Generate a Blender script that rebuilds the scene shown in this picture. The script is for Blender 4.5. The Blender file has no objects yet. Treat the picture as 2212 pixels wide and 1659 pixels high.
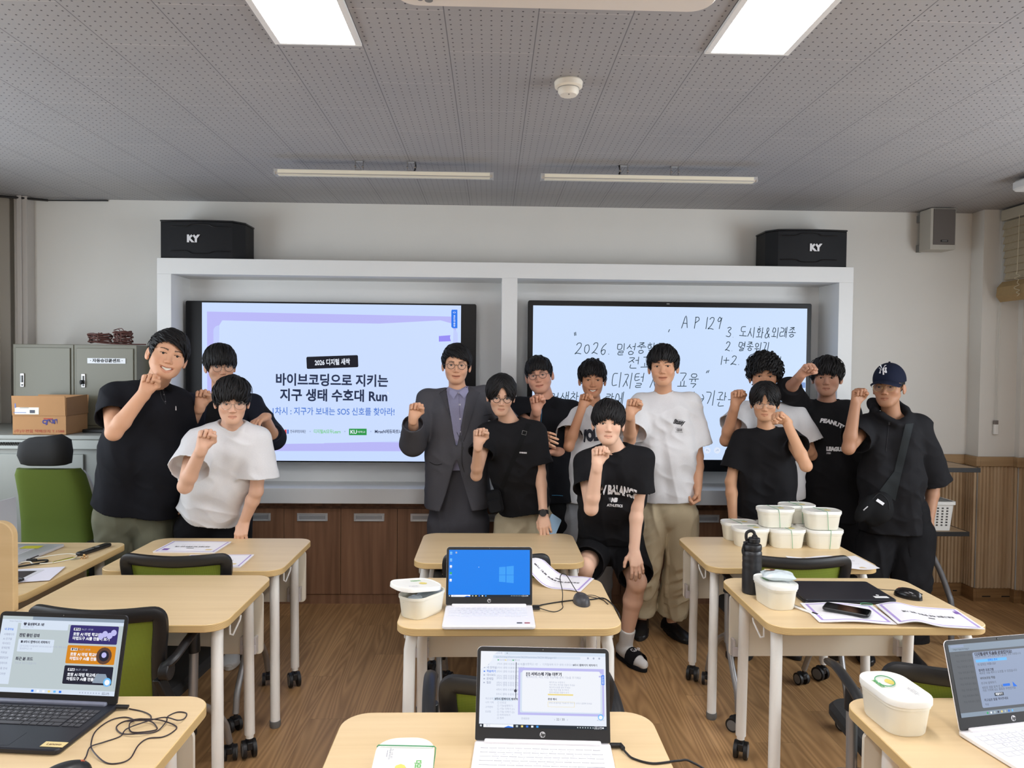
import bpy, bmesh, math, random
import numpy as np
from mathutils import Vector, Matrix, Euler
R = math.radians
PI = math.pi
scene = bpy.context.scene
COL = scene.collection
# ---------------------------------------------------------------- camera
cam_d = bpy.data.cameras.new('camera'); cam = bpy.data.objects.new('camera', cam_d); COL.objects.link(cam)
F_PX, CX, CZ, YAW, PITCH, ROLL = 1567.14, 0.4612, 1.6372, 0.0281, -0.0269, 0.0097
def _cam_rows():
    c, s = math.cos(YAW), math.sin(YAW); A = np.array([[c, -s, 0], [s, c, 0], [0, 0, 1.]])
    c, s = math.cos(PITCH), math.sin(PITCH); B = np.array([[1, 0, 0], [0, c, s], [0, -s, c]])
    c, s = math.cos(ROLL), math.sin(ROLL); D = np.array([[c, 0, s], [0, 1, 0], [-s, 0, c]])
    return D @ B @ A
CM = _cam_rows()            # rows: right, forward, up
cam_d.sensor_width = 36.0; cam_d.lens = F_PX * 36.0 / 2212; cam_d.clip_start = 0.05
cam.matrix_world = Matrix(((CM[0][0], CM[2][0], -CM[1][0], CX), (CM[0][1], CM[2][1], -CM[1][1], 0), (CM[0][2], CM[2][2], -CM[1][2], CZ), (0, 0, 0, 1)))
scene.camera = cam
def at(px, py, Y=None, Z=None):
    """world point on the sight line of a photo pixel, at a known depth Y or height Z"""
    d = CM.T @ np.array([(px - 1106) / F_PX, 1.0, -(py - 829.5) / F_PX])
    t = Y / d[1] if Y is not None else (Z - CZ) / d[2]
    return np.array([CX, 0, CZ]) + t * d
# ---------------------------------------------------------------- colour management, world
vs = scene.view_settings
vs.view_transform = 'Standard'; vs.look = 'None'; vs.gamma = 1.0; vs.use_curve_mapping = False
vs.exposure = 0.0
scene.cycles.use_denoising = True
scene.cycles.max_bounces = 7; scene.cycles.diffuse_bounces = 4; scene.cycles.glossy_bounces = 3
scene.cycles.transmission_bounces = 4; scene.cycles.transparent_max_bounces = 6
scene.cycles.sample_clamp_indirect = 6.0
world = bpy.data.worlds.new('world'); scene.world = world; world.use_nodes = True
world.node_tree.nodes['Background'].inputs[0].default_value = (0.75, 0.86, 1.0, 1)
world.node_tree.nodes['Background'].inputs[1].default_value = 1.0
ROOM_X0, ROOM_X1, ROOM_Y0, ROOM_Y1, ROOM_H = -2.95, 4.30, -3.4, 5.131, 2.75
def area(name, loc, sx, sy, power, color, rot=(0, 0, 0), spread=180):
    l = bpy.data.lights.new(name, 'AREA'); l.shape = 'RECTANGLE'; l.size = sx; l.size_y = sy; l.energy = power; l.color = color
    l.spread = R(spread)
    o = bpy.data.objects.new(name, l); COL.objects.link(o); o.location = loc; o.rotation_euler = rot
    return o
# daylight coming in through the windows along both long walls (behind the photographer's half of the room)
area('window_daylight', (4.12, 1.6, 1.65), 1.1, 3.6, 105, (0.86, 0.93, 1.0), (0, R(90), 0))
area('window_daylight', (-2.9, 2.6, 1.6), 1.2, 3.0, 60, (0.80, 0.90, 1.0), (0, R(-90), 0))
PANEL_STRENGTH = 24.0

# ---------------------------------------------------------------- materials
_mats = {}
def nd(nt, kind, **kw):
    n = nt.nodes.new(kind)
    for k, v in kw.items():
        if isinstance(k, str) and hasattr(n, k): setattr(n, k, v)
    return n
def srgb(r, g=None, b=None):
    if g is None: r, g, b = r
    f = lambda c: ((c / 255 + 0.055) / 1.055) ** 2.4 if c / 255 > 0.04045 else c / 255 / 12.92
    return (f(r), f(g), f(b))
def mat(name, rgb, rough=0.5, metal=0.0, spec=0.5, noise=0.0, nscale=40, bump=0.0, bscale=200, alpha=1.0, trans=0.0, emit=0.0, coat=0.0, sheen=0.0):
    """rgb in sRGB 0-255"""
    if name in _mats: return _mats[name]
    m = bpy.data.materials.new(name); m.use_nodes = True; nt = m.node_tree; b = nt.nodes['Principled BSDF']
    c = srgb(rgb); b.inputs['Base Color'].default_value = (*c, 1)
    b.inputs['Roughness'].default_value = rough; b.inputs['Metallic'].default_value = metal
    b.inputs['Specular IOR Level'].default_value = spec
    b.inputs['Alpha'].default_value = alpha; b.inputs['Transmission Weight'].default_value = trans
    b.inputs['Coat Weight'].default_value = coat; b.inputs['Sheen Weight'].default_value = sheen
    if emit:
        b.inputs['Emission Color'].default_value = (*c, 1); b.inputs['Emission Strength'].default_value = emit
    tc = None
    if noise or bump:
        tc = nd(nt, 'ShaderNodeTexCoord')
    if noise:
        n = nd(nt, 'ShaderNodeTexNoise'); n.inputs['Scale'].default_value = nscale; n.inputs['Detail'].default_value = 4
        nt.links.new(tc.outputs['Object'], n.inputs['Vector'])
        mx = nd(nt, 'ShaderNodeMix', data_type='RGBA'); mx.inputs[6].default_value = (*[x * (1 - noise) for x in c], 1); mx.inputs[7].default_value = (*[min(1, x * (1 + noise)) for x in c], 1)
        nt.links.new(n.outputs['Fac'], mx.inputs[0]); nt.links.new(mx.outputs[2], b.inputs['Base Color'])
    if bump:
        n = nd(nt, 'ShaderNodeTexNoise'); n.inputs['Scale'].default_value = bscale; n.inputs['Detail'].default_value = 3
        nt.links.new(tc.outputs['Object'], n.inputs['Vector'])
        bp = nd(nt, 'ShaderNodeBump'); bp.inputs['Strength'].default_value = bump; bp.inputs['Distance'].default_value = 0.002
        nt.links.new(n.outputs['Fac'], bp.inputs['Height']); nt.links.new(bp.outputs['Normal'], b.inputs['Normal'])
    _mats[name] = m
    return m
def glow(name, rgb, strength=1.0):
    """something that gives off its own light (screens, lamps)"""
    if name in _mats: return _mats[name]
    m = bpy.data.materials.new(name); m.use_nodes = True; nt = m.node_tree; b = nt.nodes['Principled BSDF']
    b.inputs['Base Color'].default_value = (0.01, 0.01, 0.01, 1); b.inputs['Roughness'].default_value = 0.35
    b.inputs['Specular IOR Level'].default_value = 0.15
    b.inputs['Emission Color'].default_value = (*srgb(rgb), 1); b.inputs['Emission Strength'].default_value = strength
    _mats[name] = m
    return m
def math_node(nt, op, a=None, b=None, c=None):
    n = nd(nt, 'ShaderNodeMath'); n.operation = op
    for i, v in enumerate((a, b, c)):
        if v is None: continue
        if isinstance(v, (int, float)): n.inputs[i].default_value = v
        else: nt.links.new(v, n.inputs[i])
    return n.outputs[0]
def ramp(nt, fac, stops):
    n = nd(nt, 'ShaderNodeValToRGB'); cr = n.color_ramp
    while len(cr.elements) < len(stops): cr.elements.new(0.5)
    for e, (p, c) in zip(cr.elements, stops): e.position = p; e.color = (*c, 1)
    nt.links.new(fac, n.inputs[0]); return n.outputs[0]
def wood(name, base, dark, scale=(1.2, 14, 14), rough=0.45, contrast=1.0, rings=False, bump=0.0, planks=None, spec=0.4):
    """procedural wood grain; grain runs along the axis with the smallest scale"""
    if name in _mats: return _mats[name]
    m = bpy.data.materials.new(name); m.use_nodes = True; nt = m.node_tree; b = nt.nodes['Principled BSDF']
    tc = nd(nt, 'ShaderNodeTexCoord'); mp = nd(nt, 'ShaderNodeMapping'); mp.inputs['Scale'].default_value = scale
    vec = tc.outputs['Object']
    if planks:
        w, l = planks
        sep = nd(nt, 'ShaderNodeSeparateXYZ'); nt.links.new(vec, sep.inputs[0])
        col = math_node(nt, 'FLOOR', math_node(nt, 'DIVIDE', sep.outputs[0], w))
        off = math_node(nt, 'MULTIPLY', math_node(nt, 'FRACT', math_node(nt, 'MULTIPLY', col, 0.381)), l)
        yy = math_node(nt, 'DIVIDE', math_node(nt, 'ADD', sep.outputs[1], off), l)
        row = math_node(nt, 'FLOOR', yy)
        rnd = nd(nt, 'ShaderNodeTexWhiteNoise', noise_dimensions='2D'); cmb = nd(nt, 'ShaderNodeCombineXYZ')
        nt.links.new(col, cmb.inputs[0]); nt.links.new(row, cmb.inputs[1]); nt.links.new(cmb.outputs[0], rnd.inputs['Vector'])
        add = nd(nt, 'ShaderNodeVectorMath', operation='MULTIPLY_ADD'); nt.links.new(rnd.outputs['Color'], add.inputs[0]); add.inputs[1].default_value = (7, 7, 7); nt.links.new(vec, add.inputs[2])
        nt.links.new(add.outputs[0], mp.inputs['Vector'])
    else:
        nt.links.new(vec, mp.inputs['Vector'])
    n1 = nd(nt, 'ShaderNodeTexNoise'); n1.inputs['Scale'].default_value = 1.0; n1.inputs['Detail'].default_value = 6; n1.inputs['Distortion'].default_value = 0.4
    nt.links.new(mp.outputs[0], n1.inputs['Vector'])
    fac = n1.outputs['Fac']
    if rings:
        n2 = nd(nt, 'ShaderNodeTexNoise'); n2.inputs['Scale'].default_value = 0.55; n2.inputs['Detail'].default_value = 1.0
        nt.links.new(mp.outputs[0], n2.inputs['Vector'])
        rg = math_node(nt, 'FRACT', math_node(nt, 'MULTIPLY', n2.outputs['Fac'], 16.0))
        rg = math_node(nt, 'ABSOLUTE', math_node(nt, 'SUBTRACT', rg, 0.5))
        fac = math_node(nt, 'ADD', math_node(nt, 'MULTIPLY', fac, 0.6), math_node(nt, 'MULTIPLY', rg, 0.8))
    c0, c1 = srgb(dark), srgb(base)
    colr = ramp(nt, fac, [(0.5 - 0.2 / contrast, c0), (0.5 + 0.2 / contrast, c1)])
    if planks:
        fx = math_node(nt, 'FRACT', math_node(nt, 'DIVIDE', sep.outputs[0], w)); fy = math_node(nt, 'FRACT', yy)
        ex = math_node(nt, 'LESS_THAN', math_node(nt, 'MULTIPLY', fx, w), 0.0015); ey = math_node(nt, 'LESS_THAN', math_node(nt, 'MULTIPLY', fy, l), 0.002)
        e = math_node(nt, 'MAXIMUM', ex, ey)
        tint = math_node(nt, 'MULTIPLY_ADD', rnd.outputs['Value'], 0.22, 0.89)
        vm = nd(nt, 'ShaderNodeVectorMath', operation='SCALE'); nt.links.new(colr, vm.inputs[0]); nt.links.new(tint, vm.inputs[3])
        mx = nd(nt, 'ShaderNodeMix', data_type='RGBA'); nt.links.new(math_node(nt, 'MULTIPLY', e, 0.6), mx.inputs[0]); nt.links.new(vm.outputs[0], mx.inputs[6]); mx.inputs[7].default_value = (*[x * 0.35 for x in c0], 1)
        colr = mx.outputs[2]
    nt.links.new(colr, b.inputs['Base Color'])
    b.inputs['Roughness'].default_value = rough; b.inputs['Specular IOR Level'].default_value = spec
    if bump:
        bp = nd(nt, 'ShaderNodeBump'); bp.inputs['Strength'].default_value = bump; bp.inputs['Distance'].default_value = 0.001
        nt.links.new(fac, bp.inputs['Height']); nt.links.new(bp.outputs['Normal'], b.inputs['Normal'])
    _mats[name] = m
    return m

# ---------------------------------------------------------------- mesh builder
def rrect(w, h, r, n=6):
    """rounded rectangle outline, centred; r may be 4 radii (+x+y, -x+y, -x-y, +x-y)"""
    rs = (r,) * 4 if isinstance(r, (int, float)) else r
    P = []
    for (sx, sy, a0), rr in zip(((1, 1, 0), (-1, 1, 90), (-1, -1, 180), (1, -1, 270)), rs):
        cx, cy = sx * (w / 2 - rr), sy * (h / 2 - rr)
        for i in range(n + 1):
            a = R(a0 + 90 * i / n); P.append((cx + rr * math.cos(a), cy + rr * math.sin(a)))
    return P
def frame_of(d, up=(0, 0, 1)):
    d = Vector(d).normalized(); u = Vector(up)
    if abs(d.dot(u)) > 0.98: u = Vector((0, 1, 0))
    x = d.cross(u).normalized(); y = x.cross(d).normalized()
    return x, y, d
class MB:
    def __init__(s): s.v = []; s.f = []; s.m = []; s.T = Matrix()
    def add(s, vs, fs, mi=0):
        k = len(s.v); T = s.T
        s.v += [tuple(T @ Vector(v)) for v in vs]; s.f += [tuple(i + k for i in f) for f in fs]; s.m += [mi] * len(fs); return s
    def box(s, c, d, mi=0, rz=0, rot=None):
        x, y, z = d[0] / 2, d[1] / 2, d[2] / 2
        M = Matrix.Rotation(rz, 3, 'Z') if rot is None else Euler(rot).to_matrix()
        vs = [Vector(c) + M @ Vector(p) for p in ((-x, -y, -z), (x, -y, -z), (x, y, -z), (-x, y, -z), (-x, -y, z), (x, -y, z), (x, y, z), (-x, y, z))]
        return s.add(vs, [(0, 3, 2, 1), (4, 5, 6, 7), (0, 1, 5, 4), (1, 2, 6, 5), (2, 3, 7, 6), (3, 0, 4, 7)], mi)
    def bx(s, x0, x1, y0, y1, z0, z1, mi=0):
        return s.box(((x0 + x1) / 2, (y0 + y1) / 2, (z0 + z1) / 2), (x1 - x0, y1 - y0, z1 - z0), mi)
    def loft(s, rings, mi=0, cap=True, closed=True, capmi=None):
        """rings: list of equal-length lists of 3d points"""
        n = len(rings[0]); vs = [p for r in rings for p in r]; fs = []
        for i in range(len(rings) - 1):
            for j in range(n if closed else n - 1):
                a, b = i * n + j, i * n + (j + 1) % n
                fs.append((a, b, b + n, a + n))
        s.add(vs, fs, mi)
        if cap:
            k = len(s.v) - len(vs); cm = mi if capmi is None else capmi
            s.f.append(tuple(k + j for j in reversed(range(n)))); s.f.append(tuple(k + (len(rings) - 1) * n + j for j in range(n))); s.m += [cm, cm]
        return s
    def prism(s, outline, z0, z1, mi=0, capmi=None, ch=0.0):
        """outline in xy, extruded along z, with a small chamfer ch"""
        O = [Vector((p[0], p[1])) for p in outline]; c = sum(O, Vector((0, 0))) / len(O)
        def ins(d, z):
            if d == 0: return [(p.x, p.y, z) for p in O]
            out = []
            n = len(O)
            for i, p in enumerate(O):
                a = O[i - 1]; b = O[(i + 1) % n]; t = (b - a)
                if t.length < 1e-9: out.append((p.x, p.y, z)); continue
                nn = Vector((t.y, -t.x)).normalized(); q = p - nn * d; out.append((q.x, q.y, z))
            return out
        sgn = sum(O[i - 1].x * O[i].y - O[i].x * O[i - 1].y for i in range(len(O)))
        if sgn < 0: O = O[::-1]
        if ch > 0: rings = [ins(ch, z0), ins(0, z0 + ch), ins(0, z1 - ch), ins(ch, z1)]
        else: rings = [ins(0, z0), ins(0, z1)]
        return s.loft(rings, mi, capmi=capmi)
    def cyl(s, a, b, r0, r1=None, n=16, mi=0, cap=True, capmi=None):
        r1 = r0 if r1 is None else r1; a = Vector(a); b = Vector(b); x, y, d = frame_of(b - a)
        ring = lambda c, r: [c + x * r * math.cos(2 * PI * i / n) + y * r * math.sin(2 * PI * i / n) for i in range(n)][::-1]
        return s.loft([ring(a, r0), ring(b, r1)][::1], mi, cap, capmi=capmi)
    def tube(s, pts, r, n=8, mi=0, cap=True, flat=1.0, up=(0, 0, 1)):
        P = [Vector(p) for p in pts]; rings = []; px = None
        for i, p in enumerate(P):
            d = (P[min(i + 1, len(P) - 1)] - P[max(i - 1, 0)])
            if d.length < 1e-9: d = Vector((0, 0, 1))
            d.normalize()
            if px is None: x, y, _ = frame_of(d, up)
            else:
                x = (px - d * px.dot(d)).normalized(); y = x.cross(d).normalized()
            px = x; rr = r[i] if isinstance(r, (list, tuple)) else r
            rings.append([p + x * rr * math.cos(2 * PI * k / n) + y * rr * flat * math.sin(2 * PI * k / n) for k in range(n)][::-1])
        return s.loft(rings, mi, cap)
    def lathe(s, prof, c=(0, 0, 0), n=24, mi=0, cap=True, sx=1, sy=1):
        rings = [[(c[0] + sx * r * math.cos(2 * PI * i / n), c[1] + sy * r * math.sin(2 * PI * i / n), c[2] + z) for i in range(n)] for r, z in prof]
        return s.loft(rings, mi, cap)
    def ball(s, c, r, n=12, mi=0, M=None):
        rx, ry, rz = (r,) * 3 if isinstance(r, (int, float)) else r
        rings = []
        for i in range(1, n):
            a = PI * i / n; rings.append([Vector((rx * math.sin(a) * math.cos(2 * PI * k / (2 * n)), ry * math.sin(a) * math.sin(2 * PI * k / (2 * n)), -rz * math.cos(a))) for k in range(2 * n)])
        M = M or Matrix.Identity(3)
        rings = [[Vector(c) + M @ p for p in r_] for r_ in rings]
        return s.loft(rings, mi)
    def torus(s, c, R_, r, axis=(0, 0, 1), n=28, m=8, mi=0, sx=1.0, sy=1.0, up=(0, 0, 1)):
        x, y, d = frame_of(axis, up); c = Vector(c)
        rings = []
        for i in range(n + 1):
            a = 2 * PI * i / n; rad = x * sx * math.cos(a) + y * sy * math.sin(a); ctr = c + rad * R_; rd = rad.normalized()
            rings.append([ctr + rd * r * math.cos(2 * PI * k / m) + d * r * math.sin(2 * PI * k / m) for k in range(m)])
        return s.loft(rings, mi, cap=False)
    def quad(s, a, b, c, d, mi=0): return s.add([a, b, c, d], [(0, 1, 2, 3)], mi)
    def poly(s, pts, mi=0): return s.add(pts, [tuple(range(len(pts)))], mi)
    def text(s, body, size, T, mi=0, bold=0.0, align='CENTER', space=1.0, ext=0.0, width=None, shear=0.0):
        """flat lettering, laid by matrix T (text plane = local xy)"""
        vs, fs = text_geo(body, size, bold, align, space, ext, shear)
        if width:
            xs = [v.x for v in vs]; w = max(xs) - min(xs)
            if w > 0: T = T @ Matrix.Diagonal((width / w, 1, 1, 1))
        return s.add([T @ v for v in vs], fs, mi)
    def build(s, name, mats, parent=None, smooth=35, bevel=0.0, loc=None, solid=None, subsurf=0):
        me = bpy.data.meshes.new(name); me.from_pydata([tuple(v) for v in s.v], [], s.f)
        if not isinstance(mats, (list, tuple)): mats = [mats]
        for m in mats: me.materials.append(m)
        if len(mats) > 1: me.polygons.foreach_set('material_index', s.m)
        me.update()
        bm = bmesh.new(); bm.from_mesh(me); bmesh.ops.recalc_face_normals(bm, faces=bm.faces) if solid is None else None; bm.to_mesh(me); bm.free()
        if smooth:
            me.polygons.foreach_set('use_smooth', [True] * len(me.polygons)); 
            me.set_sharp_from_angle(angle=R(smooth))
        o = bpy.data.objects.new(name, me); COL.objects.link(o)
        if parent: o.parent = parent
        if loc is not None: o.location = loc
        if bevel:
            b = o.modifiers.new('b', 'BEVEL'); b.width = bevel; b.segments = 2; b.limit_method = 'ANGLE'; b.angle_limit = R(50); b.harden_normals = False
        return o
_tc = {}
def text_geo(body, size, bold, align, space, ext, shear=0.0):
    key = (body, size, bold, align, space, ext, shear)
    if key in _tc: return _tc[key]
    c = bpy.data.curves.new('t', 'FONT'); c.body = body; c.size = size; c.offset = bold; c.align_x = align; c.align_y = 'CENTER'; c.space_character = space; c.extrude = ext; c.resolution_u = 3; c.shear = shear
    o = bpy.data.objects.new('t', c); me = bpy.data.meshes.new_from_object(o)
    vs = [v.co.copy() for v in me.vertices]; fs = [tuple(p.vertices) for p in me.polygons]
    bpy.data.objects.remove(o); bpy.data.curves.remove(c); bpy.data.meshes.remove(me)
    _tc[key] = (vs, fs); return vs, fs
def TM(loc, rot=(0, 0, 0), s=1.0):
    return Matrix.Translation(loc) @ Euler(rot).to_matrix().to_4x4() @ Matrix.Scale(s, 4)
# facing the camera side (-Y): text plane stood upright
UP = (R(90), 0, 0)
def thing(name, label, cat, loc=(0, 0, 0), rz=0, group=None):
    o = bpy.data.objects.new(name, None); COL.objects.link(o); o.location = loc; o.rotation_euler = (0, 0, rz); o.empty_display_size = 0.05
    o['label'] = label; o['category'] = cat
    if group: o['group'] = group
    return o
def tag(o, label, cat, group=None):
    o['label'] = label; o['category'] = cat
    if group: o['group'] = group
    return o
def struct(o): o['kind'] = 'structure'; return o
def children(o): return [c for c in bpy.data.objects if c.parent == o]
def dup(root, loc, rz, label, group=None):
    def cp(o, par):
        c = o.copy(); COL.objects.link(c)
        if par is not None: c.parent = par
        for ch in list(o.children): cp(ch, c)
        return c
    r = cp(root, None); r.location = loc; r.rotation_euler = (0, 0, rz); r['label'] = label
    if group: r['group'] = group
    return r
def spline(pts, k=6):
    P = [Vector(p) for p in pts]; out = []
    Q = [P[0] * 2 - P[1]] + P + [P[-1] * 2 - P[-2]]
    for i in range(1, len(Q) - 2):
        a, b, c, d = Q[i - 1:i + 3]
        for j in range(k):
            t = j / k
            out.append(0.5 * ((2 * b) + (c - a) * t + (2 * a - 5 * b + 4 * c - d) * t * t + (3 * b - a - 3 * c + d) * t ** 3))
    out.append(P[-1]); return out
# ================================================================ THE ROOM
def ceiling_mat():
    m = bpy.data.materials.new('perforated ceiling board'); m.use_nodes = True; nt = m.node_tree; b = nt.nodes['Principled BSDF']
    tc = nd(nt, 'ShaderNodeTexCoord'); sep = nd(nt, 'ShaderNodeSeparateXYZ'); nt.links.new(tc.outputs['Object'], sep.inputs[0])
    X, Y = sep.outputs[0], sep.outputs[1]; p = 0.3 / 9
    fx = math_node(nt, 'SUBTRACT', math_node(nt, 'FRACT', math_node(nt, 'DIVIDE', X, p)), 0.5)
    fy = math_node(nt, 'SUBTRACT', math_node(nt, 'FRACT', math_node(nt, 'DIVIDE', Y, p)), 0.5)
    d = math_node(nt, 'SQRT', math_node(nt, 'ADD', math_node(nt, 'MULTIPLY', fx, fx), math_node(nt, 'MULTIPLY', fy, fy)))
    hole = math_node(nt, 'LESS_THAN', d, 0.098)
    sx = math_node(nt, 'ABSOLUTE', math_node(nt, 'SUBTRACT', math_node(nt, 'FRACT', math_node(nt, 'ADD', math_node(nt, 'DIVIDE', X, 0.3), 0.5)), 0.5))
    colid = math_node(nt, 'FLOOR', math_node(nt, 'DIVIDE', X, 0.3))
    par = math_node(nt, 'MULTIPLY', math_node(nt, 'FRACT', math_node(nt, 'MULTIPLY', colid, 0.5)), 0.6)
    sy = math_node(nt, 'ABSOLUTE', math_node(nt, 'SUBTRACT', math_node(nt, 'FRACT', math_node(nt, 'ADD', math_node(nt, 'DIVIDE', math_node(nt, 'ADD', Y, par), 0.6), 0.13)), 0.5))
    seam = math_node(nt, 'LESS_THAN', sx, 0.0055); cross = math_node(nt, 'GREATER_THAN', sy, 0.4975)
    n = nd(nt, 'ShaderNodeTexNoise'); n.inputs['Scale'].default_value = 1.3; nt.links.new(tc.outputs['Object'], n.inputs['Vector'])
    base = ramp(nt, n.outputs['Fac'], [(0.3, srgb(156, 155, 157)), (0.7, srgb(164, 162, 162))])
    def mixc(f, a, c, k):
        mx = nd(nt, 'ShaderNodeMix', data_type='RGBA'); nt.links.new(math_node(nt, 'MULTIPLY', f, k), mx.inputs[0]); nt.links.new(a, mx.inputs[6]); mx.inputs[7].default_value = (*c, 1); return mx.outputs[2]
    c = mixc(cross, base, srgb(215, 210, 205), 0.5); c = mixc(seam, c, srgb(80, 80, 84), 0.75); c = mixc(hole, c, srgb(38, 36, 36), 0.9)
    nt.links.new(c, b.inputs['Base Color']); b.inputs['Roughness'].default_value = 0.55; b.inputs['Specular IOR Level'].default_value = 0.3
    n2 = nd(nt, 'ShaderNodeTexNoise'); n2.inputs['Scale'].default_value = 5; nt.links.new(tc.outputs['Object'], n2.inputs['Vector'])
    bp = nd(nt, 'ShaderNodeBump'); bp.inputs['Strength'].default_value = 0.25; bp.inputs['Distance'].default_value = 0.02; nt.links.new(n2.outputs['Fac'], bp.inputs['Height']); nt.links.new(bp.outputs['Normal'], b.inputs['Normal'])
    return m
M_wall = mat('white wall paint', (221, 219, 213), 0.6, noise=0.035, nscale=3, bump=0.15, bscale=60)
M_white = mat('white lacquer', (226, 227, 226), 0.42, noise=0.01, nscale=5)
M_floor = wood('vinyl wood floor', (188, 148, 102), (146, 110, 72), scale=(15, .8, 1), rough=0.42, rings=True, planks=(0.18, 1.2), bump=0.06, spec=0.45, contrast=0.75)
M_base = wood('brown baseboard', (146, 112, 74), (112, 82, 50), scale=(2, 2, 40), rough=0.45)
M_rail = wood('wood rail', (176, 148, 112), (150, 122, 88), scale=(2, 2, 40), rough=0.5)
M_dark = mat('black plastic', (24, 24, 26), 0.42, noise=0.05, nscale=30)
M_black = mat('matte black', (14, 14, 16), 0.5)
M_grey = mat('grey plastic', (120, 120, 118), 0.5)
M_chrome = mat('brushed silver', (190, 190, 192), 0.28, 1.0)
M_silver = mat('silver paint', (165, 166, 168), 0.35, 0.6)

fl = MB(); fl.bx(ROOM_X0 - .1, ROOM_X1 + .4, ROOM_Y0 - .1, ROOM_Y1 + .1, -0.1, 0)
struct(fl.build('floor', M_floor))
ce = MB(); ce.bx(ROOM_X0 - .1, ROOM_X1 + .4, ROOM_Y0 - .1, ROOM_Y1 + .1, ROOM_H, ROOM_H + .1)
struct(ce.build('ceiling', ceiling_mat()))
w = MB(); w.bx(ROOM_X0 - .1, ROOM_X1 + .4, ROOM_Y1, ROOM_Y1 + .1, 0, ROOM_H)
struct(w.build('wall_front', M_wall))
w = MB(); w.bx(ROOM_X0 - .1, ROOM_X0, ROOM_Y0, ROOM_Y1, 0, ROOM_H); struct(w.build('wall_left', M_wall))
w = MB(); w.bx(ROOM_X0, ROOM_X1, ROOM_Y0 - .1, ROOM_Y0, 0, ROOM_H); struct(w.build('wall_back', M_wall))
# the right wall steps in twice where it meets the front wall
w = MB(); w.bx(4.20, 4.4, ROOM_Y0, ROOM_Y1, 0, ROOM_H); w.bx(3.89, 4.21, 5.0, ROOM_Y1 + .01, 0, ROOM_H); w.bx(4.15, 4.21, 4.955, 5.01, 0, ROOM_H)
struct(w.build('wall_right', M_wall))
# ribbed wainscot following the same steps
def ribs(mb, a, b, z0, z1, pitch=0.026, depth=0.011, t=0.006):
    a = Vector(a); b = Vector(b); L = (b - a).length; d = (b - a) / L; nrm = Vector((d.y, -d.x)); n = max(1, round(L / pitch)); pr = []
    for i in range(n):
        for k, h in ((0, 0), (.18, 1), (.62, 1), (.8, 0)):
            q = a + d * (L * (i + k) / n) + nrm * (t + depth * h); pr.append((q.x, q.y))
    q = b + nrm * t; pr.append((q.x, q.y))
    lo = [(x, y, z0) for x, y in pr]; hi = [(x, y, z1) for x, y in pr]
    mb.loft([lo, hi], cap=False, closed=False)
PLAN = [(2.88, 5.131), (3.89, 5.131), (3.89, 5.0), (4.15, 5.0), (4.15, 4.955), (4.2, 4.955), (4.2, 4.78)]
M_rib = wood('ribbed wood panel', (196, 172, 140), (170, 142, 108), scale=(30, 30, 1.2), rough=0.6)
rb = MB()
for a, b in zip(PLAN, PLAN[1:]): ribs(rb, a, b, 0.09, 0.955)
struct(rb.build('trim_1', M_rib, smooth=0))
def skirt(name, z0, z1, t, m):
    mb = MB()
    for i, (a, b) in enumerate(zip(PLAN, PLAN[1:])):
        a = Vector(a); b = Vector(b); d = (b - a).normalized(); nrm = Vector((d.y, -d.x)); 
        e = t if i in (1, 3, 5) else 0.0
        a2 = a - d * (e if i in (2, 4) else 0); b2 = b + d * (t if i in (1, 3) else 0); a2 = a - d * (0 if i in (0, 2, 4) else 0)
        o = [a2, b2, b2 + nrm * t, a2 + nrm * t]; mb.prism([(p.x, p.y) for p in o], z0, z1)
    return struct(mb.build(name, m, bevel=0.003))
skirt('trim_2', 0.955, 1.022, 0.03, M_rail)
sk = skirt('baseboard_right', 0.0, 0.092, 0.022, M_base)
# low slots in the baseboard
mb = MB()
for x, y, dx, dy in ((3.42, 5.1085, .07, .001), (3.62, 5.1085, .07, .001), (3.82, 5.1085, .03, .001), (3.96, 4.9775, .06, .001), (4.1, 4.9775, .06, .001)): mb.box((x, y, 0.035), (dx, .002, .008))
struct(mb.build('trim_3', M_black, smooth=0))
# left corner: cable channel and boxed pipe running up the front wall
mb = MB(); mb.bx(-2.915, -2.845, 5.085, 5.131, 0, ROOM_H); struct(mb.build('trim_4', mat('grey channel', (176, 172, 164), 0.5), bevel=0.004))
mb = MB(); mb.cyl((-2.812, 5.115, 0), (-2.812, 5.115, ROOM_H), 0.009, n=12); struct(mb.build('trim_5', mat('dark pipe', (84, 80, 78), 0.5)))
mb = MB(); mb.bx(-2.79, -2.705, 5.045, 5.131, 0, ROOM_H); mb.bx(-2.765, -2.735, 5.03, 5.045, 0, ROOM_H); struct(mb.build('trim_6', mat('channel paint', (186, 180, 174), 0.5), bevel=0.004))
mb = MB(); mb.cyl((-2.93, 4.95, 2.73), (-2.6, 5.11, 2.735), 0.008, n=8); mb.cyl((-2.6, 5.11, 2.735), (-2.2, 5.122, 2.742), 0.005, n=8)
tag(mb.build('ceiling_cable', M_black), 'black cable tucked along the ceiling edge above the grey corner channel', 'cable')
# door frame at the right edge
mb = MB(); mb.bx(4.16, 4.20, 4.70, 4.78, 0, 1.0); mb.bx(4.16, 4.20, 3.85, 3.93, 0, 1.0); mb.bx(4.175, 4.199, 3.93, 4.70, 0.02, 1.0); mb.bx(4.155, 4.20, 3.85, 4.78, 1.0, 1.05)
struct(mb.build('door_1', wood('reddish brown door', (112, 66, 34), (84, 46, 22), scale=(3, 12, 1), rough=0.4), bevel=0.003))

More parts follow.
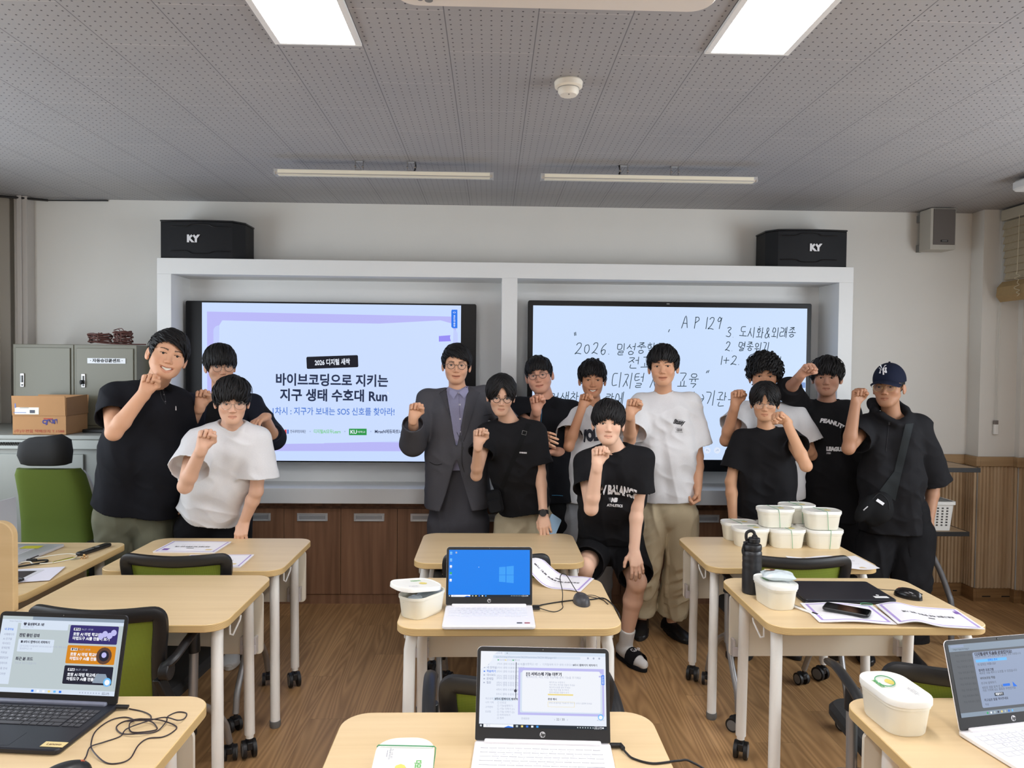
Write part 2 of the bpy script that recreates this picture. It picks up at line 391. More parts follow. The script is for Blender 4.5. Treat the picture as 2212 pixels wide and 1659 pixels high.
# ---------------------------------------------------------------- window blind on the right wall
b = thing('roman_blind', 'folded beige woven blind hanging high on the wall right of the small grey speaker', 'blind', (3.985, 4.93, 2.70))
mb = MB(); mb.box((0.03, -0.45, 0.0), (0.06, 0.98, 0.075)); mb.build('head_rail', mat('blind rail', (178, 170, 152), 0.5), b, bevel=0.006)
M_weave = mat('woven blind', (172, 160, 136), 0.75, noise=0.12, nscale=60, bump=0.5, bscale=300)
for i in range(8):
    mb = MB(); z = -0.05 - i * 0.05; mb.prism([(0.0, z), (0.028 if i % 2 else 0.022, z - 0.004), (0.006, z - 0.056), (-0.016, z - 0.052)], -0.93 + 0.01 * i, 0.0 - 0.004 * i)
    o = mb.build('fold', M_weave, b, smooth=0); o.rotation_euler = (R(90), 0, 0); o.rotation_euler = (R(-90), R(180), 0); o.scale = (1, -1, 1) if False else (1, 1, 1)
    o.rotation_euler = (0, 0, 0)
    me = o.data
    for v in me.vertices:
        x, y, z2 = v.co; v.co = (x, z2, y)
    bm = bmesh.new(); bm.from_mesh(me); bmesh.ops.recalc_face_normals(bm, faces=bm.faces); bm.to_mesh(me); bm.free()
mb = MB()
pts = [(0.0, -.465, -0.46), (-0.035, -.465, -0.50), (-0.04, -.465, -0.56), (-0.01, -.465, -0.60), (0.03, -.465, -0.585), (0.035, -.465, -0.5)]
mb.loft([[(x, -0.95, z) for x, y, z in pts], [(x, 0.01, z) for x, y, z in pts]]); mb.build('bottom_roll', mat('woven blind roll', (160, 134, 92), 0.7, noise=0.15, nscale=50, bump=0.4), b, smooth=0)
mb = MB(); random.seed(3); pp = [(-0.045, -.2, -0.04), (-0.05, -.2, -0.4)] + [(-0.05 + random.uniform(-.004, .004), -.2 + random.uniform(-.03, .03), -0.42 - 0.012 * k) for k in range(14)]
mb.tube(spline(pp, 4), 0.002, n=5); mb.build('pull_cord', mat('cord cream', (205, 196, 170), 0.6), b)
# ceiling mounted white unit, only its corner shows
t = thing('ceiling_unit', 'white boxy unit fixed to the ceiling at the upper right corner of the room', 'air unit', (3.78, 3.65, 2.75))
mb = MB(); mb.prism(rrect(0.6, 1.1, 0.05), -0.075, -0.02, ch=0.01); mb.T = Matrix(); mb.build('body', M_white, t)
mb = MB(); mb.box((0.0, 0, -0.01), (0.3, 0.8, 0.02)); mb.build('base', M_grey, t)
# small control with a cord on the pillar
t = thing('wall_switch', 'small white cord weight hanging on the pillar under a thin cable', 'cord weight', (4.0, 4.985, 1.25))
mb = MB(); mb.prism(rrect(0.032, 0.02, 0.006), -0.07, 0.0); mb.build('housing', mat('switch white', (235, 234, 230), 0.4), t, bevel=0.002)
mb = MB(); mb.prism(rrect(0.03, 0.018, 0.005), 0.0, 0.028); mb.build('clear_top', mat('smoked clear', (120, 112, 108), 0.2), t, bevel=0.002)
mb = MB(); mb.tube([(-0.004, 0, 0.02), (-0.004, 0, 0.6), (0.02, 0, 1.4)], 0.0018, n=5); mb.tube([(0.006, 0, 0.02), (0.008, 0, 0.6), (0.03, 0, 1.4)], 0.0018, n=5); mb.build('cable', mat('cable white', (215, 213, 205), 0.5), t)

# ---------------------------------------------------------------- ceiling fixtures
M_lampwhite = mat('lamp housing', (232, 232, 230), 0.4)
g_led = glow('led panel light', (255, 253, 255), PANEL_STRENGTH)
def led(x, y, lab):
    t = thing('ceiling_light', lab, 'ceiling light', (x, y, ROOM_H), 0, 'recessed LED ceiling panels')
    mb = MB(); o = rrect(0.3, 1.2, 0.004, 2)
    for a, b_, c, d in ((-.15, .15, .588, .6), (-.15, .15, -.6, -.588), (-.15, -.128, -.588, .588), (.128, .15, -.588, .588)): mb.bx(a, b_, c, d, -0.012, -0.0005)
    mb.build('frame', M_lampwhite, t, bevel=0.002)
    mb = MB(); mb.bx(-.128, .128, -.588, .588, -0.006, -0.002); mb.build('diffuser', g_led, t, smooth=0)
    return t
led(-0.15, 1.97, 'bright white ceiling light panel at the top, left of the ceiling air conditioner')
led(1.35, 1.97, 'bright white ceiling light panel at the top, right of the ceiling air conditioner')
for y in (-0.6, -2.4):
    for x in (-0.15, 1.35): led(x, y, 'white ceiling light panel behind the photographer, %s row, %s column' % ('nearer' if y > -1 else 'farther', 'left' if x < 0 else 'right'))
t = thing('air_conditioner', 'cream ceiling cassette air conditioner between the two bright ceiling light panels', 'air conditioner', (0.64, 1.74, ROOM_H))
mb = MB(); mb.prism(rrect(0.95, 0.98, 0.07), -0.035, -0.0005, ch=0.008); mb.build('panel', mat('cassette cream', (222, 214, 204), 0.45), t)
mb = MB(); mb.prism(rrect(0.5, 0.5, 0.02), -0.042, -0.034); mb.build('grille', mat('cassette grille', (205, 198, 188), 0.5), t)
mb = MB(); mb.lathe([(0.0, -.038), (0.008, -.038), (0.008, -.034)], (-0.40, 0.44, 0)); mb.lathe([(0.0, -.038), (0.012, -.038), (0.012, -.034)], (-0.375, 0.445, 0)); mb.build('sensor', M_grey, t)
for sx in (-1, 1):
    mb = MB(); mb.box((sx * 0.34, 0, -0.037), (0.05, 0.6, 0.005)); mb.build('vent', M_grey, t, bevel=0.001)
t = thing('smoke_detector', 'round cream smoke detector on the perforated ceiling', 'smoke detector', (0.752, 2.868, ROOM_H))
mb = MB(); mb.lathe([(0.0, -.0), (0.052, -.0), (0.056, -0.006), (0.054, -0.024), (0.044, -0.03), (0, -0.03)], n=40); mb.build('base', mat('detector cream', (232, 226, 212), 0.45), t)
mb = MB(); mb.lathe([(0.0, -.03), (0.041, -.03), (0.041, -0.044), (0.033, -0.056), (0.0, -0.058)], n=40); mb.build('sensor_cap', mat('detector cream', (0, 0, 0)), t)
mb = MB(); mb.lathe([(0.0425, -.029), (0.0425, -0.032)], n=40, cap=False); mb.lathe([(0.003, -.057), (0.003, -.0595)], (0.0, -0.02, 0.0), n=10); mb.build('gap_ring', M_grey, t)
def striplight(x0, x1, lab, cable):
    xc = (x0 + x1) / 2; L = x1 - x0; t = thing('strip_light', lab, 'ceiling light', (xc, 4.05, ROOM_H), 0, 'unlit strip lights hung in front of the displays')
    mb = MB(); pr = [(-.03, -.058), (.03, -.058), (.03, -.072), (.022, -.086), (-.022, -.086), (-.03, -.072)]
    mb.loft([[(-L / 2, y, z) for y, z in pr], [(L / 2, y, z) for y, z in pr]]); mb.build('housing', mat('strip housing', (196, 196, 196), 0.35, 0.4), t, smooth=0)
    mb = MB(); mb.box((0, -.031, -.070), (L - .03, .004, .018)); mb.box((0, -.012, -.0875), (L - .03, .03, .004)); mb.build('diffuser', mat('strip diffuser', (240, 234, 214), 0.4), t)
    for sx in (-1, 1):
        mb = MB(); mb.box((sx * (L / 2 + .003), 0, -.072), (.006, .062, .03)); mb.build('end_cap', mat('strip housing', (0, 0, 0)), t)
    for bx in (-0.14, 0.145):
        mb = MB()
        for q in (-.021, .021): mb.box((bx + q, 0, -.03), (.003, .02, .058)); mb.cyl((bx + q - .005, -.012, -.034), (bx + q + .005, -.012, -.034), .006, n=10)
        mb.box((bx, 0, -.002), (.045, .03, .003)); mb.box((bx, 0, -.0575), (.03, .066, .004)); mb.build('bracket', M_chrome, t)
    mb = MB(); mb.tube(spline([(cable, .0, -.0), (cable + .004, -.005, -.03), (cable - .002, -.01, -.056)], 4), .005, n=6); mb.build('cable', M_black, t)
a = at(597, 375, Y=4.05); b_ = at(1064, 379, Y=4.05); striplight(a[0], b_[0], 'unlit white strip light hung above the left display', 0.165)
a = at(1170, 382, Y=4.05); b_ = at(1630, 392, Y=4.05); striplight(a[0], b_[0], 'unlit white strip light hung above the whiteboard display', -0.165)

# ---------------------------------------------------------------- white surround holding the two displays
SX0, SX1, SY, SZ0, SZ1 = -1.727, 2.878, 4.81, 0.705, 2.31
s_ = thing('display_surround', 'wide white box surround framing the two large wall displays', 'display surround', ((SX0 + SX1) / 2, 4.97, SZ0))
mb = MB(); ox, oy, oz = -(SX0 + SX1) / 2, -4.97, -SZ0
def sb(x0, x1, y0, y1, z0, z1): mb.bx(x0 + ox, x1 + ox, y0 + oy, y1 + oy, z0 + oz, z1 + oz)
sb(SX0, SX1, SY, 5.126, 2.207, SZ1); sb(SX0, SX1, SY, 5.126, SZ0, 0.805)
sb(SX0, -1.635, SY, 5.126, 0.805, 2.207); sb(2.781, SX1, SY, 5.126, 0.805, 2.207); sb(0.523, 0.626, SY, 5.126, 0.805, 2.207)
mb.build('frame', M_white, s_, smooth=0, bevel=0.002)
mb = MB(); sb(-1.635, 0.523, 5.11, 5.126, 0.805, 2.207); mb.build('back_panel', M_white, s_, smooth=0)
mb = MB(); sb(0.626, 2.781, 5.11, 5.126, 0.805, 2.207); mb.build('back_panel', M_white, s_, smooth=0)

# ---------------------------------------------------------------- row of dark wood cabinets below
M_walnut = wood('walnut laminate', (152, 113, 86), (108, 77, 58), scale=(22, 22, 1.1), rough=0.42, contrast=0.8)
M_walnut_dk = wood('walnut edge', (134, 98, 75), (94, 66, 50), scale=(22, 22, 1.1), rough=0.5)
M_alu = mat('aluminium pull', (205, 207, 208), 0.35, 0.35)
DW = 0.3815
def cabinet(i):
    x0 = -1.695 + i * 2 * DW; w_ = 2 * DW
    lab = ['mostly behind the leaning boy in white', 'with both silver pulls in clear view', 'behind the suited man', 'behind the boys below the gap between the displays', 'behind the tall boy in beige trousers', 'at the far end behind the stacked tubs'][i]
    t = thing('low_cabinet', 'walnut two door cabinet ' + lab, 'cabinet', (x0 + w_ / 2, 5.02, 0), 0, 'walnut cabinets below the displays')
    mb = MB(); mb.bx(-w_ / 2, w_ / 2, -.088, .105, .065, .668); mb.build('body', M_walnut_dk, t)
    mb = MB(); mb.bx(-w_ / 2, w_ / 2, -.098, .09, 0, .0645); mb.build('plinth', M_walnut, t)
    for k in (0, 1):
        xc = -w_ / 2 + DW * (k + .5)
        d = MB(); d.bx(xc - DW / 2 + .0015, xc + DW / 2 - .0015, -.108, -.089, .068, .652); d = d.build('door', M_walnut, t, bevel=0.0012)
        h = MB(); h.box((xc, -.109, .594), (.205, .006, .052), 0); h.box((xc, -.1135, .594), (.178, .004, .022), 1)
        for q in (-1, 1): h.box((xc + q * .094, -.1145, .594), (.012, .009, .046), 0)
        h.box((xc, -.1145, .617), (.2, .01, .006), 0); h.box((xc, -.1145, .571), (.2, .01, .006), 0)
        h.build('handle', [M_alu, mat('pull recess', (165, 167, 170), 0.4, 0.35)], d, bevel=0.001)
for i in range(6): cabinet(i)
mb = MB(); mb.bx(-1.70, 2.885, 4.905, 5.125, .670, .7035); tag(mb.build('cabinet_top', M_walnut_dk, bevel=0.002), 'long dark wood top board over the low cabinets', 'worktop')
# ================================================================ HANDWRITING (pen strokes, jamo by jamo)
def _arc(cx, cy, rx, ry, a0=90, a1=450, n=10): return [(cx + rx * math.cos(R(a0 + (a1 - a0) * i / n)), cy + ry * math.sin(R(a0 + (a1 - a0) * i / n))) for i in range(n + 1)]
CONS = {'ㄱ': [[(0, 1), (.9, .95), (.75, .45), (.45, 0)]], 'ㄴ': [[(.1, 1), (.08, .1), (1, .15)]], 'ㄷ': [[(.9, 1), (.1, .95), (.08, .1), (1, .12)]],
 'ㄹ': [[(.05, 1), (.9, .95), (.85, .55), (.1, .5), (.08, .05), (1, .1)]], 'ㅁ': [[(.1, 1), (.12, .05), (.9, .05), (.9, .95), (.1, .97)]],
 'ㅂ': [[(.1, 1), (.12, .0), (.9, .0), (.9, 1)], [(.12, .5), (.9, .5)]], 'ㅅ': [[(.55, 1), (.4, .5), (0, 0)], [(.5, .6), (1, .05)]], 'ㅇ': [_arc(.5, .5, .42, .45)],
 'ㅈ': [[(.05, .95), (.9, .95), (.5, .5), (0, 0)], [(.5, .5), (1, .05)]], 'ㅊ': [[(.4, 1.15), (.65, 1.1)], [(.05, .85), (.9, .85), (.5, .45), (0, 0)], [(.5, .45), (1, .05)]],
 'ㅋ': [[(0, 1), (.9, .95), (.5, 0)], [(.1, .5), (.8, .55)]], 'ㅌ': [[(.9, 1), (.1, .97), (.08, .05), (1, .08)], [(.1, .52), (.85, .52)]],
 'ㅍ': [[(0, .95), (1, .95)], [(.3, .9), (.32, .1)], [(.7, .9), (.68, .1)], [(0, .05), (1, .05)]], 'ㅎ': [[(.4, 1.15), (.65, 1.1)], [(.05, .82), (.95, .85)], _arc(.5, .33, .35, .33)]}
CONS['ㄲ'] = [[(x * .5, y) for x, y in s] for s in CONS['ㄱ']] + [[(x * .5 + .5, y) for x, y in s] for s in CONS['ㄱ']]
CHO = 'ㄱㄲㄴㄷㄸㄹㅁㅂㅃㅅㅆㅇㅈㅉㅊㅋㅌㅍㅎ'; JUNG = 'ㅏㅐㅑㅒㅓㅔㅕㅖㅗㅘㅙㅚㅛㅜㅝㅞㅟㅠㅡㅢㅣ'; JONG = ' ㄱㄲㄳㄴㄵㄶㄷㄹㄺㄻㄼㄽㄾㄿㅀㅁㅂㅄㅅㅆㅇㅈㅊㅋㅌㅍㅎ'
VV = {'ㅏ': [[(.3, 1), (.3, 0)], [(.3, .5), (.9, .5)]], 'ㅐ': [[(.2, .95), (.2, .05)], [(.2, .5), (.75, .5)], [(.75, 1), (.75, 0)]], 'ㅓ': [[(.7, 1), (.7, 0)], [(.1, .5), (.7, .5)]],
 'ㅔ': [[(.4, .95), (.4, .05)], [(0, .5), (.4, .5)], [(.8, 1), (.8, 0)]], 'ㅕ': [[(.7, 1), (.7, 0)], [(.1, .62), (.7, .62)], [(.1, .38), (.7, .38)]], 'ㅣ': [[(.5, 1), (.5, 0)]]}
HV = {'ㅗ': [[(.5, 1), (.5, .3)], [(0, .25), (1, .25)]], 'ㅛ': [[(.33, 1), (.33, .3)], [(.66, 1), (.66, .3)], [(0, .25), (1, .25)]], 'ㅜ': [[(0, .75), (1, .75)], [(.5, .75), (.5, 0)]],
 'ㅠ': [[(0, .75), (1, .75)], [(.35, .75), (.3, 0)], [(.65, .75), (.65, 0)]], 'ㅡ': [[(0, .5), (1, .5)]]}
MIX = {'ㅘ': ('ㅗ', 'ㅏ'), 'ㅚ': ('ㅗ', 'ㅣ'), 'ㅟ': ('ㅜ', 'ㅣ'), 'ㅢ': ('ㅡ', 'ㅣ')}
LAT = {'2': [[(.1, .8), (.3, 1), (.7, .95), (.75, .7), (.4, .3), (0, .02), (.3, .1), (.9, .0)]], '0': [_arc(.45, .4, .35, .38)], '6': [[(.75, 1), (.3, .65), (.12, .25), (.35, 0), (.7, .1), (.7, .35), (.4, .42), (.15, .25)]],
 '.': [[(.1, .05), (.15, 0)]], '1': [[(.4, 1), (.35, 0)]], 'I': [[(.4, 1), (.35, 0)]], '9': [[(.75, .8), (.45, 1), (.2, .75), (.4, .6), (.72, .75), (.8, .95), (.7, .5), (.62, 0)]],
 '3': [[(.1, .9), (.5, 1), (.75, .8), (.35, .55), (.8, .35), (.6, .02), (0, .1)]], 'A': [[(0, 0), (.55, 1), (.95, 0)], [(.2, .4), (.85, .38)]], 'P': [[(.2, 1), (.15, 0)], [(.1, .95), (.6, 1), (.8, .75), (.2, .5)]],
 '+': [[(0, .5), (.9, .5)], [(.45, .85), (.45, .1)]], '&': [[(.9, 0), (.3, .7), (.45, 1), (.65, .8), (.1, .3), (.2, .0), (.55, .05), (.85, .4)]], '→': [[(0, .45), (1, .5)], [(.7, .8), (1, .5), (.7, .2)]],
 '“': [[(.1, 1.2), (.3, .9)], [(.4, 1.25), (.55, .95)]], '”': [[(.3, 1.2), (.1, .95)], [(.6, 1.25), (.4, .95)]], ',': [[(.4, .4), (0, -.1)]], ':': [[(.3, .7), (.32, .66)], [(.3, .2), (.32, .16)]]}
def glyph(ch):
    if ch == ' ': return [], .55
    if ch in LAT: return LAT[ch], (.35 if ch in '.,1I:' else .85 if ch in '“”' else .95)
    k = ord(ch) - 0xAC00
    if not 0 <= k < 11172: return [], .6
    c, j, f = CHO[k // 588], JUNG[(k % 588) // 28], JONG[k % 28]
    S = []
    def put(strokes, x0, x1, y0, y1): S.extend([[(x0 + (x1 - x0) * x, y0 + (y1 - y0) * y) for x, y in s] for s in strokes])
    lo = .42 if f != ' ' else 0
    if j in VV: put(CONS[c], 0, .52, lo + .08, .95); put(VV[j], .58, 1, lo - .02, 1.05)
    elif j in HV: put(CONS[c], .15, .8, lo + (1 - lo) * .48, 1.0); put(HV[j], 0, 1, lo, lo + (1 - lo) * .45)
    else: a, b = MIX[j]; put(CONS[c], .05, .55, lo + (1 - lo) * .5, 1.0); put(HV[a], 0, .65, lo, lo + (1 - lo) * .45); put(VV[b], .68, 1.0, lo - .03, 1.05)
    if f != ' ': put(CONS[f], .2, .8, 0, .33)
    return S, 1.15
def handwrite(mb, text, x0, x1, z0, z1, y, mi, pen=0.0022, slope=0.0, slant=0.12, seed=1):
    rnd = random.Random(seed); tot = sum(glyph(c)[1] for c in text); h = z1 - z0; sx = (x1 - x0) / tot; X = x0
    for ch in text:
        S, adv = glyph(ch); wch = min(adv, 1.0) if adv > 1 else adv
        jy = rnd.uniform(-.06, .06) * h
        for s in S:
            pts = []
            for (u, v) in s:
                u += rnd.uniform(-.03, .03); v += rnd.uniform(-.03, .03)
                xx = X + u * sx * (adv * .86 if adv > 1 else adv * .8) + slant * v * h; pts.append((xx, y, z0 + jy + v * h + slope * (xx - x0)))
            if len(pts) > 2: pts = spline(pts, 4)
            mb.tube(pts, pen, n=4, mi=mi, cap=True)
        X += adv * sx

# ================================================================ WALL DISPLAYS
def rot_rrect(cx, cz, w, h, r, ang=0):
    a = R(ang); return [(cx + x * math.cos(a) - z * math.sin(a), cz + x * math.sin(a) + z * math.cos(a)) for x, z in rrect(w, h, r)]
def sheet(mb, outline, y, mi): mb.poly([(x, y, z) for x, z in outline][::-1], mi)
def display(name, label, x0, x1, z0, z1, yf, sx0, sx1, sz0, sz1):
    t = thing(name, label, 'display', ((x0 + x1) / 2, yf, z0)); t['_o'] = 0; del t['_o']
    mb = MB(); W_, H_ = x1 - x0, z1 - z0
    mb.T = TM((0, 0, H_ / 2)) @ Euler((R(90), 0, 0)).to_matrix().to_4x4(); mb.prism(rrect(W_, H_, .012), -0.055, 0.0, ch=.003); mb.build('casing', mat('display bezel', (13, 13, 15), 0.35, spec=0.25), t)
    mb = MB(); mb.box((0, .088, H_ / 2), (.5, .07, .35)); mb.build('wall_mount', M_dark, t)
    return t
DY = 4.975
t1 = display('wall_display', 'large wall display showing the lavender slide with big Korean title', -1.612, 0.352, .957, 2.047, DY, 0, 0, 0, 0)
ox, oz = t1.location.x, t1.location.z
def P1(px, py): a = at(px, py, Y=DY - .003); return a[0] - ox, a[2] - oz
SC = 1567.14 / DY
sc_bg = glow('slide light blue', (200, 219, 255)); sc_lav = glow('slide lavender', (185, 184, 247)); sc_card2 = glow('slide pale card', (193, 205, 252)); sc_card = glow('slide card', (203, 221, 255))
sc_blk = glow('slide black', (20, 22, 34)); sc_ink = glow('slide navy ink', (36, 48, 78)); sc_sub = glow('slide blue ink', (92, 132, 214)); sc_tab = glow('slide blue tab', (38, 118, 236)); sc_flag = glow('slide purple flag', (150, 140, 245))
sc_wht = glow('slide white', (235, 242, 255)); sc_red = glow('slide red', (220, 70, 80)); sc_grn = glow('slide green', (40, 150, 70)); sc_lg = glow('slide lime', (120, 205, 130)); sc_pale = glow('slide faint grey', (150, 165, 205))
MS = [sc_bg, sc_lav, sc_card2, sc_card, sc_blk, sc_ink, sc_sub, sc_tab, sc_flag, sc_wht, sc_red, sc_grn, sc_lg, sc_pale]
mb = MB()
def q4(pts, d, mi): sheet(mb, [P1(*p) for p in pts], -.0015 - d * .0006, mi)
xa, xb = -1.501 - ox, .248 - ox; za, zb = .966 - oz, 2.036 - oz
sheet(mb, [(xa, za), (xb, za), (xb, zb), (xa, zb)], -.0012, 0)
q4([(448, 974), (977, 975), (986, 684), (447, 673)], 1, 1)
sheet(mb, rot_rrect(*[(a + b) / 2 for a, b in zip(P1(462, 708), P1(985, 952))], 520 / SC, 246 / SC, 12 / SC, -0.3), -.0027, 2)
q4([(470, 962), (760, 956), (972, 950), (980, 700), (952, 692), (820, 699), (640, 696), (480, 692), (474, 702)], 2.6, 3)
q4([(470, 960), (700, 958), (700, 940), (470, 940)], 2.7, 3)
cx, cz = P1(718, 782); sheet(mb, rot_rrect(cx, cz, 110 / SC, 26 / SC, 3 / SC, 2.6), -.0033, 4)
def txt(body, px, py, wpx, hpx, mi, bold=0.0, ang=0.0, align='CENTER'):
    c = P1(px, py); T = TM((c[0], -.0042, c[1]), UP) @ Matrix.Rotation(R(ang), 4, 'Z')
    vs, fs = text_geo(body, 1.0, bold, align, 1.0, 0.0, 0.0); xs = [v.x for v in vs]; ys = [v.y for v in vs]
    wx, wy = max(xs) - min(xs), max(ys) - min(ys); mx, my = (max(xs) + min(xs)) / 2, (max(ys) + min(ys)) / 2
    S = Matrix.Diagonal((wpx / SC / wx, hpx / SC / wy, 1, 1)) @ Matrix.Translation((-mx, -my, 0)); mb.add([T @ S @ v for v in vs], fs, mi)
txt('2026 디지털 새싹', 718, 782, 75, 13.5, 9, 0.025, 2.6)
txt('바이브코딩으로 지키는', 717.5, 821, 239, 27, 5, 0.03, -.3); txt('지구 생태 수호대 Run', 721, 854, 229, 27, 5, 0.03, -.3)
txt('1차시 : 지구가 보내는 SOS 신호를 찾아라!', 721, 888.5, 260, 17, 6, 0.015)
txt('도교육청', 583, 932, 25, 8, 5); txt('한국과학창의재단', 644, 932, 33, 7, 5, .01); txt('디지털AI모두Learn', 707, 932, 57, 9, 12, .02); txt('MiraeN에듀파트너', 839, 932, 58, 9, 5, .02); txt('유', 926, 932, 8, 8, 5)
for px in (605, 670, 745, 801): txt('×', px, 932, 3, 3, 13)
q4([(615, 928), (619, 928), (619, 937), (615, 937)], 3.4, 10); q4([(620, 928), (624, 928), (624, 937), (620, 937)], 3.4, 6)
q4([(754, 926), (792, 926), (792, 940), (754, 940)], 3.4, 11); txt('KU', 764, 933, 14, 8, 9, .03); txt('대학교', 781, 933, 16, 5, 9)
q4([(948, 726), (973, 724), (972, 730), (974, 737), (948, 738)], 3.4, 8)
q4([(976, 669), (988, 669), (988, 709), (978, 709), (975, 706), (975, 672)], 3.4, 7); txt('<>', 981.5, 675, 6, 4, 9)
for i, ch in enumerate('코드연습장'): txt(ch, 981.5, 683 + i * 5.2, 4, 4, 9, .02)
q4([(837, 845), (840.5, 851), (837.5, 850.5)], 3.8, 9)
mb.build('slide', MS, t1, smooth=0)

DY2 = 4.975
t2 = display('wall_display', 'large interactive display with black Korean handwriting on a white page', .707, 2.672, .907, 2.078, DY2, 0, 0, 0, 0)
ox, oz = t2.location.x, t2.location.z
wb_bg = glow('whiteboard page', (203, 223, 253)); wb_ink = glow('whiteboard ink', (40, 58, 66)); wb_btn = glow('whiteboard button', (222, 232, 250)); wb_tab = glow('whiteboard tab', (120, 150, 205)); wb_line = glow('whiteboard arrow', (165, 185, 220))
mb = MB()
sheet(mb, [(.741 - ox, .99 - oz), (2.64 - ox, .99 - oz), (2.64 - ox, 2.043 - oz), (.741 - ox, 2.043 - oz)], -.0012, 0)
def hw(text, px0, px1, py0, py1, seed=1, pen=.0026):
    a = at((px0), (py0 + py1) / 2, Y=DY2 - .003); b = at(px1, (py0 + py1) / 2, Y=DY2 - .003); h = (py1 - py0) / SC
    handwrite(mb, text, a[0] - ox, b[0] - ox, a[2] - oz - h / 2, a[2] - oz + h / 2, -.003, 1, pen=pen, slope=.0, seed=seed)
hw('A P 129', 1472, 1562, 684, 710, 2); hw(',', 1444, 1450, 703, 716, 3)
hw('“', 1236, 1248, 722, 745, 1); hw('2026. 밀성중학교', 1242, 1440, 740, 764, 4); hw('전교생', 1356, 1440, 772, 796, 5)
hw('디지털 시민 교육', 1321, 1510, 806, 838, 6); hw('”', 1522, 1536, 805, 825, 6)
hw('검색창', 1186, 1252, 848, 876, 7); hw('하 란에', 1276, 1348, 848, 874, 17); hw('의→기관→학교', 1478, 1640, 846, 876, 8)
hw('3. 도시화&외래종', 1568, 1720, 706, 728, 9); hw('2. 멸종위기', 1566, 1664, 739, 758, 10); hw('1+2. 산림파괴', 1556, 1690, 769, 788, 11)
for px in (1528, 1549):
    a = at(px, 973, Y=DY2); mb.poly([(a[0] - ox + .022 * math.cos(k * PI / 12), -.002, a[2] - oz + .022 * math.sin(k * PI / 12)) for k in range(24)], 2)
    s_ = -1 if px < 1540 else 1; c0 = Vector((a[0] - ox, -.003, a[2] - oz))
    mb.tube(spline([c0 + Vector((-s_ * .009, 0, -.007)), c0 + Vector((-s_ * .004, 0, .003)), c0 + Vector((s_ * .008, 0, .003))], 4), .0015, n=4, mi=4)
    mb.tube([c0 + Vector((s_ * .003, 0, .009)), c0 + Vector((s_ * .009, 0, .003)), c0 + Vector((s_ * .003, 0, -.003))], .0015, n=4, mi=4)
a = at(1735, 832, Y=DY2); sheet(mb, rot_rrect(a[0] - ox, a[2] - oz, .03, .038, .004), -.002, 3)
mb.build('whiteboard_page', [wb_bg, wb_ink, wb_btn, wb_tab, wb_line], t2, smooth=0)
mb = MB(); mb.box((-.02, -.002, 1.157), (.02, .006, .008)); mb.build('sensor', M_grey, t2)

# ================================================================ SPEAKERS
M_spk = mat('speaker black', (17, 18, 22), 0.55, spec=.3, bump=0.4, bscale=700); M_spk2 = mat('speaker edge', (15, 15, 18), 0.4)
def ky(x0, x1, mirror, lab):
    t = thing('loudspeaker', lab, 'speaker', ((x0 + x1) / 2, 4.96, 2.3105), 0, 'black loudspeakers on top of the display surround')
    w_ = x1 - x0; H_ = .25
    def plan(dx, front): 
        P = [(-w_ / 2 + .0, front), (w_ / 2 - .06, front)] if not mirror else [(-w_ / 2 + .06, front), (w_ / 2, front)]
        P += [(w_ / 2, .1), (-w_ / 2, .1)]
        return P
    n = 10; pr = []
    for i in range(n + 1):      # bowed front grille
        u = i / n; xx = (-w_ / 2 + (.06 if mirror else 0)) + u * (w_ - .06); pr.append((xx, -.125 - .022 * math.sin(PI * (u * .9 + (.1 if mirror else 0)))))
    pr += [(w_ / 2, .11), (-w_ / 2, .11)]
    if not mirror: pr = pr[:-2] + [(w_ / 2, -.06), (w_ / 2, .11), (-w_ / 2, .11)]
    else: pr = pr + [(-w_ / 2, -.06)]
    mb = MB(); mb.prism(pr, 0.004, H_ - .012, ch=.002); mb.build('cabinet', M_spk, t, smooth=25)
    mb = MB(); q = [(x * 1.015, y * 1.02) for x, y in pr]; mb.prism(q, H_ - .011, H_, ch=.003); mb.build('top_plate', M_spk2, t, smooth=25)
    mb = MB(); mb.prism(q, 0.0005, 0.0035); mb.build('base_plate', M_spk2, t, smooth=25)
    mb = MB()
    for zc, s in ((.205, 1), (.045, -1)):
        pts = [(-.19, -.1455, zc), (-.09, -.152, zc), (-.05, -.152, zc + s * .014), (.05, -.152, zc + s * .014), (.09, -.152, zc), (.19, -.148, zc)]
        mb.tube(spline(pts, 4), .003, n=5)
    mb.build('grille_line', M_spk2, t)
    mb = MB(); mb.text('KY', .062, TM((-.045 if not mirror else .04, -.1525, .125), UP), bold=.004, align='CENTER', ext=.001, space=.95); mb.build('badge', mat('badge white', (225, 225, 228), 0.4), t, smooth=0)
ky(-1.712, -1.185, False, 'black loudspeaker with white letters above the slide display')
ky(2.31, 2.838, True, 'black loudspeaker with white letters above the handwriting display')
t = thing('wall_speaker', 'small grey vertical wall speaker under the ceiling between the black loudspeaker and the pillar', 'speaker', (3.57, 5.131, 2.46))
mb = MB(); mb.prism([(-.09, -.18), (.085, -.18), (.07, -.05), (-.09, -.05)], 0.0, .285, ch=.004); mb.build('cabinet', mat('speaker light grey', (178, 174, 164), 0.5), t, smooth=30)
mb = MB(); mb.box((0.004, -.1825, .155), (.152, .006, .245)); mb.build('grille', mat('speaker grille', (98, 92, 88), 0.6, bump=.5, bscale=900), t, bevel=.002)
mb = MB(); mb.box((.004, -.187, .058), (.05, .003, .013), 0); mb.box((.004, -.189, .058), (.036, .001, .006), 1); mb.build('badge', [M_black, M_grey], t)
for z in (.03, .24):
    mb = MB(); mb.box((-.07, -.026, z), (.03, .05, .05)); mb.build('bracket', M_grey, t)

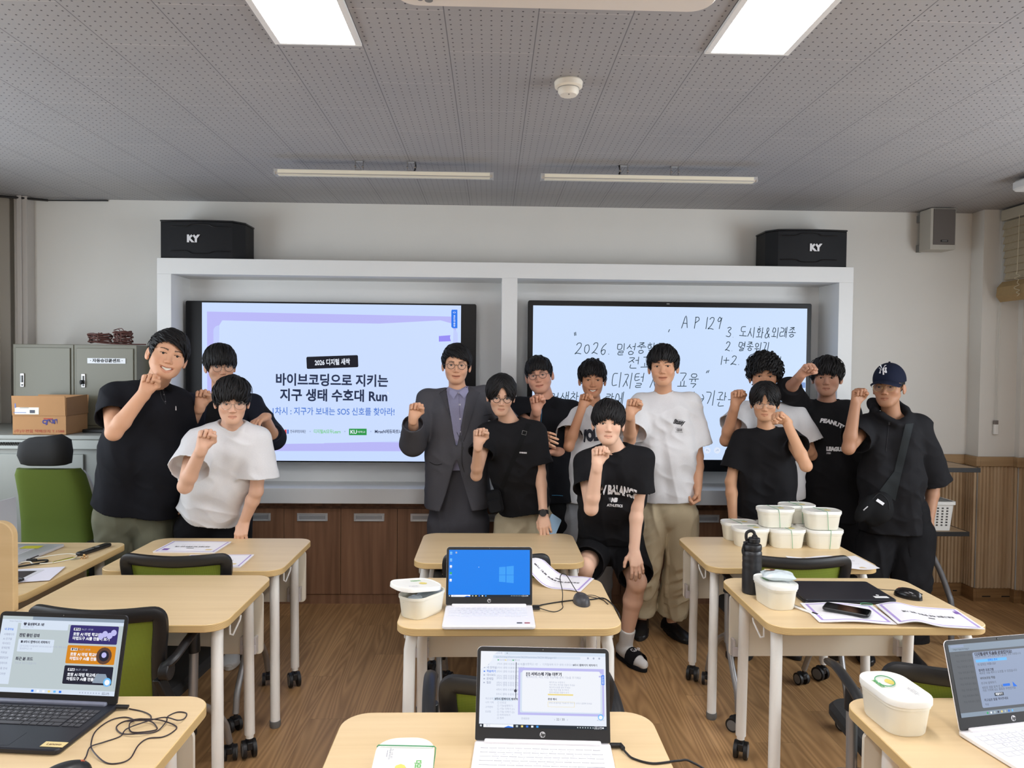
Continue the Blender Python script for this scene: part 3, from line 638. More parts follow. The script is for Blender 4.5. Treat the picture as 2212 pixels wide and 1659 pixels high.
# ================================================================ TABLES
M_top = wood('beech laminate', (226, 200, 158), (212, 184, 140), scale=(1.4, 30, 30), rough=0.38, contrast=0.7, spec=0.35)
def ply_mat():
    m = bpy.data.materials.new('banded ply edge'); m.use_nodes = True; nt = m.node_tree; b = nt.nodes['Principled BSDF']
    tc = nd(nt, 'ShaderNodeTexCoord'); sep = nd(nt, 'ShaderNodeSeparateXYZ'); nt.links.new(tc.outputs['Object'], sep.inputs[0])
    f = math_node(nt, 'FRACT', math_node(nt, 'MULTIPLY', sep.outputs[2], 300.0))
    c = ramp(nt, f, [(0.3, srgb(186, 152, 98)), (0.55, srgb(220, 190, 136))]); nt.links.new(c, b.inputs['Base Color']); b.inputs['Roughness'].default_value = .5; return m
M_ply = ply_mat()
M_leg = mat('white powder coat', (238, 236, 230), 0.42, bump=0.1, bscale=400); M_panel = mat('cream steel panel', (224, 217, 200), 0.45)
M_clip = mat('clear plastic clip', (215, 210, 212), 0.15, alpha=0.55); M_foot = mat('grey rubber foot', (110, 110, 108), 0.6)
M_rubber = mat('caster rubber', (22, 22, 24), 0.5); M_hub = mat('caster hub grey', (120, 120, 120), 0.45)
TW, TD, TH = .80, .60, .72
def add_caster(par, x, y, top, rz=0.3, r=.036):
    mb = MB(); mb.cyl((x, y, top), (x, y, r * 2 + .004), .009, n=10); mb.T = Matrix.Translation((x, y, 0)) @ Matrix.Rotation(rz, 4, 'Z')
    mb.box((0, .012, r * 1.55), (.024, .05, r * .9)); c = mb.build('caster', M_rubber, par, bevel=.004)
    for s in (-1, 1):
        mb = MB(); mb.T = Matrix.Translation((x, y, 0)) @ Matrix.Rotation(rz, 4, 'Z')
        mb.cyl((s * .0125, .016, r), (s * .027, .016, r), r, n=22, mi=0); mb.cyl((s * .0272, .016, r), (s * .029, .016, r), r * .74, n=22, mi=1); mb.build('wheel', [M_rubber, M_hub], c)
def make_table(label, loc):
    t = thing('school_table', label, 'table', loc, 0, 'rolling classroom tables with beech tops')
    mb = MB(); mb.prism(rrect(TW, TD, .075, 8), TH - .028, TH, 0, 1, ch=.0025); o = mb.build('tabletop', [M_ply, M_top], t, smooth=30)
    o.data.polygons[0].use_smooth = True
    for s in (-1, 1):
        mb = MB(); x = s * (TW / 2 - .045)
        mb.tube([(x - s * .01, -TD / 2 + .10, TH - .03), (x, -TD / 2 + .07, TH - .10), (x + s * .008, -TD / 2 + .055, .03)], .021, n=16); mb.build('leg', M_leg, t)
        mb = MB(); mb.lathe([(0, 0.0), (.021, 0.0), (.024, .008), (.024, .03), (.0, .031)], (x + s * .008, -TD / 2 + .055, 0), n=18); mb.build('foot', M_foot, t)
        mb = MB(); mb.tube([(x - s * .01, TD / 2 - .17, TH - .03), (x - s * .01, TD / 2 - .15, .105)], .021, n=16); mb.cyl((x - s * .01, TD / 2 - .15, .105), (x - s * .01, TD / 2 - .15, .09), .016, n=14); mb.build('leg', M_leg, t)
        add_caster(t, x - s * .01, TD / 2 - .15, .1, rz=.5 * s)
        mb = MB(); mb.prism([(-TD / 2 + .09, .655), (-TD / 2 + .05, .69), (TD / 2 - .14, .69), (TD / 2 - .14, .66)], -.012, .012); mb.build('bracket', M_leg, t, bevel=.002)
        br = [c for c in t.children if c.name.startswith('bracket')][-1]
        for v in br.data.vertices: a_, b_, c_ = v.co; v.co = (x - s * .012 + c_, a_, b_)
        bm = bmesh.new(); bm.from_mesh(br.data); bmesh.ops.recalc_face_normals(bm, faces=bm.faces); bm.to_mesh(br.data); bm.free()
        hx = x + s * .024
        mb = MB(); mb.tube([(hx, -TD / 2 + .13, .69), (hx, -TD / 2 + .13, .64), (hx, -TD / 2 + .16, .625), (hx, -TD / 2 + .235, .655), (hx, -TD / 2 + .245, .67)], .0035, n=6); mb.build('bag_hook', M_leg, t)
    # modesty panel: one plate with three slots
    mb = MB(); z0, z1, y0 = .425, .685, TD / 2 - .115; hx = TW / 2 - .0
    mb.T = TM((0, y0, (z0 + z1) / 2), UP); mb.prism(rrect(TW - .02, z1 - z0, .02, 5), -.006, .006, 0, ch=.001); mb.T = Matrix()
    for x in (-.2, 0, .2):
        mb.T = TM((x, y0 - .0064, .60), UP); mb.prism(rrect(.115, .009, .004, 4), -.0008, .0008, 1); mb.T = TM((x, y0 - .0062, .60), UP); mb.prism(rrect(.123, .015, .006, 4), -.0004, .0004, 2); mb.T = Matrix()
    mb.build('modesty_panel', [M_panel, M_black, M_leg], t, smooth=30)
    for s in (-1, 1):
        mb = MB()
        for q in (-.034, .02): mb.box((s * (TW / 2 - .055) + q, y0 - .02, .47), (.012, .032, .07))
        mb.box((s * (TW / 2 - .055) - .007, y0 - .036, .455), (.066, .004, .04)); mb.build('clip', M_clip, t, bevel=.002)
    return t
TBL = {}
for key, x, y, lab in (('A', .505, 3.62, 'rolling beech table in front of the suited man, bare, behind the blue screen laptop'),
    ('B', .533, 2.795, 'rolling beech table holding the laptop with the blue screen and an opened tub'),
    ('F', .485, 1.592, 'rolling beech table nearest the camera in the middle, holding the laptop with the browser page'),
    ('LA', -.86, 3.49, 'rolling beech table with two lavender booklets, beside the boy in the white shirt'),
    ('LB', -.868, 2.83, 'rolling beech table with nothing on it, between the booklets table and the black laptop'),
    ('FL', -.69, 1.69, 'rolling beech table carrying the black laptop with orange and navy banners'),
    ('RA', 1.86, 3.55, 'rolling beech table carrying the stacked white tubs'),
    ('RB', 1.855, 2.80, 'rolling beech table with black bottle, closed black laptop and open booklet'),
    ('FR', 1.833, 1.665, 'rolling beech table with one tub and a white laptop at the lower right corner')):
    if not TBL: TBL[key] = make_table(lab, (x, y, 0))
    else: TBL[key] = dup(TBL['A'], (x, y, 0), 0, lab)

# ================================================================ CHAIRS
def mesh_fabric():
    m = bpy.data.materials.new('green chair mesh'); m.use_nodes = True; nt = m.node_tree; b = nt.nodes['Principled BSDF']
    tc = nd(nt, 'ShaderNodeTexCoord'); sep = nd(nt, 'ShaderNodeSeparateXYZ'); nt.links.new(tc.outputs['Object'], sep.inputs[0])
    a = math_node(nt, 'GREATER_THAN', math_node(nt, 'FRACT', math_node(nt, 'MULTIPLY', sep.outputs[0], 260.0)), .42)
    c = math_node(nt, 'GREATER_THAN', math_node(nt, 'FRACT', math_node(nt, 'MULTIPLY', sep.outputs[2], 210.0)), .30)
    f = math_node(nt, 'MULTIPLY', a, c)
    mx = nd(nt, 'ShaderNodeMix', data_type='RGBA'); nt.links.new(f, mx.inputs[0]); mx.inputs[6].default_value = (*srgb(146, 162, 56), 1); mx.inputs[7].default_value = (*srgb(106, 124, 26), 1)
    nt.links.new(mx.outputs[2], b.inputs['Base Color']); b.inputs['Roughness'].default_value = .75; b.inputs['Alpha'].default_value = 1
    bp = nd(nt, 'ShaderNodeBump'); bp.inputs['Strength'].default_value = .5; bp.inputs['Distance'].default_value = .001; nt.links.new(f, bp.inputs['Height']); nt.links.new(bp.outputs['Normal'], b.inputs['Normal'])
    return m
M_mesh = mesh_fabric(); M_seat = mat('black seat fabric', (26, 27, 29), 0.85, noise=.1, nscale=300, bump=.3, bscale=900)
def make_chair(label, loc, rz):
    """faces +Y; origin on the floor below the seat centre"""
    t = thing('mesh_chair', label, 'chair', loc, rz, 'green mesh back rolling chairs')
    W_ = .45
    def back(u, z):      # u -1..1 across, bowed towards the sitter at the edges; leaning back upwards
        k = (z - .45) / .38; z = .45 + (z - .45) * .91; return (u * (.220 - .012 * (1 - k)), -.235 - .055 * k - .0 + .035 * u * u, z)
    # frame ring
    path = []
    N = 9
    for i in range(N + 1): path.append(back(-1 + 2 * i / N, .815 + (-.004 + .012 * ((-1 + 2 * i / N) ** 2))))
    right = [back(1, .815 - .36 * i / 8) for i in range(1, 9)]; left = [back(-1, .455 + .36 * i / 8) for i in range(0, 8)]
    bot = [back(1 - 2 * i / 6, .452) for i in range(1, 6)]
    mb = MB()
    def bar(pts, w0, w1, th):
        """flat bar: w across in-plane, th front-back"""
        rings = []
        P = [Vector(p) for p in pts]
        for i, p in enumerate(P):
            d = (P[min(i + 1, len(P) - 1)] - P[max(i - 1, 0)]).normalized(); yv = Vector((0, 1, .14)).normalized(); x = d.cross(yv).normalized(); w_ = (w0 + (w1 - w0) * i / (len(P) - 1)) / 2
            rings.append([p + x * w_ * a + yv * th / 2 * b for a, b in ((-1, -.5), (-.6, -1), (.6, -1), (1, -.5), (1, .5), (.6, 1), (-.6, 1), (-1, .5))])
        mb.loft(rings)
    hf_ = [(-.93, .43), (-.93, .56), (-.95, .66), (-.985, .745), (-.985, .79), (-.95, .808), (-.85, .812), (-.5, .808), (0, .804)]
    hp = [back(u, z) for u, z in hf_] + [back(-u, z) for u, z in hf_[:-1][::-1]]
    bar(spline([(x, y - .002, z) for x, y, z in hp], 3), .048, .048, .03)
    bar([back(-.95 + 1.9 * i / 6, .445) for i in range(7)], .045, .045, .03)
    mb.build('backrest_frame', M_dark, t, smooth=50)
    mb = MB(); rows = []
    for j in range(9): rows.append([Vector(back((-1 + 2 * i / 10) * .94, .455 + .35 * j / 8)) + Vector((0, .012, 0)) for i in range(11)])
    fr = [[p + Vector((0, .0, 0)) for p in r_] for r_ in rows]; bk = [[p + Vector((0, -.006, 0)) for p in r_] for r_ in rows]
    mb.loft(fr, cap=False, closed=False); mb.loft(bk, cap=False, closed=False); mb.build('mesh_back', M_mesh, t)
    mb = MB(); mb.T = Matrix.Translation((0, .01, 0)); mb.prism(rrect(.46, .44, .07), .43, .48, ch=.014); mb.build('seat', M_seat, t)
    for s in (-1, 1):
        x = s * .25
        # back strut down to the seat frame
        mb = MB(); mb.loft([[(x - s * .03 + a, y + b, z) for a, b in ((-.012, -.024), (.012, -.024), (.012, .024), (-.012, .024))] for x, y, z in ((s * .245, -.262, .56), (s * .262, -.225, .47), (s * .268, -.16, .36), (s * .27, -.10, .30))]); mb.build('back_strut', M_dark, t, bevel=.004)
        mb = MB(); mb.box((s * .245, -.10, .287), (.03, .055, .032)); mb.build('strut_cap', M_black, t, bevel=.006)
        # arm
        mb = MB(); pts = spline([(s * .235, -.27, .60), (s * .262, -.24, .625), (s * .268, -.14, .66), (s * .268, .0, .675), (s * .262, .10, .655)], 5)
        mb.tube(pts, [.019, .02, .021, .022, .022, .021, .02, .02] + [.021] * (len(pts) - 9) + [.012], n=12, flat=.62); mb.build('armrest', M_dark, t)
        mb = MB(); mb.cyl((s * .225, -.262, .585), (s * .258, -.262, .585), .03, n=16); mb.build('arm_joint', M_dark, t, bevel=.003); mb = MB(); mb.cyl((s * .262, -.11, .66), (s * .264, -.11, .59), .022, n=14); mb.build('arm_socket', M_dark, t, bevel=.003)
        # silver post and leg frame
        mb = MB(); mb.cyl((s * .264, -.11, .60), (s * .264, -.12, .36), .016, n=14)
        mb.tube(spline([(s * .262, -.115, .37), (s * .255, -.17, .25), (s * .25, -.215, .17), (s * .25, -.235, .085)], 4), .014, n=12)
        mb.tube(spline([(s * .262, -.12, .40), (s * .262, .02, .32), (s * .255, .16, .20), (s * .25, .225, .085)], 4), .014, n=12)
        mb.build('leg_frame', M_silver, t)
        add_caster(t, s * .25, -.235, .095, rz=.8, r=.031); add_caster(t, s * .25, .228, .095, rz=.3 * s, r=.031)
    mb = MB(); mb.cyl((-.25, .0, .335), (.25, .0, .335), .012, n=10); mb.cyl((-.25, -.12, .405), (.25, -.12, .405), .012, n=10); mb.build('cross_bar', M_silver, t)
    return t
ch0 = None
for x, y, rz, lab in ((-.905, 3.43, 0.0, 'green mesh chair pushed under the table with the two lavender booklets'),
    (-.86, 2.745, -.06, 'green mesh chair behind the black laptop, its right armrest showing'),
    (.49, 3.44, 0.0, 'green mesh chair mostly hidden behind the laptop with the blue screen'),
    (.55, 2.20, .06, 'green mesh chair behind the white laptop in the middle front, mostly hidden'),
    (1.83, 3.42, 0.0, 'green mesh chair pushed under the table with the stacked tubs'),
    (1.845, 2.245, -.10, 'green mesh chair at the lower right, between bottle table and the single tub')):
    if ch0 is None: ch0 = make_chair(lab, (x, y, 0), rz)
    else: dup(ch0, (x, y, 0), rz, lab)

# green executive chair by the storage units
t = thing('office_chair', 'green high back office chair with a black headrest beside the grey console', 'chair', (-1.92, 4.02, 0), 0.0)
M_gfab = mat('green upholstery', (80, 98, 22), 0.8, noise=.08, nscale=400, bump=.3, bscale=900)
mb = MB(); rings = []
for z, w_, y in ((.56, .205, -.01), (.62, .208, .01), (.75, .203, .0), (.9, .196, -.03), (1.02, .185, -.075), (1.055, .165, -.088)):
    rings.append([(w_ * math.copysign(abs(math.cos(a)) ** .35, math.cos(a)), y + .05 * (abs(math.cos(a)) ** 3) * .8 + .03 * math.sin(a), z) for a in [2 * PI * k / 64 for k in range(64)]])
mb.loft(rings); mb.build('backrest', M_gfab, t, smooth=60)
mb = MB(); rings = []
for z, w_, y in ((.55, .215, .012), (.62, .218, .035), (.75, .213, .022), (.9, .206, -.008), (1.0, .192, -.045), (1.04, .17, -.06)):
    rings.append([(w_ * math.copysign(abs(math.cos(a)) ** .3, math.cos(a)), y + .05 * (abs(math.cos(a)) ** 3) * .8 + .018 * math.sin(a), z) for a in [2 * PI * k / 28 for k in range(28)]])
mb.loft(rings); mb.build('back_shell', mat('white shell', (205, 207, 208), 0.35), t, smooth=60)
mb = MB(); rings = []
for z, w_, y, th in ((1.075, .10, -.10, .025), (1.085, .128, -.10, .045), (1.14, .140, -.11, .05), (1.20, .132, -.11, .045), (1.23, .085, -.11, .02)):
    rings.append([(w_ * math.copysign(abs(math.cos(a)) ** .4, math.cos(a)), y + th * math.sin(a) + .03 * math.cos(a) ** 2, z + (.012 * math.cos(a) if z > 1.1 else 0)) for a in [2 * PI * k / 64 for k in range(64)]])
mb.loft(rings); mb.build('headrest', M_seat, t, smooth=60)
mb = MB(); mb.T = Matrix.Translation((0, -.2, 0)); mb.prism(rrect(.5, .48, .09), .44, .53, ch=.02); mb.build('seat', M_gfab, t)
mb = MB(); mb.cyl((0, -.15, .44), (0, -.15, .12), .028, n=14); mb.box((0, -.05, .46), (.08, .3, .04)); mb.build('gas_lift', M_dark, t)
for s in (-1, 1):
    mb = MB(); mb.box((s * .27, -.16, .66), (.07, .25, .03)); mb.box((s * .27, -.12, .56), (.03, .05, .2)); mb.build('armrest', M_dark, t, bevel=.008)
mb = MB()
for k in range(5):
    a = 2 * PI * k / 5 + .3; mb.tube([(0, -.15, .11), (.28 * math.cos(a), -.15 + .28 * math.sin(a), .075)], [.028, .015], n=8)
mb.build('star_base', M_silver, t)
for k in range(5):
    a = 2 * PI * k / 5 + .3; add_caster(t, .28 * math.cos(a), -.15 + .28 * math.sin(a) - .01, .07, rz=a, r=.028)

# ================================================================ STORAGE ON THE LEFT
M_olive = mat('olive grey steel', (108, 106, 90), 0.42, noise=.03, nscale=4); M_olive2 = mat('olive grey door', (114, 112, 96), 0.4, noise=.03, nscale=4)
M_con = mat('pale grey steel', (154, 157, 152), 0.42, noise=.03, nscale=4)
t = thing('console', 'pale grey steel equipment console behind the green office chair', 'console', (-2.34, 4.62, 0))
mb = MB(); mb.bx(-.56, .56, -.33, .45, 0.06, 1.13); mb.build('body', M_con, t, bevel=.004)
mb = MB(); mb.bx(-.575, .575, -.345, .46, 1.175, 1.20); mb.loft([[(-.57, -.34, 1.175), (-.57, -.36, 1.12), (-.57, .45, 1.12), (-.57, .45, 1.175)], [(.57, -.34, 1.175), (.57, -.36, 1.12), (.57, .45, 1.12), (.57, .45, 1.175)]]); mb.build('top', M_con, t, bevel=.004)
mb = MB()
for i in range(42): mb.box((-.25 + i * .0098, -.352, 1.147), (.003, .008, .03), rot=(.3, .5, 0))
mb.build('vent', M_black, t, smooth=0)
mb = MB(); mb.bx(-.30, .43, -.345, -.331, .15, 1.09); d = mb.build('door', M_con, t, bevel=.003)
for x in (-.26, .39):
    mb = MB(); mb.box((x, -.347, .80), (.045, .006, .032), 0); mb.box((x - .006, -.351, .80), (.016, .004, .018), 1); mb.build('latch', [mat('latch cream', (190, 186, 170), .4), M_black], d, bevel=.001)
mb = MB(); mb.bx(.40, .56, -.12, .4, 1.09, 1.11); mb.bx(-.56, .56, -.33, .45, 0, .06); mb.build('plinth', M_dark, t)
def locker(x0, x1, lab, sign):
    t = thing('steel_cabinet', lab, 'cabinet', ((x0 + x1) / 2, 4.90, 1.2003), 0, 'olive grey steel cabinets on the console')
    w_ = x1 - x0; h = .535
    mb = MB(); mb.bx(-w_ / 2 + .001, w_ / 2 - .001, -.28, .225, 0, h); mb.build('body', M_olive, t, bevel=.003)
    mb = MB(); mb.bx(-w_ / 2 + .02, w_ / 2 - .02, -.288, -.281, .03, h - .022); d = mb.build('door', M_olive2, t, bevel=.002)
    mb = MB(); mb.box((-w_ / 2 + .065, -.292, .31), (.024, .008, .085), 0); mb.box((-w_ / 2 + .065, -.298, .318), (.012, .008, .045), 1); mb.cyl((-w_ / 2 + .065, -.296, .28), (-w_ / 2 + .065, -.3, .28), .007, n=10, mi=1); mb.build('handle', [M_chrome, mat('handle dark metal', (90, 90, 88), .3, .8)], d, bevel=.002)  # lever and lock button in a darker metal than the plate
    if sign:
        mb = MB(); mb.box((0.012, -.2905, .435), (.235, .003, .033), 0); mb.text('· 자동승강콘센트 ·', .024, TM((.012, -.2925, .435), UP), 1, bold=.001, width=.2); mb.build('name_plate', [mat('plate white', (225, 228, 232), .4), M_black], d)
        mb = MB(); mb.torus((-w_ / 2 + .062, -.305, .30), .012, .0015, (0, 1, 0)); mb.ball((-w_ / 2 + .06, -.31, .3), (.010, .006, .016), 6); tag(mb.build('key_bundle', M_black), 'black key tag hanging from the cabinet door with the white name plate', 'keys'); 
        k = bpy.data.objects[-1] if False else [o for o in bpy.data.objects if o.name.startswith('key_bundle')][0]; k.location = t.location
    return t
locker(-2.53, -2.155, 'olive grey steel cabinet without a name plate, nearest the corner channel', False)
locker(-2.155, -1.765, 'olive grey steel cabinet with a white Korean name plate on its door', True)
# coiled brown cable bundles
M_cab = mat('brown cable', (96, 62, 56), 0.5)
random.seed(5)
def coil(x, y, z, rx, rz_, n, lab, upr):
    mb = MB(); pts = []
    for k in range(n * 12):
        a = 2 * PI * k / 12; pts.append((x + rx * math.cos(a) * random.uniform(.8, 1.05), y + (.045 * math.sin(a)) * random.uniform(.5, 1.2), z + .008 + (math.sin(a * .37) * .5 + .5) * rz_ + random.uniform(0, .012)))
    mb.tube(spline(pts, 2), .0042, n=5)
    for q in (-1, 1): mb.tube([(x + q * .01, y - .05, z + .02), (x + q * .012, y - .052, z + rz_), (x - q * .01, y, z + rz_ + .02), (x, y + .04, z + .03)], .004, n=5)
    if upr: mb.tube(spline([(x, y - .02, z + rz_), (x - .02, y - .02, z + rz_ + .03), (x - .05, y - .02, z + rz_ + .022), (x + .0, y - .02, z + rz_ + .035), (x + .02, y - .02, z + rz_)], 4), .003, n=5)
    else: mb.tube(spline([(x - .05, y - .04, z + .02), (x + .1, y - .06, z + .006), (x + .2, y - .05, z + .004), (x + .3, y - .02, z + .004)], 3), .004, n=5)
    tag(mb.build('cable_bundle', M_cab), lab, 'cable', 'bundled brown cables')
coil(-2.045, 4.72, 1.738, .075, .055, 9, 'coiled brown cable bundle on the steel cabinets, nearer the corner', False)
coil(-1.905, 4.73, 1.738, .06, .07, 10, 'coiled brown cable bundle with a loop sticking up, nearer the man in the polo', True)
# cardboard box
M_card = mat('cardboard', (176, 132, 88), 0.8, noise=.05, nscale=20); M_card2 = mat('cardboard inside', (150, 112, 76), 0.85)
t = thing('cardboard_box', 'open brown cardboard box with a white shipping label on the console', 'box', (-2.178, 4.42, 1.2003), 0.03)
mb = MB(); w_, d_, h = .30, .24, .112
for a in ((-w_ / 2, w_ / 2, -d_ / 2, -d_ / 2 + .005), (-w_ / 2, w_ / 2, d_ / 2 - .005, d_ / 2), (-w_ / 2, -w_ / 2 + .005, -d_ / 2 + .005, d_ / 2 - .005), (w_ / 2 - .005, w_ / 2, -d_ / 2 + .005, d_ / 2 - .005)): mb.bx(*a, 0, h)
mb.bx(-w_ / 2, w_ / 2, -d_ / 2, d_ / 2, 0, .004); mb.build('body', M_card, t, smooth=0)
for (p, q, mm) in (((0, -d_ / 2 - .002, 0), (w_, .005, .115), 0), ((0, d_ / 2 + .0, 0), (w_, .005, .112), 0)):
    mb = MB(); mb.box((0, 0, q[2] / 2), q); o = mb.build('flap', M_card, t, smooth=0); o.location = (p[0], p[1], h + .0005); o.rotation_euler = (R(3 if p[1] < 0 else -8), 0, 0)
mb = MB(); mb.prism([(-d_ / 2, 0), (d_ / 2, 0), (d_ / 2 - .01, .115), (-d_ / 2 + .0, .105)], -.0025, .0025); o = mb.build('flap', M_card2, t, smooth=0); o.location = (w_ / 2 + .003, 0, h + .0005); o.rotation_euler = (R(90), 0, R(90)); 
mb = MB(); mb.box((-.066, -d_ / 2 - .0065, h + .05), (.135, .001, .085), 0)
for i, (x, z, a, b_) in enumerate(((-.13, .085, .03, .004), (-.045, .086, .035, .005), (-.105, .018, .07, .003), (-.035, .024, .028, .018), (-.130, .06, .006, .03), (-.08, .045, .05, .002))): mb.box((x, -d_ / 2 - .0078, h + z), (a, .0008, b_), 1 if i in (1, 3, 5) else 2)
o = mb.build('shipping_label', [mat('label paper', (230, 228, 215), .6), mat('label ink', (70, 75, 90), .6), mat('label blue', (90, 120, 190), .6)], t, smooth=0)
mb = MB(); mb.text('(주)우편물 택배상자 T.1588', .02, TM((.0, -d_ / 2 - .0012, .02), UP), 0, width=.28); mb.text('CJ택배', .03, TM((.06, -d_ / 2 - .0012, .075), UP), 1, bold=.002, width=.085); mb.box((.05, -d_ / 2 - .001, .094), (.05, .001, .006), 0)
mb.build('printing', [mat('box red ink', (168, 62, 48), .7), mat('box blue ink', (60, 60, 130), .7)], t, smooth=0)
mb = MB(); mb.prism(rrect(.30, .12, .01), 0, .02); o = tag(mb.build('keyboard', M_black, bevel=.003), 'black keyboard lying on the console beside the cardboard box', 'keyboard'); o.location = (-1.86, 4.5, 1.2003)

# ================================================================ TEACHER'S DESK
t = thing('teacher_desk', 'beech teacher desk at the left edge with laptop, cables and papers', 'desk', (-2.1, 3.24, 0))
mb = MB(); mb.prism(rrect(1.48, .90, (.06, .02, .02, .10), 8), .69, .72, 0, 1, ch=.002); mb.build('desktop', [M_ply, M_top], t, smooth=30)
mb = MB(); mb.T = Matrix(); mb.bx(-.70, .66, -.38, -.33, .655, .69); mb.bx(.62, .66, -.33, .36, .655, .69); mb.build('frame', mat('desk rail grey', (140, 143, 148), .4), t, bevel=.002)
mb = MB(); mb.bx(-.70, .60, .30, .32, .25, .655); mb.build('back_panel', M_panel, t)
for x, y in ((.63, .38), (-.68, .38), (-.68, -.36), (.63, -.36)):
    mb = MB(); mb.cyl((x, y, 0), (x, y, .655), .022, n=14); mb.build('leg', M_leg, t)
M_lw = wood('light wood board', (208, 180, 136), (192, 162, 116), scale=(1.2, 22, 22), rough=.45, contrast=.6)
mb = MB(); mb.prism(rrect(1.0, 1.046, (.055, .02, .001, .001), 10), -.015, .015, 0, ch=.003); o = mb.build('divider_board', M_lw, None, smooth=30); o.rotation_euler = UP; o.location = (-1.776, 2.69, .5236); tag(o, 'tall beech divider board with a rounded corner at the left edge', 'divider')
# ================================================================ SHELF CART ON THE RIGHT
t = thing('utility_cart', 'shelf trolley with black edged boards behind the boy in the navy cap', 'cart', (3.26, 4.58, 0))
M_shelf = wood('shelf board', (168, 140, 108), (140, 112, 82), scale=(2, 20, 20), rough=.5)
for z, x1, lab in ((1.005, .245, 1), (.605, .185, 0)):
    mb = MB(); mb.bx(-.36, x1, -.16, .27, z, z + .014, 1); mb.bx(-.362, x1 + .004, -.164, -.158, z - .012, z + .016, 0); mb.bx(x1, x1 + .004, -.158, .27, z - .012, z + .016, 0); mb.build('shelf', [M_black, M_shelf], t, bevel=.001)
for x in (-.34, .13):
    mb = MB(); mb.bx(x - .015, x + .015, .2, .23, .0, 1.004); mb.build('post', mat('cart post', (205, 203, 198), .4), t)
    mb = MB(); mb.prism([(-.15, 0), (.2, 0), (.2, -.05), (.14, -.05)], -.008, .008); o = mb.build('bracket', M_dark, t); o.rotation_euler = (R(90), 0, R(90)); o.location = (x, 0, .592)
t = thing('basket', 'white plastic basket with round holes on the lower shelf behind the boy in the cap', 'basket', (3.28, 4.56, .6195))
mb = MB(); n = 24; M_bask = mat('white plastic', (222, 222, 218), .4)
rings = [[(a * sx, b_ * sy, z) for a, b_ in rrect(1, 1, .12)] for sx, sy, z in ((.16, .2, 0), (.19, .23, .18))]
mb.loft(rings, cap=False); mb.poly(rings[0]); mb.build('body', M_bask, t, smooth=30)
mb = MB(); mb.loft([[(a * .205, b_ * .245, z) for a, b_ in rrect(1, 1, .12)] for z in (.165, .185)] , cap=False); mb.loft([[(a * s, b_ * (s + .04), .185) for a, b_ in rrect(1, 1, .12)] for s in (.205, .18)], cap=False); mb.build('rim', M_bask, t)
mb = MB()
for i in range(4):
    for j in range(7): z = .035 + j * .018; mb.box(((-.045 + i * .03), -.1005 - .015 * z / .18 - .0005, z), (.012, .001, .009), rot=(R(-4.8), 0, 0))
for i in range(5):
    for j in range(7): z = .035 + j * .018; mb.box((.0805 + .015 * z / .18, -.07 + i * .034, z), (.001, .012, .009), rot=(0, R(4.8), 0))
mb.build('hole_pattern', mat('basket holes', (70, 68, 66), .8), t, smooth=0)
t2_ = [((0.02, -.02, .10), (.05, .09, .13), (.2, .3, .1), (205, 208, 200)), ((-.03, .03, .10), (.06, .06, .15), (.1, -.25, .3), (120, 128, 150)), ((.03, .05, .10), (.05, .05, .13), (-.2, .2, .7), (214, 210, 180))]
for i, (c, d, r_, col_) in enumerate(t2_):
    mb = MB(); mb.box((0, 0, 0), d, rot=r_); o = tag(mb.build('snack_pack', mat('pack %d' % i, col_, .4), bevel=.006), ['pale grey packet', 'blue grey packet', 'cream packet'][i] + ' poking out of the white basket', 'packet', 'packets in the basket'); o.location = (3.28 + c[0], 4.56 + c[1], .6195 + c[2])
for i in range(9):
    mb = MB(); mb.prism(rrect(.22, .17, .004), 0, .0125); o = mb.build('paper_pad', mat('pad %d' % (i % 3), [(214, 213, 210), (190, 192, 190), (150, 152, 158)][i % 3], .6), None); o.location = (3.17 + .006 * (i % 2), 4.56, 1.0195 + i * .0165 + (.0)); o.rotation_euler = (0, 0, .08 * math.sin(i * 2.3)); o.scale = (1, 1, 1.31)
    tag(o, ['lowest pad', 'second lowest pad', 'third pad from the bottom', 'fourth pad from the bottom', 'middle pad', 'fourth pad from the top', 'third pad from the top', 'second pad from the top', 'topmost pad'][i] + ' of the stack behind the cap boy', 'pad', 'stacked pads on the trolley')
mb = MB(); mb.tube(spline([at(1975, 1100, Y=4.25), at(2004, 1178, Y=4.22), at(2030, 1232, Y=4.2), at(2048, 1280, Y=4.18), at(2055, 1310, Y=4.16), (at(2056, 1345, Y=4.15)[0], 4.15, .0)], 5), .0165, n=14)
tag(mb.build('bent_tube', mat('grey tube', (112, 114, 118), .4, .3)), 'bent grey metal tube standing on the floor beside the boy in the cap', 'tube')
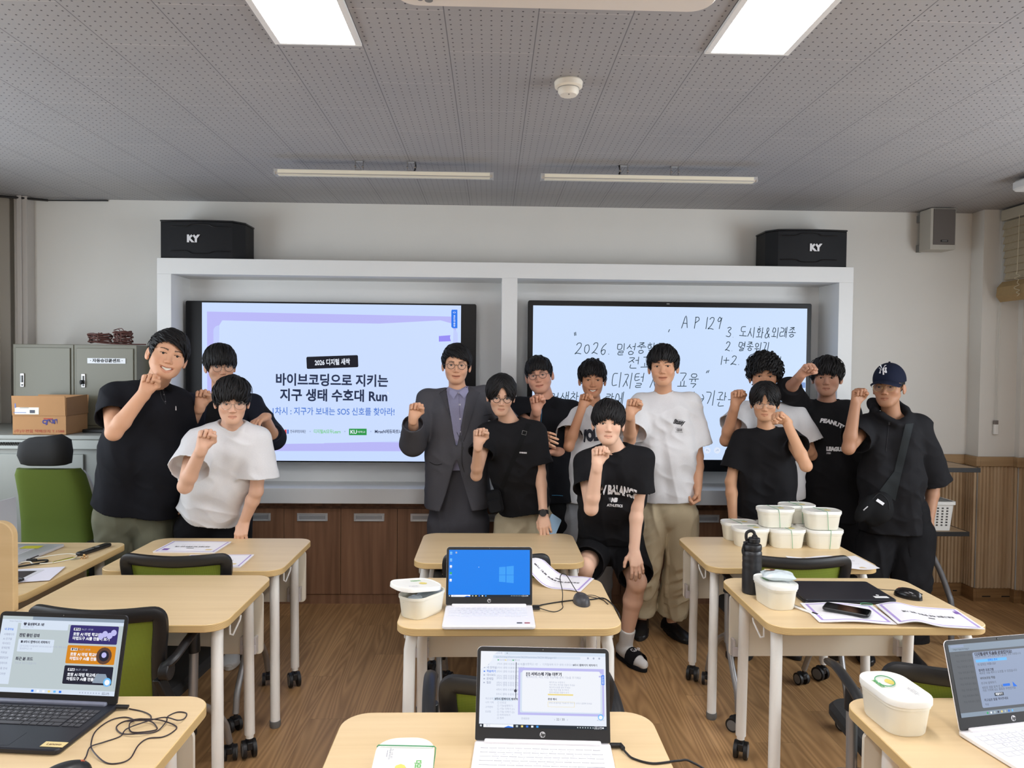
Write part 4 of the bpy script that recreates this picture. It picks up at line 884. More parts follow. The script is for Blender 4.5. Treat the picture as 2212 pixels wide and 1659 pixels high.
# ================================================================ LAPTOPS
M_lapw = mat('white laptop shell', (232, 230, 232), 0.38); M_lapb = mat('dark laptop shell', (27, 29, 37), 0.42); M_bez = mat('laptop bezel', (22, 22, 24), 0.4)
M_keyw = mat('white keycap', (226, 226, 230), 0.45); M_keyb = mat('grey keycap', (62, 62, 66), 0.55); M_leg_w = mat('legend grey', (150, 150, 158), .5); M_leg_b = mat('legend white', (205, 205, 210), .5)
M_logo = mat('logo silver', (215, 215, 218), .3, .3); M_lapg = mat('silver laptop', (196, 198, 205), .35, .2)
ROWS = [('1234567890-=', 13, .0, .6), ('QWERTYUIOP[]', 13, .5, 1), ("ASDFGHJKL;'", 12, .75, 1), ('ZXCVBNM,./', 11, 1.2, 1)]
def laptop(name, label, loc, rz, w_, d_, tilt, body, key, legend, screen_fn, brand, pad=True, numpad=False, stickers=False):
    t = thing(name, label, 'laptop', loc, rz)
    mb = MB(); mb.prism(rrect(w_, d_, .014), 0.001, .014, ch=.003); mb.build('base', body, t, smooth=30)
    mb = MB(); mb.box((0, d_ / 2 - .016, .0155), (w_ * .86, .014, .012)); mb.build('hinge', body if not numpad else mat('hinge grey', (120, 124, 140), .4), t, bevel=.004)
    mb = MB(); kw = (w_ * .9) / (17.2 if numpad else 14.6); kd = .0178 if not numpad else .0172; x0 = -w_ * .45; y0 = d_ / 2 - .036; top = .0142
    def cap(x, y, a, b_): mb.prism([(x + p * (a - .0026) / .9 * .9, y + q) for p, q in ((0, 0), (1, 0), (1, -(b_ - .003)), (0, -(b_ - .003)))], top, top + .0016, 0, ch=.0004)
    keys = []
    for i in range(14): keys.append((x0 + i * kw * 14.2 / 14, y0, kw, kd * .55))
    y = y0 - kd * .62
    lay = [[1] * 13 + [1.4], [1.4] + [1] * 13, [1.7] + [1] * 11 + [1.7], [2.2] + [1] * 10 + [2.2], [1.2, 1, 1, 1.2, 4.6, 1.1, 1.1, 1, 1, 1.2]]
    for r_ in lay:
        x = x0
        for k in r_: keys.append((x, y, k * kw, kd)); x += k * kw
        if numpad:
            for k in range(3): keys.append((x0 + 14.6 * kw + k * kw * .85, y, kw * .85, kd))
        y -= kd
    for k in keys: cap(*k)
    tb = 'QWERTYUIOP[]\\'
    for i, ch in enumerate('`1234567890-='): mb.text(ch, .006, TM((x0 + (i + .4) * kw, y0 - kd * .62 - kd * .42, top + .0018)), 1)
    for i, ch in enumerate(tb): mb.text(ch, .007, TM((x0 + (1.4 + i + .4) * kw, y0 - kd * 1.62 - kd * .42, top + .0018)), 1)
    for i, ch in enumerate("ASDFGHJKL;'"): mb.text(ch, .007, TM((x0 + (1.7 + i + .4) * kw, y0 - kd * 2.62 - kd * .42, top + .0018)), 1)
    for i, ch in enumerate('ZXCVBNM,./'): mb.text(ch, .007, TM((x0 + (2.2 + i + .4) * kw, y0 - kd * 3.62 - kd * .42, top + .0018)), 1)
    if numpad:
        for j, rr in enumerate(('789', '456', '123')):
            for i, ch in enumerate(rr): mb.text(ch, .006, TM((x0 + (14.6 + .85 * i + .4) * kw, y0 - kd * (.62 + j + 1) - kd * .42, top + .0018)), 1)
    mb.build('keyboard', [key, legend], t, smooth=0)
    if pad:
        mb = MB(); mb.prism(rrect(.112, .062, .003), .0138, .0143); o = mb.build('touchpad', body, t); o.location = (-.005, -d_ / 2 + .042, 0)
    if stickers:
        mb = MB(); mb.box((w_ / 2 - .055, -d_ / 2 + .03, .0145), (.019, .009, .0006), 0); mb.box((w_ / 2 - .028, -d_ / 2 + .03, .0145), (.019, .009, .0006), 1); mb.build('sticker', [M_black, mat('red sticker', (150, 40, 50), .4)], t, smooth=0)
    # lid: an Empty-free rotated part, hinge line is its origin
    h = d_ * .945; L = Matrix.Translation((0, d_ / 2 - .012, .016)) @ Matrix.Rotation(R(90 - tilt), 4, 'X')
    mb = MB(); mb.T = L @ TM((0, h / 2, 0)); mb.prism(rrect(w_, h, (.012, .012, .004, .004)), -.0055, -.0012, 0, ch=.0015); mb.prism(rrect(w_ - .0008, h - .0008, (.012, .012, .004, .004)), -.0012, .0008, 1); mb.prism(rrect(.04, .006, .002), -.005, .0, 1) if False else None
    lid = mb.build('lid', [body, M_bez], t, smooth=30)
    sw, sh = w_ - .018, (w_ - .018) * 9 / 16; sy = h - .011 - sh / 2
    S = L @ TM((0, sy, .0012))
    mb = MB(); screen_fn(mb, S, sw, sh); mb.build('screen', SM, lid, smooth=0)
    mb = MB(); mb.T = L @ TM((0, h - .0055, .0011)); mb.lathe([(0, 0), (.0028, 0), (.0028, .0006), (0, .0006)], n=14, mi=0); mb.lathe([(0, .0006), (.0013, .0006), (.0013, .0008), (0, .0008)], n=10, mi=1); mb.build('camera', [M_black, M_grey], lid)
    if brand == 'hp':
        mb = MB(); mb.T = L @ TM((0, (h - .011 - sh) / 2 + .001, .001)); mb.lathe([(0, 0), (.0068, 0), (.0068, .0004), (0, .0004)], n=28, mi=0); mb.text('hp', .0105, TM((0.0002, 0, .0006)), 1, bold=.0006, shear=.3); mb.build('logo', [M_logo, M_bez], lid, smooth=0)
    return t, L
S_names = ['page', 'bar', 'lav', 'card', 'ink', 'soft', 'blue', 'wblue', 'wblue2', 'task', 'logo', 'orange', 'navy', 'dark', 'grey', 'yellow', 'green', 'white', 'bronze', 'dim', 'dim2', 'mid', 'popup']
S_cols = [(232, 238, 250), (214, 226, 242), (190, 188, 240), (240, 243, 250), (60, 62, 78), (170, 178, 200), (40, 120, 235), (20, 128, 238), (60, 160, 248), (24, 36, 48), (110, 190, 250), (214, 134, 20), (48, 40, 110), (26, 28, 48), (188, 200, 204), (238, 216, 130), (60, 180, 110), (245, 248, 255), (92, 62, 48), (96, 100, 106), (80, 84, 90), (140, 155, 172), (150, 164, 192)]
SM = [glow('screen ' + n, c, 1.0) for n, c in zip(S_names, S_cols)]
SI = {n: i for i, n in enumerate(S_names)}
class Scr:
    def __init__(s, mb, S, w, h): s.mb, s.S, s.w, s.h, s.k = mb, S, w, h, 0
    def p(s, u, v): return ((u - .5) * s.w, (.5 - v) * s.h)
    def r(s, u0, v0, u1, v1, c, rad=0.0):
        s.k += 1; a = s.p(u0, v0); b = s.p(u1, v1); w_, h_ = b[0] - a[0], a[1] - b[1]; z = .00002 * s.k
        o = rrect(w_, h_, rad, 3) if rad else [(w_ / 2, h_ / 2), (-w_ / 2, h_ / 2), (-w_ / 2, -h_ / 2), (w_ / 2, -h_ / 2)]
        s.mb.poly([s.S @ Vector(((a[0] + b[0]) / 2 + x, (a[1] + b[1]) / 2 + y, z)) for x, y in o], SI[c])
    def q(s, pts, c):
        s.k += 1; s.mb.poly([s.S @ Vector((*s.p(*p), .00002 * s.k)) for p in pts], SI[c])
    def disc(s, u, v, r_, c):
        s.k += 1; a = s.p(u, v); s.mb.poly([s.S @ Vector((a[0] + r_ * math.cos(k * PI / 8), a[1] + r_ * math.sin(k * PI / 8), .00002 * s.k)) for k in range(16)], SI[c])
    def t(s, body, u, v, size, c, bold=0.0, align='LEFT'):
        s.k += 1; a = s.p(u, v); s.mb.text(body, size, s.S @ TM((a[0], a[1], .00002 * s.k)), SI[c], bold=bold * size, align=align)
def taskbar(s, c='task', light=False):
    s.r(0, .955, 1, 1, c); s.r(.035, .957, .27, .998, 'white'); s.t('찾기', .055, .978, .0055, 'soft'); s.q([(.2, .995), (.23, .975), (.27, .99), (.27, .998), (.2, .998)], 'blue')
    for u in (.008,):
        for a in (0, .0075):
            for b_ in (0, .0125): s.r(u + a, .966 + b_, u + a + .006, .976 + b_, 'white')
    for i, c2 in enumerate(('grey', 'yellow', 'blue', 'white', 'wblue2')): s.r(.29 + i * .04, .965, .307 + i * .04, .99, c2, .0005)
    for i in range(7): s.r(.77 + i * .02, .97, .778 + i * .02, .985, 'grey')
    s.t('오전 11:46', .905, .969, .004, 'white'); s.t('2026-07-27', .903, .986, .004, 'white'); s.r(.965, .968, .978, .985, 'white')
def scr_browser(mb, S, w, h):
    s = Scr(mb, S, w, h); s.r(0, 0, 1, 1, 'page'); s.r(0, 0, 1, .045, 'bar'); s.r(.02, .008, .19, .045, 'page'); s.t('호랑 - 웹브라우저', .03, .027, .006, 'soft'); s.t('+', .205, .025, .007, 'ink')
    s.r(.10, .055, .8, .09, 'bar', .002); s.t('app.horang.it/learn/units/36234/activities/36234-08?page=21', .12, .073, .0062, 'soft')
    for i, c in enumerate(('green', 'yellow', 'green')): s.r(.135 + i * .06, .108, .147 + i * .06, .122, c); s.t(['NAVER', '온라인강의', '파이썬'][i], .15 + i * .06, .115, .005, 'soft')
    for i in range(3): s.disc(.86 + i * .045, .07, .0022, 'soft')
    for i, v in enumerate((.17, .22, .27, .32, .37, .42)):
        s.t(['홈', '내 강의실', '학습하기', '대시보드', '문제집', '질문'][i], .05, v, .0062, 'blue' if i == 2 else 'soft', .02); s.r(.025, v - .007, .038, v + .007, 'blue' if i == 2 else 'soft', .0006)
    for i, v in enumerate((.17, .22, .27, .33, .36, .42, .45, .51, .57)): s.t('%d차시 생태 수호대 문제 해결' % (i // 2 + 1), .13, v, .0058, 'soft')
    s.r(.11, .61, .26, .655, 'bar'); s.t('8차시 웹페이지 제작하기', .12, .632, .006, 'ink', .03)
    for i, v in enumerate((.68, .72, .76, .80, .84, .88)): s.t('□ %s' % ['인트로', '기능설명하기', '기능 더하기 (1)', '기능 더하기 (2)', '마무리하기', '정리'][i], .14, v, .0056, 'soft')
    for i, v in enumerate((.63, .68, .74, .80)): s.t(['최근강의', '나의 기록', '고객센터', '프로필'][i], .045, v, .0052, 'soft')
    s.r(.283, .14, .288, .62, 'ink', .0006); s.disc(.283, .52, .0035, 'ink')
    s.t('밀성중학교 1반   ›   디지털새싹 지구 생태 수호대 Run', .34, .165, .0058, 'soft'); s.t('8차시 웹페이지 제작하기', .74, .165, .0058, 'ink', .02)
    s.r(.305, .21, .985, .83, 'lav'); s.r(.32, .27, .97, .80, 'bar', .003); s.r(.335, .245, .955, .785, 'card', .004); s.r(.945, .30, .985, .32, 'lav')
    s.t('[1] 서비스에 기능 더하기', .365, .295, .0085, 'ink', .05); s.t('체크리스트, 퀴즈, 다짐 작성처럼 참여 기능을 추가해요', .365, .335, .006, 'soft')
    for i in range(5): s.t(['페이지 01 수정하기', '지구 온도 퀴즈를 만들어 주세요', '체크리스트를 넣어 주세요', '다짐 작성 칸을 추가하기', '참여 버튼을 만들어 보기'][i], .55, .40 + i * .033, .0048, 'soft')
    s.r(.54, .55, .74, .568, 'yellow'); s.t('완성 예시', .54, .62, .0055, 'ink', .03); s.r(.54, .65, .75, .72, 'yellow', .001); s.r(.542, .653, .748, .717, 'card', .001); s.t('서비스에 들어갈 기능을 한 가지 더 고르고 설명해 보세요', .545, .668, .0045, 'soft')
    s.r(.965, .29, .988, .42, 'blue', .0012)
    for i, ch in enumerate('코드연습장'): s.t(ch, .9765, .315 + i * .022, .0042, 'white', .02, 'CENTER')
    s.t('22 / 30', .64, .88, .007, 'ink', 0, 'CENTER'); s.t('‹', .59, .88, .008, 'soft'); s.t('›', .69, .88, .008, 'soft'); s.t('전체화면', .33, .88, .0055, 'soft'); s.disc(.955, .84, .0068, 'logo'); s.disc(.955, .842, .0045, 'white'); s.t('AI 도우미', .955, .88, .0045, 'soft', 0, 'CENTER')
    s.q([(0, 0), (.14, 0), (.10, .05), (.09, .12), (.05, .2), (0, .24)], 'card')
    taskbar(s)
def scr_desktop(mb, S, w, h):
    s = Scr(mb, S, w, h); s.r(0, 0, 1, 1, 'wblue'); s.q([(0, 1), (0, .0), (.3, 0), (.62, 1)], 'wblue2') if False else None
    s.q([(.62, .37), (.7, .36), (.7, .53), (.62, .53)], 'wblue2'); s.q([(.71, .355), (.8, .34), (.8, .53), (.71, .53)], 'wblue2'); s.q([(.62, .54), (.7, .54), (.7, .69), (.62, .68)], 'wblue2'); s.q([(.71, .54), (.8, .54), (.8, .71), (.71, .695)], 'wblue2')
    for i, c in enumerate(('logo', 'logo', 'white', 'green', 'white')): s.r(.012, .04 + i * .145, .04, .085 + i * .145, c, .002); s.r(.012, .095 + i * .145, .04, .1 + i * .145, 'white')
    s.r(.08, .04, .10, .08, 'soft', .001); s.disc(.37, .37, .0012, 'white'); taskbar(s)
def scr_banners(mb, S, w, h):
    s = Scr(mb, S, w, h); s.r(0, 0, 1, 1, 'grey'); s.r(0, 0, 1, .045, 'mid'); s.r(0, 0, .25, .045, 'grey'); s.r(0, .045, 1, .09, 'bar'); s.t('https://app.horang.it', .06, .068, .006, 'soft')
    s.r(.0, .09, .135, .9, 'bar'); s.r(.16, .06, .55, .17, 'bar', .002)
    for i, v in enumerate((.18, .25, .31, .37, .43, .49, .56, .63, .70, .77)): s.t(['내 강의실', '서재페이지', 'AI 친구들', '대시보드', '문제은행', '자료실', '질문답변', '업데이트', '이용 안내', '로그아웃'][i], .03, v, .0065, 'blue' if i == 0 else 'soft', .02)
    s.t('♥ 밀성중학교 1반', .18, .105, .0075, 'ink', .05); s.t('선생님 안내', .18, .14, .006, 'soft'); s.t('진행 중인 강의', .16, .255, .0095, 'ink', .05)
    s.r(.16, .30, .455, .47, 'bar', .002); s.t('■ 8차시 웹페이지 제작하기', .18, .34, .0072, 'ink', .04); s.t('[한국교육] 디지털새싹 바이브코딩으로 지키는 생태 수호대 Run', .18, .395, .0056, 'soft'); s.t('밀성중학교 1반', .18, .43, .0056, 'soft')
    s.t('최근 본 코드', .16, .565, .0095, 'ink', .04); s.t('최근 본 코드가 없습니다.', .16, .62, .006, 'soft')
    for i, c in enumerate(('navy', 'orange', 'dark')):
        v = .095 + i * .265 - (0 if i else 0); v1 = v + .24; s.r(.57, max(v, .09), .965, v1, c, .003); s.r(.60, v + .035, .655, v + .07, 'white', .001); s.t('클릭온 AI', .605, v + .053, .006, 'ink', .04); s.t('06.27 - 07.08', .665, v + .053, .006, 'soft')
        s.t('호랑 AI 마법 학교에서', .60, v + .12, .0095, 'white', .03); s.t('마법도구 AI를 만들어 보기', .60, v + .175, .0095, 'white', .03)
    s.disc(.875, .485, .0215, 'bronze'); s.disc(.875, .485, .014, 'dark'); s.disc(.875, .475, .007, 'lav')
    for a, b_ in ((.86, .20), (.90, .22), (.83, .23), (.93, .18)): s.disc(a, b_, .008, 'lav')
    s.q([(.84, .72), (.91, .72), (.95, .84), (.81, .84)], 'mid'); s.disc(.93, .825, .011, 'logo'); s.disc(.93, .827, .007, 'white'); s.t('AI 도우미', .93, .875, .005, 'soft', 0, 'CENTER'); s.r(.985, .4, .99, .9, 'soft', .0006)
    s.r(0, .94, 1, 1, 'bar')
    for i, c in enumerate(('blue', 'white', 'white', 'yellow', 'logo', 'blue')): s.r(.33 + i * .045, .957, .35 + i * .045, .985, c, .001)
    for i in range(8): s.r(.72 + i * .022, .962, .728 + i * .022, .978, 'soft')
    s.t('오전 11:46', .90, .963, .0045, 'ink'); s.t('2026-07-27', .90, .98, .0045, 'ink')
def scr_popup(mb, S, w, h):
    s = Scr(mb, S, w, h); s.r(0, 0, 1, 1, 'dim'); s.r(0, 0, 1, .10, 'mid'); s.r(.02, .01, .15, .045, 'popup'); s.t('https://app.horang.it', .04, .07, .006, 'ink')
    for i in range(9): s.t('학습 목록 %d' % i, .05, .16 + i * .08, .006, 'dim2'); s.t('차시 활동', .13, .16 + i * .08, .006, 'dim2')
    s.r(.22, .13, .95, .90, 'popup', .004); s.t('디지털새싹 학습을 완료했어요!', .24, .165, .009, 'ink', .05); s.t('소중한 의견은 교육 프로그램의 발전을 위해 사용됩니다.', .24, .20, .0062, 'dim2')
    s.r(.24, .235, .55, .275, 'logo'); s.t('만족도 조사', .36, .255, .006, 'blue', .03)
    for i, v in enumerate((.31, .39, .43, .50, .57, .63, .67)): s.t(['이 강의는 어땠나요?', '참여한 프로그램', '새로운 것을 배우고 도전할 수 있었습니다', '바이브코딩 학습', '친구와 협력하기', '새로운 점을 알게 된 점', '가장 기억에 남는 활동은 무엇인가요'][i], .25, v, .0068, 'ink' if i in (0, 1) else 'dim2', .03 if i in (1, 3) else 0)
    s.r(.46, .60, .53, .635, 'blue', .001); s.q([(.56, .58), (.60, .65), (.56, .65)], 'blue'); s.r(.36, .71, .45, .755, 'task', .001); s.t('제출하기', .405, .733, .006, 'white', .03, 'CENTER')
    s.t('하고싶은 말을 적어주세요', .25, .80, .0068, 'ink', .02); s.t('작성', .25, .86, .006, 'dim2')
    s.r(0, .94, 1, 1, 'mid')
    for i, c in enumerate(('green', 'white', 'grey', 'ink', 'yellow', 'grey', 'blue', 'logo')): s.r(.25 + i * .035, .957, .265 + i * .035, .985, c, .001)
lapF, _ = laptop('laptop', 'white laptop nearest the camera showing a browser page with a lavender card', (.585, 1.607, TH + .0005), -.055, .324, .225, 17, M_lapw, M_keyw, M_leg_w, scr_browser, 'hp')
lapB, _ = laptop('laptop', 'white laptop showing a plain blue desktop with a window logo', (.459, 2.592, TH + .0005), 0.0, .324, .225, 12, M_lapw, M_keyw, M_leg_w, scr_desktop, 'hp', stickers=True)
lapL, _ = laptop('laptop', 'black laptop at the lower left showing navy and orange banners', (-.703, 1.818, TH + .0005), -.095, .36, .236, 14, M_lapb, M_keyb, M_leg_b, scr_banners, '', numpad=True)
mb = MB(); mb.box((.155, -.095, .0147), (.055, .022, .0008), 0, rz=R(0)); mb.text('Lenovo', .012, TM((.155, -.095, .0153)), 1, bold=.0004); mb.build('brand_label', [mat('gold label', (222, 200, 140), .4), mat('label brown', (120, 90, 60), .5)], lapL, smooth=0)
lapR, _ = laptop('laptop', 'white laptop in the lower right corner with a greyed page and pop-up panel', (1.812, 1.680, TH + .0005), R(10.5), .324, .225, 16, M_lapw, M_keyw, M_leg_w, scr_popup, 'hp')
# closed black laptop
t = thing('laptop', 'closed black laptop with a white sticker lying flat beside the black bottle', 'laptop', (1.863, 2.868, TH + .0005), -.02)
mb = MB(); mb.prism(rrect(.36, .245, .012), 0.001, .0115, ch=.003); mb.build('base', M_lapb, t); mb = MB(); mb.prism(rrect(.358, .243, .012), .012, .0195, ch=.002); lid = mb.build('lid', M_lapb, t)
mb = MB(); mb.box((.133, -.088, .0198), (.055, .022, .0005)); mb.lathe([(0, .0195), (.006, .0195), (.006, .0202), (0, .0202)], (.13, -.064, 0), n=12); mb.build('sticker', mat('sticker white', (225, 226, 226), .5), lid, smooth=0)
# teacher's laptop
t = thing('laptop', 'silver laptop with a yellow sticky note on the teacher desk at the left edge', 'laptop', (-1.752, 3.43, TH + .0005), R(88))
mb = MB(); mb.prism(rrect(.355, .235, .01), 0.001, .014, ch=.002); mb.build('base', M_lapg, t); mb = MB()
for j in range(5):
    for i in range(14): mb.box((-.145 + i * .0205, .05 - j * .018, .0148), (.018, .0155, .0012))
mb.build('keyboard', mat('pale keycaps', (214, 216, 222), .5), t, smooth=0)
mb = MB(); mb.T = Matrix.Translation((0, .115, .014)) @ Matrix.Rotation(R(78), 4, 'X'); mb.prism(rrect(.355, .23, .008), -.004, .002); mb.T = Matrix.Translation((0, .115, .014)) @ Matrix.Rotation(R(78), 4, 'X') @ TM((0, .115, 0)); 
o = MB(); o.T = Matrix.Translation((0, .115, .014)) @ Matrix.Rotation(R(88), 4, 'X') @ TM((0, .115, 0)); o.prism(rrect(.355, .23, .008), -.005, .001, ch=.001); o.build('lid', M_lapg, t)
mb = MB(); mb.box((.10, -.005, .0163), (.05, .085, .0006), rz=.1); mb.build('sticky_note', mat('yellow note', (226, 226, 70), .6), t, smooth=0)
mb = MB(); mb.box((-.05, -.1185, .009), (.06, .001, .004)); mb.build('port', M_black, t)
# ================================================================ WHITE TUBS
M_tub = mat('white tub', (234, 230, 214), 0.42); M_lid = mat('white lid', (238, 237, 230), 0.38); M_band = mat('green rubber band', (80, 160, 110), 0.5)
M_print = [mat('lid print yellow', (226, 208, 110), .5), mat('lid print green', (110, 185, 100), .5), mat('lid print navy', (80, 88, 130), .5)]
TUBH = .094
def tub_parts(t, lid=True, prints=True):
    mb = MB(); rings = []
    for s_, z in ((.80, 0.0), (.83, .004), (.94, .078), (.94, .078)): rings.append([(x * s_, y * s_, z) for x, y in rrect(.186, .124, .048, 7)])
    # open vessel: outer wall, rim, inner wall, floor
    inner = [[(x * s_ * .97, y * s_ * .96, z) for x, y in rrect(.186, .124, .048, 7)] for s_, z in ((.94, .078), (.83, .006))]
    mb.loft(rings[:3] + inner); mb.loft([[(x * .955, y * .96, z) for x, y in rrect(.186, .124, .048, 7)] for z in (.070, .0785)] + [[(x * .91, y * .9, .0785) for x, y in rrect(.186, .124, .048, 7)]], cap=False)
    mb.build('body', M_tub, t, smooth=40)
def lid_part(t, T, prints=True):
    mb = MB(); mb.T = T; R_ = lambda s_, z, d=0: [(x * s_, y * (s_ - d), z) for x, y in rrect(.186, .124, .048, 7)]
    mb.loft([R_(1.0, 0), R_(1.0, .013), R_(.985, .0155), R_(.955, .0155), R_(.945, .0135), R_(.5, .0133)]); l = mb.build('lid', M_lid, t, smooth=45)
    if prints:
        mb = MB(); mb.T = T @ TM((0, 0, .0142))
        random.seed(2)
        mb.box((.0, .0, 0), (.001, .001, .0001), 0)
        mb.text('다모아', .016, TM((.02, .030, 0), (0, 0, 0)), 1, bold=.0006); 
        for j, yy in enumerate((-.026, -.031, -.036)): mb.text(['학교 · 도서관 · 공감', '디지털 새싹 꾸러미 안내', 'www.damoa.kr'][j], .0045, TM((-.03, yy, 0)), 2)
        mb.poly([(.028 + .016 * math.cos(k * PI / 8) * (1 + .12 * math.cos(k * 3)), -.004 + .012 * math.sin(k * PI / 8) * (1 + .1 * math.sin(k * 2)), .0001) for k in range(16)], 0)
        mb.build('print', M_print, l, smooth=0)
def tub(label, x, y, z, rz, band=None, group='white tubs'):
    t = thing('food_tub', label, 'tub', (x, y, z + .0004), rz, group); tub_parts(t); lid_part(t, Matrix.Translation((0, 0, .0788)))
    return t
def band_around(t, u, skew):
    mb = MB(); e = .0012; w2 = .0625
    pts = [(u, -w2 * .86, .0), (u + skew * .3, -w2 - .001, .078), (u + skew * .4, -w2 - .0015, .093), (u + skew * .45, -w2 + .001, .0955), (u + skew, w2 - .001, .0955), (u + skew, w2 + .0015, .092), (u + skew, w2 * .86, .0)]
    mb.tube(pts, .0011, n=5); o = mb.build('rubber_band', M_band); o.location = t.location; o.rotation_euler = t.rotation_euler
    return o
zt = TH
tubs = [('white lidded tub at the back left corner of the stack on the table', 1.785, 3.81, zt, .0, .01, -.04), ('white lidded tub at the front left of the stack, right behind the black bottle', 1.797, 3.672, zt, .02, None, 0),
 ('white lidded tub in the front row, middle of the lower layer', 1.975, 3.655, zt, -.02, .015, -.03), ('white lidded tub in the front row, lower layer, nearest the boy in the cap', 2.165, 3.645, zt, .0, .01, 0),
 ('white lidded tub of the lower layer at the back, under the highest left one', 1.97, 3.795, zt, .0, None, 0), ('white lidded tub of the lower layer at the back right, almost hidden', 2.155, 3.79, zt, .0, None, 0),
 ('white lidded tub on the upper layer at the left, with a green band', 1.935, 3.70, zt + .0955, -.03, .008, -.03), ('white lidded tub on the upper layer at the back, partly hidden', 2.09, 3.80, zt + .0955, .04, .01, -.03),
 ('white lidded tub on the upper layer at the front right, with a green band', 2.155, 3.648, zt + .0955, .0, .012, -.03)]
for lab, x, y, z, rz, bu, sk in tubs:
    t = tub(lab, x, y, z, rz)
    if bu is not None: tag(band_around(t, bu, sk), 'thin green rubber band round the ' + {'corner': 'back left tub of the stack', 'layer,': 'lower front tub nearest the boy in the cap', 'lower': 'lower front tub in the middle', 'left,': 'upper tub on the left of the stack', 'back,': 'upper tub at the back of the stack', 'right,': 'upper tub at the front right of the stack'}[[w for w in lab.split() if w in ('corner', 'layer,', 'lower', 'left,', 'back,', 'right,')][-1]], 'rubber band', 'green bands on the stacked tubs')
tub('white lidded tub alone at the lower right, green band loop lying on its lid', 1.512, 1.828, zt, R(94), group=None)
mb = MB(); mb.torus((0, 0, 0), .026, .0013, n=36, sx=1.25, sy=.9); o = mb.build('rubber_band', M_band); o.location = (1.50, 1.855, zt + .0965); o.rotation_euler = (0, 0, 1.2); tag(o, 'green rubber band lying as a loop on the lone tub lid', 'rubber band')
tub('white tub beside the black bottle with a snack packet on its lid', 1.565, 2.755, zt, R(98), group=None)
tub('white tub at the bottom edge beside the nearest laptop, green band across it', .285, 1.488, zt, R(-88), group=None)
mb = MB(); y0 = 1.545; mb.tube([(.235, y0, zt + .01), (.2235, y0, zt + .08), (.2225, y0, zt + .094), (.2245, y0, zt + .0965), (.345, y0 - .006, zt + .0965), (.348, y0 - .006, zt + .094), (.347, y0 - .006, zt + .08), (.338, y0, zt + .01)], .0013, n=5); tag(mb.build('rubber_band', M_band), 'green rubber band round the tub at the bottom edge', 'rubber band')
t = thing('food_tub', 'opened white tub with its lid resting askew, beside the blue screen laptop', 'tub', (.212, 2.655, zt + .0004), R(54)); tub_parts(t)
lid_part(t, Matrix.Translation((-.022, .012, .098)) @ Euler((R(2), R(7.5), R(-14))).to_matrix().to_4x4())
def pillow_pack(name, lab, loc, rot, w_, d_, h_, m, cat='packet', group=None, print_=None):
    mb = MB(); n = 14; g = []
    random.seed(int(w_ * 1e4)); ph = random.random() * 6
    for s_ in (1, -1):
        rows = []
        for j in range(n + 1):
            r_ = []
            for i in range(n + 1):
                u, v = -1 + 2 * i / n, -1 + 2 * j / n; k = max(0, (1 - abs(u) ** 3) * (1 - v ** 4)) ** .6
                wob = .12 * math.sin(7 * u + ph) * math.cos(6 * v + ph * 2) + .08 * math.sin(15 * v + 9 * u)
                r_.append((u * w_ / 2 * (1 - .05 * (1 - v * v)), v * d_ / 2 * (1 - .08 * (1 - u * u)), s_ * h_ / 2 * k * (1 + wob) + .001 * math.sin(30 * v) * (abs(u) > .9) + (h_ / 2)))
            rows.append(r_)
        mb.loft(rows, cap=False, closed=False)
    o = mb.build(name, m, smooth=60); o.location = loc; o.rotation_euler = rot; tag(o, lab, cat, group)
    return o
M_pack = mat('pale blue wrapper', (205, 216, 220), 0.25, spec=.7); M_pack2 = mat('clear grey wrapper', (150, 158, 160), 0.2, spec=.8, noise=.3, nscale=60)
t = thing('snack_packet', 'pale wrapped snack packet with a brown cookie picture lying on the tub by the bottle', 'packet', (1.575, 2.755, zt + .0965), R(-12))
o = pillow_pack('wrapper', '', (0, 0, 0), (0, 0, 0), .125, .085, .032, M_pack); del o['label']; del o['category']; o.parent = t
mb = MB(); mb.poly([(-.03 + .02 * math.cos(k * PI / 8), .008 + .013 * math.sin(k * PI / 8), .0345) for k in range(16)], 0); mb.box((-.04, .005, .0345), (.022, .012, .0006), 1, rz=.2); mb.build('picture', [mat('cookie brown', (96, 56, 42), .5), mat('cookie cream', (220, 196, 150), .5)], o, smooth=0)
pillow_pack('snack_packet', 'grey wrapped packet sticking out of the opened tub', (.235, 2.67, zt + .052), (.1, -.2, 1.0), .10, .07, .028, M_pack2)
pillow_pack('snack_packet', 'shiny clear packet inside the opened tub, under the lid', (.19, 2.63, zt + .045), (-.1, .1, 1.4), .09, .065, .026, M_pack)
# ================================================================ BOTTLE
t = thing('water_bottle', 'matte black sports bottle with a carry loop on the table with the closed laptop', 'bottle', (1.524, 2.895, zt + .0004))
M_bot = mat('bottle black', (34, 35, 38), 0.38, spec=.5); prof = [(0, 0), (.034, 0), (.038, .004), (.0385, .09), (.0375, .10), (.0385, .108), (.0385, .122), (.0375, .128), (.0385, .134), (.0385, .146), (.0375, .152), (.0382, .158), (.0375, .168), (.034, .174), (0, .175)]
mb = MB(); mb.lathe(prof, n=40); mb.build('body', M_bot, t, smooth=40)
mb = MB(); mb.lathe([(0, .1755), (.036, .1755), (.037, .179), (.037, .194), (.035, .198), (.026, .201), (.026, .206), (0, .206)], n=36); c = mb.build('cap', M_dark, t, smooth=35)
mb = MB(); mb.lathe([(0, .2065), (.0235, .2065), (.0235, .224), (.0, .232)], (.006, -.003, 0), n=24); mb.box((.006, -.012, .229), (.02, .02, .01), rot=(.5, 0, 0)); mb.build('spout', M_dark, c, bevel=.002)
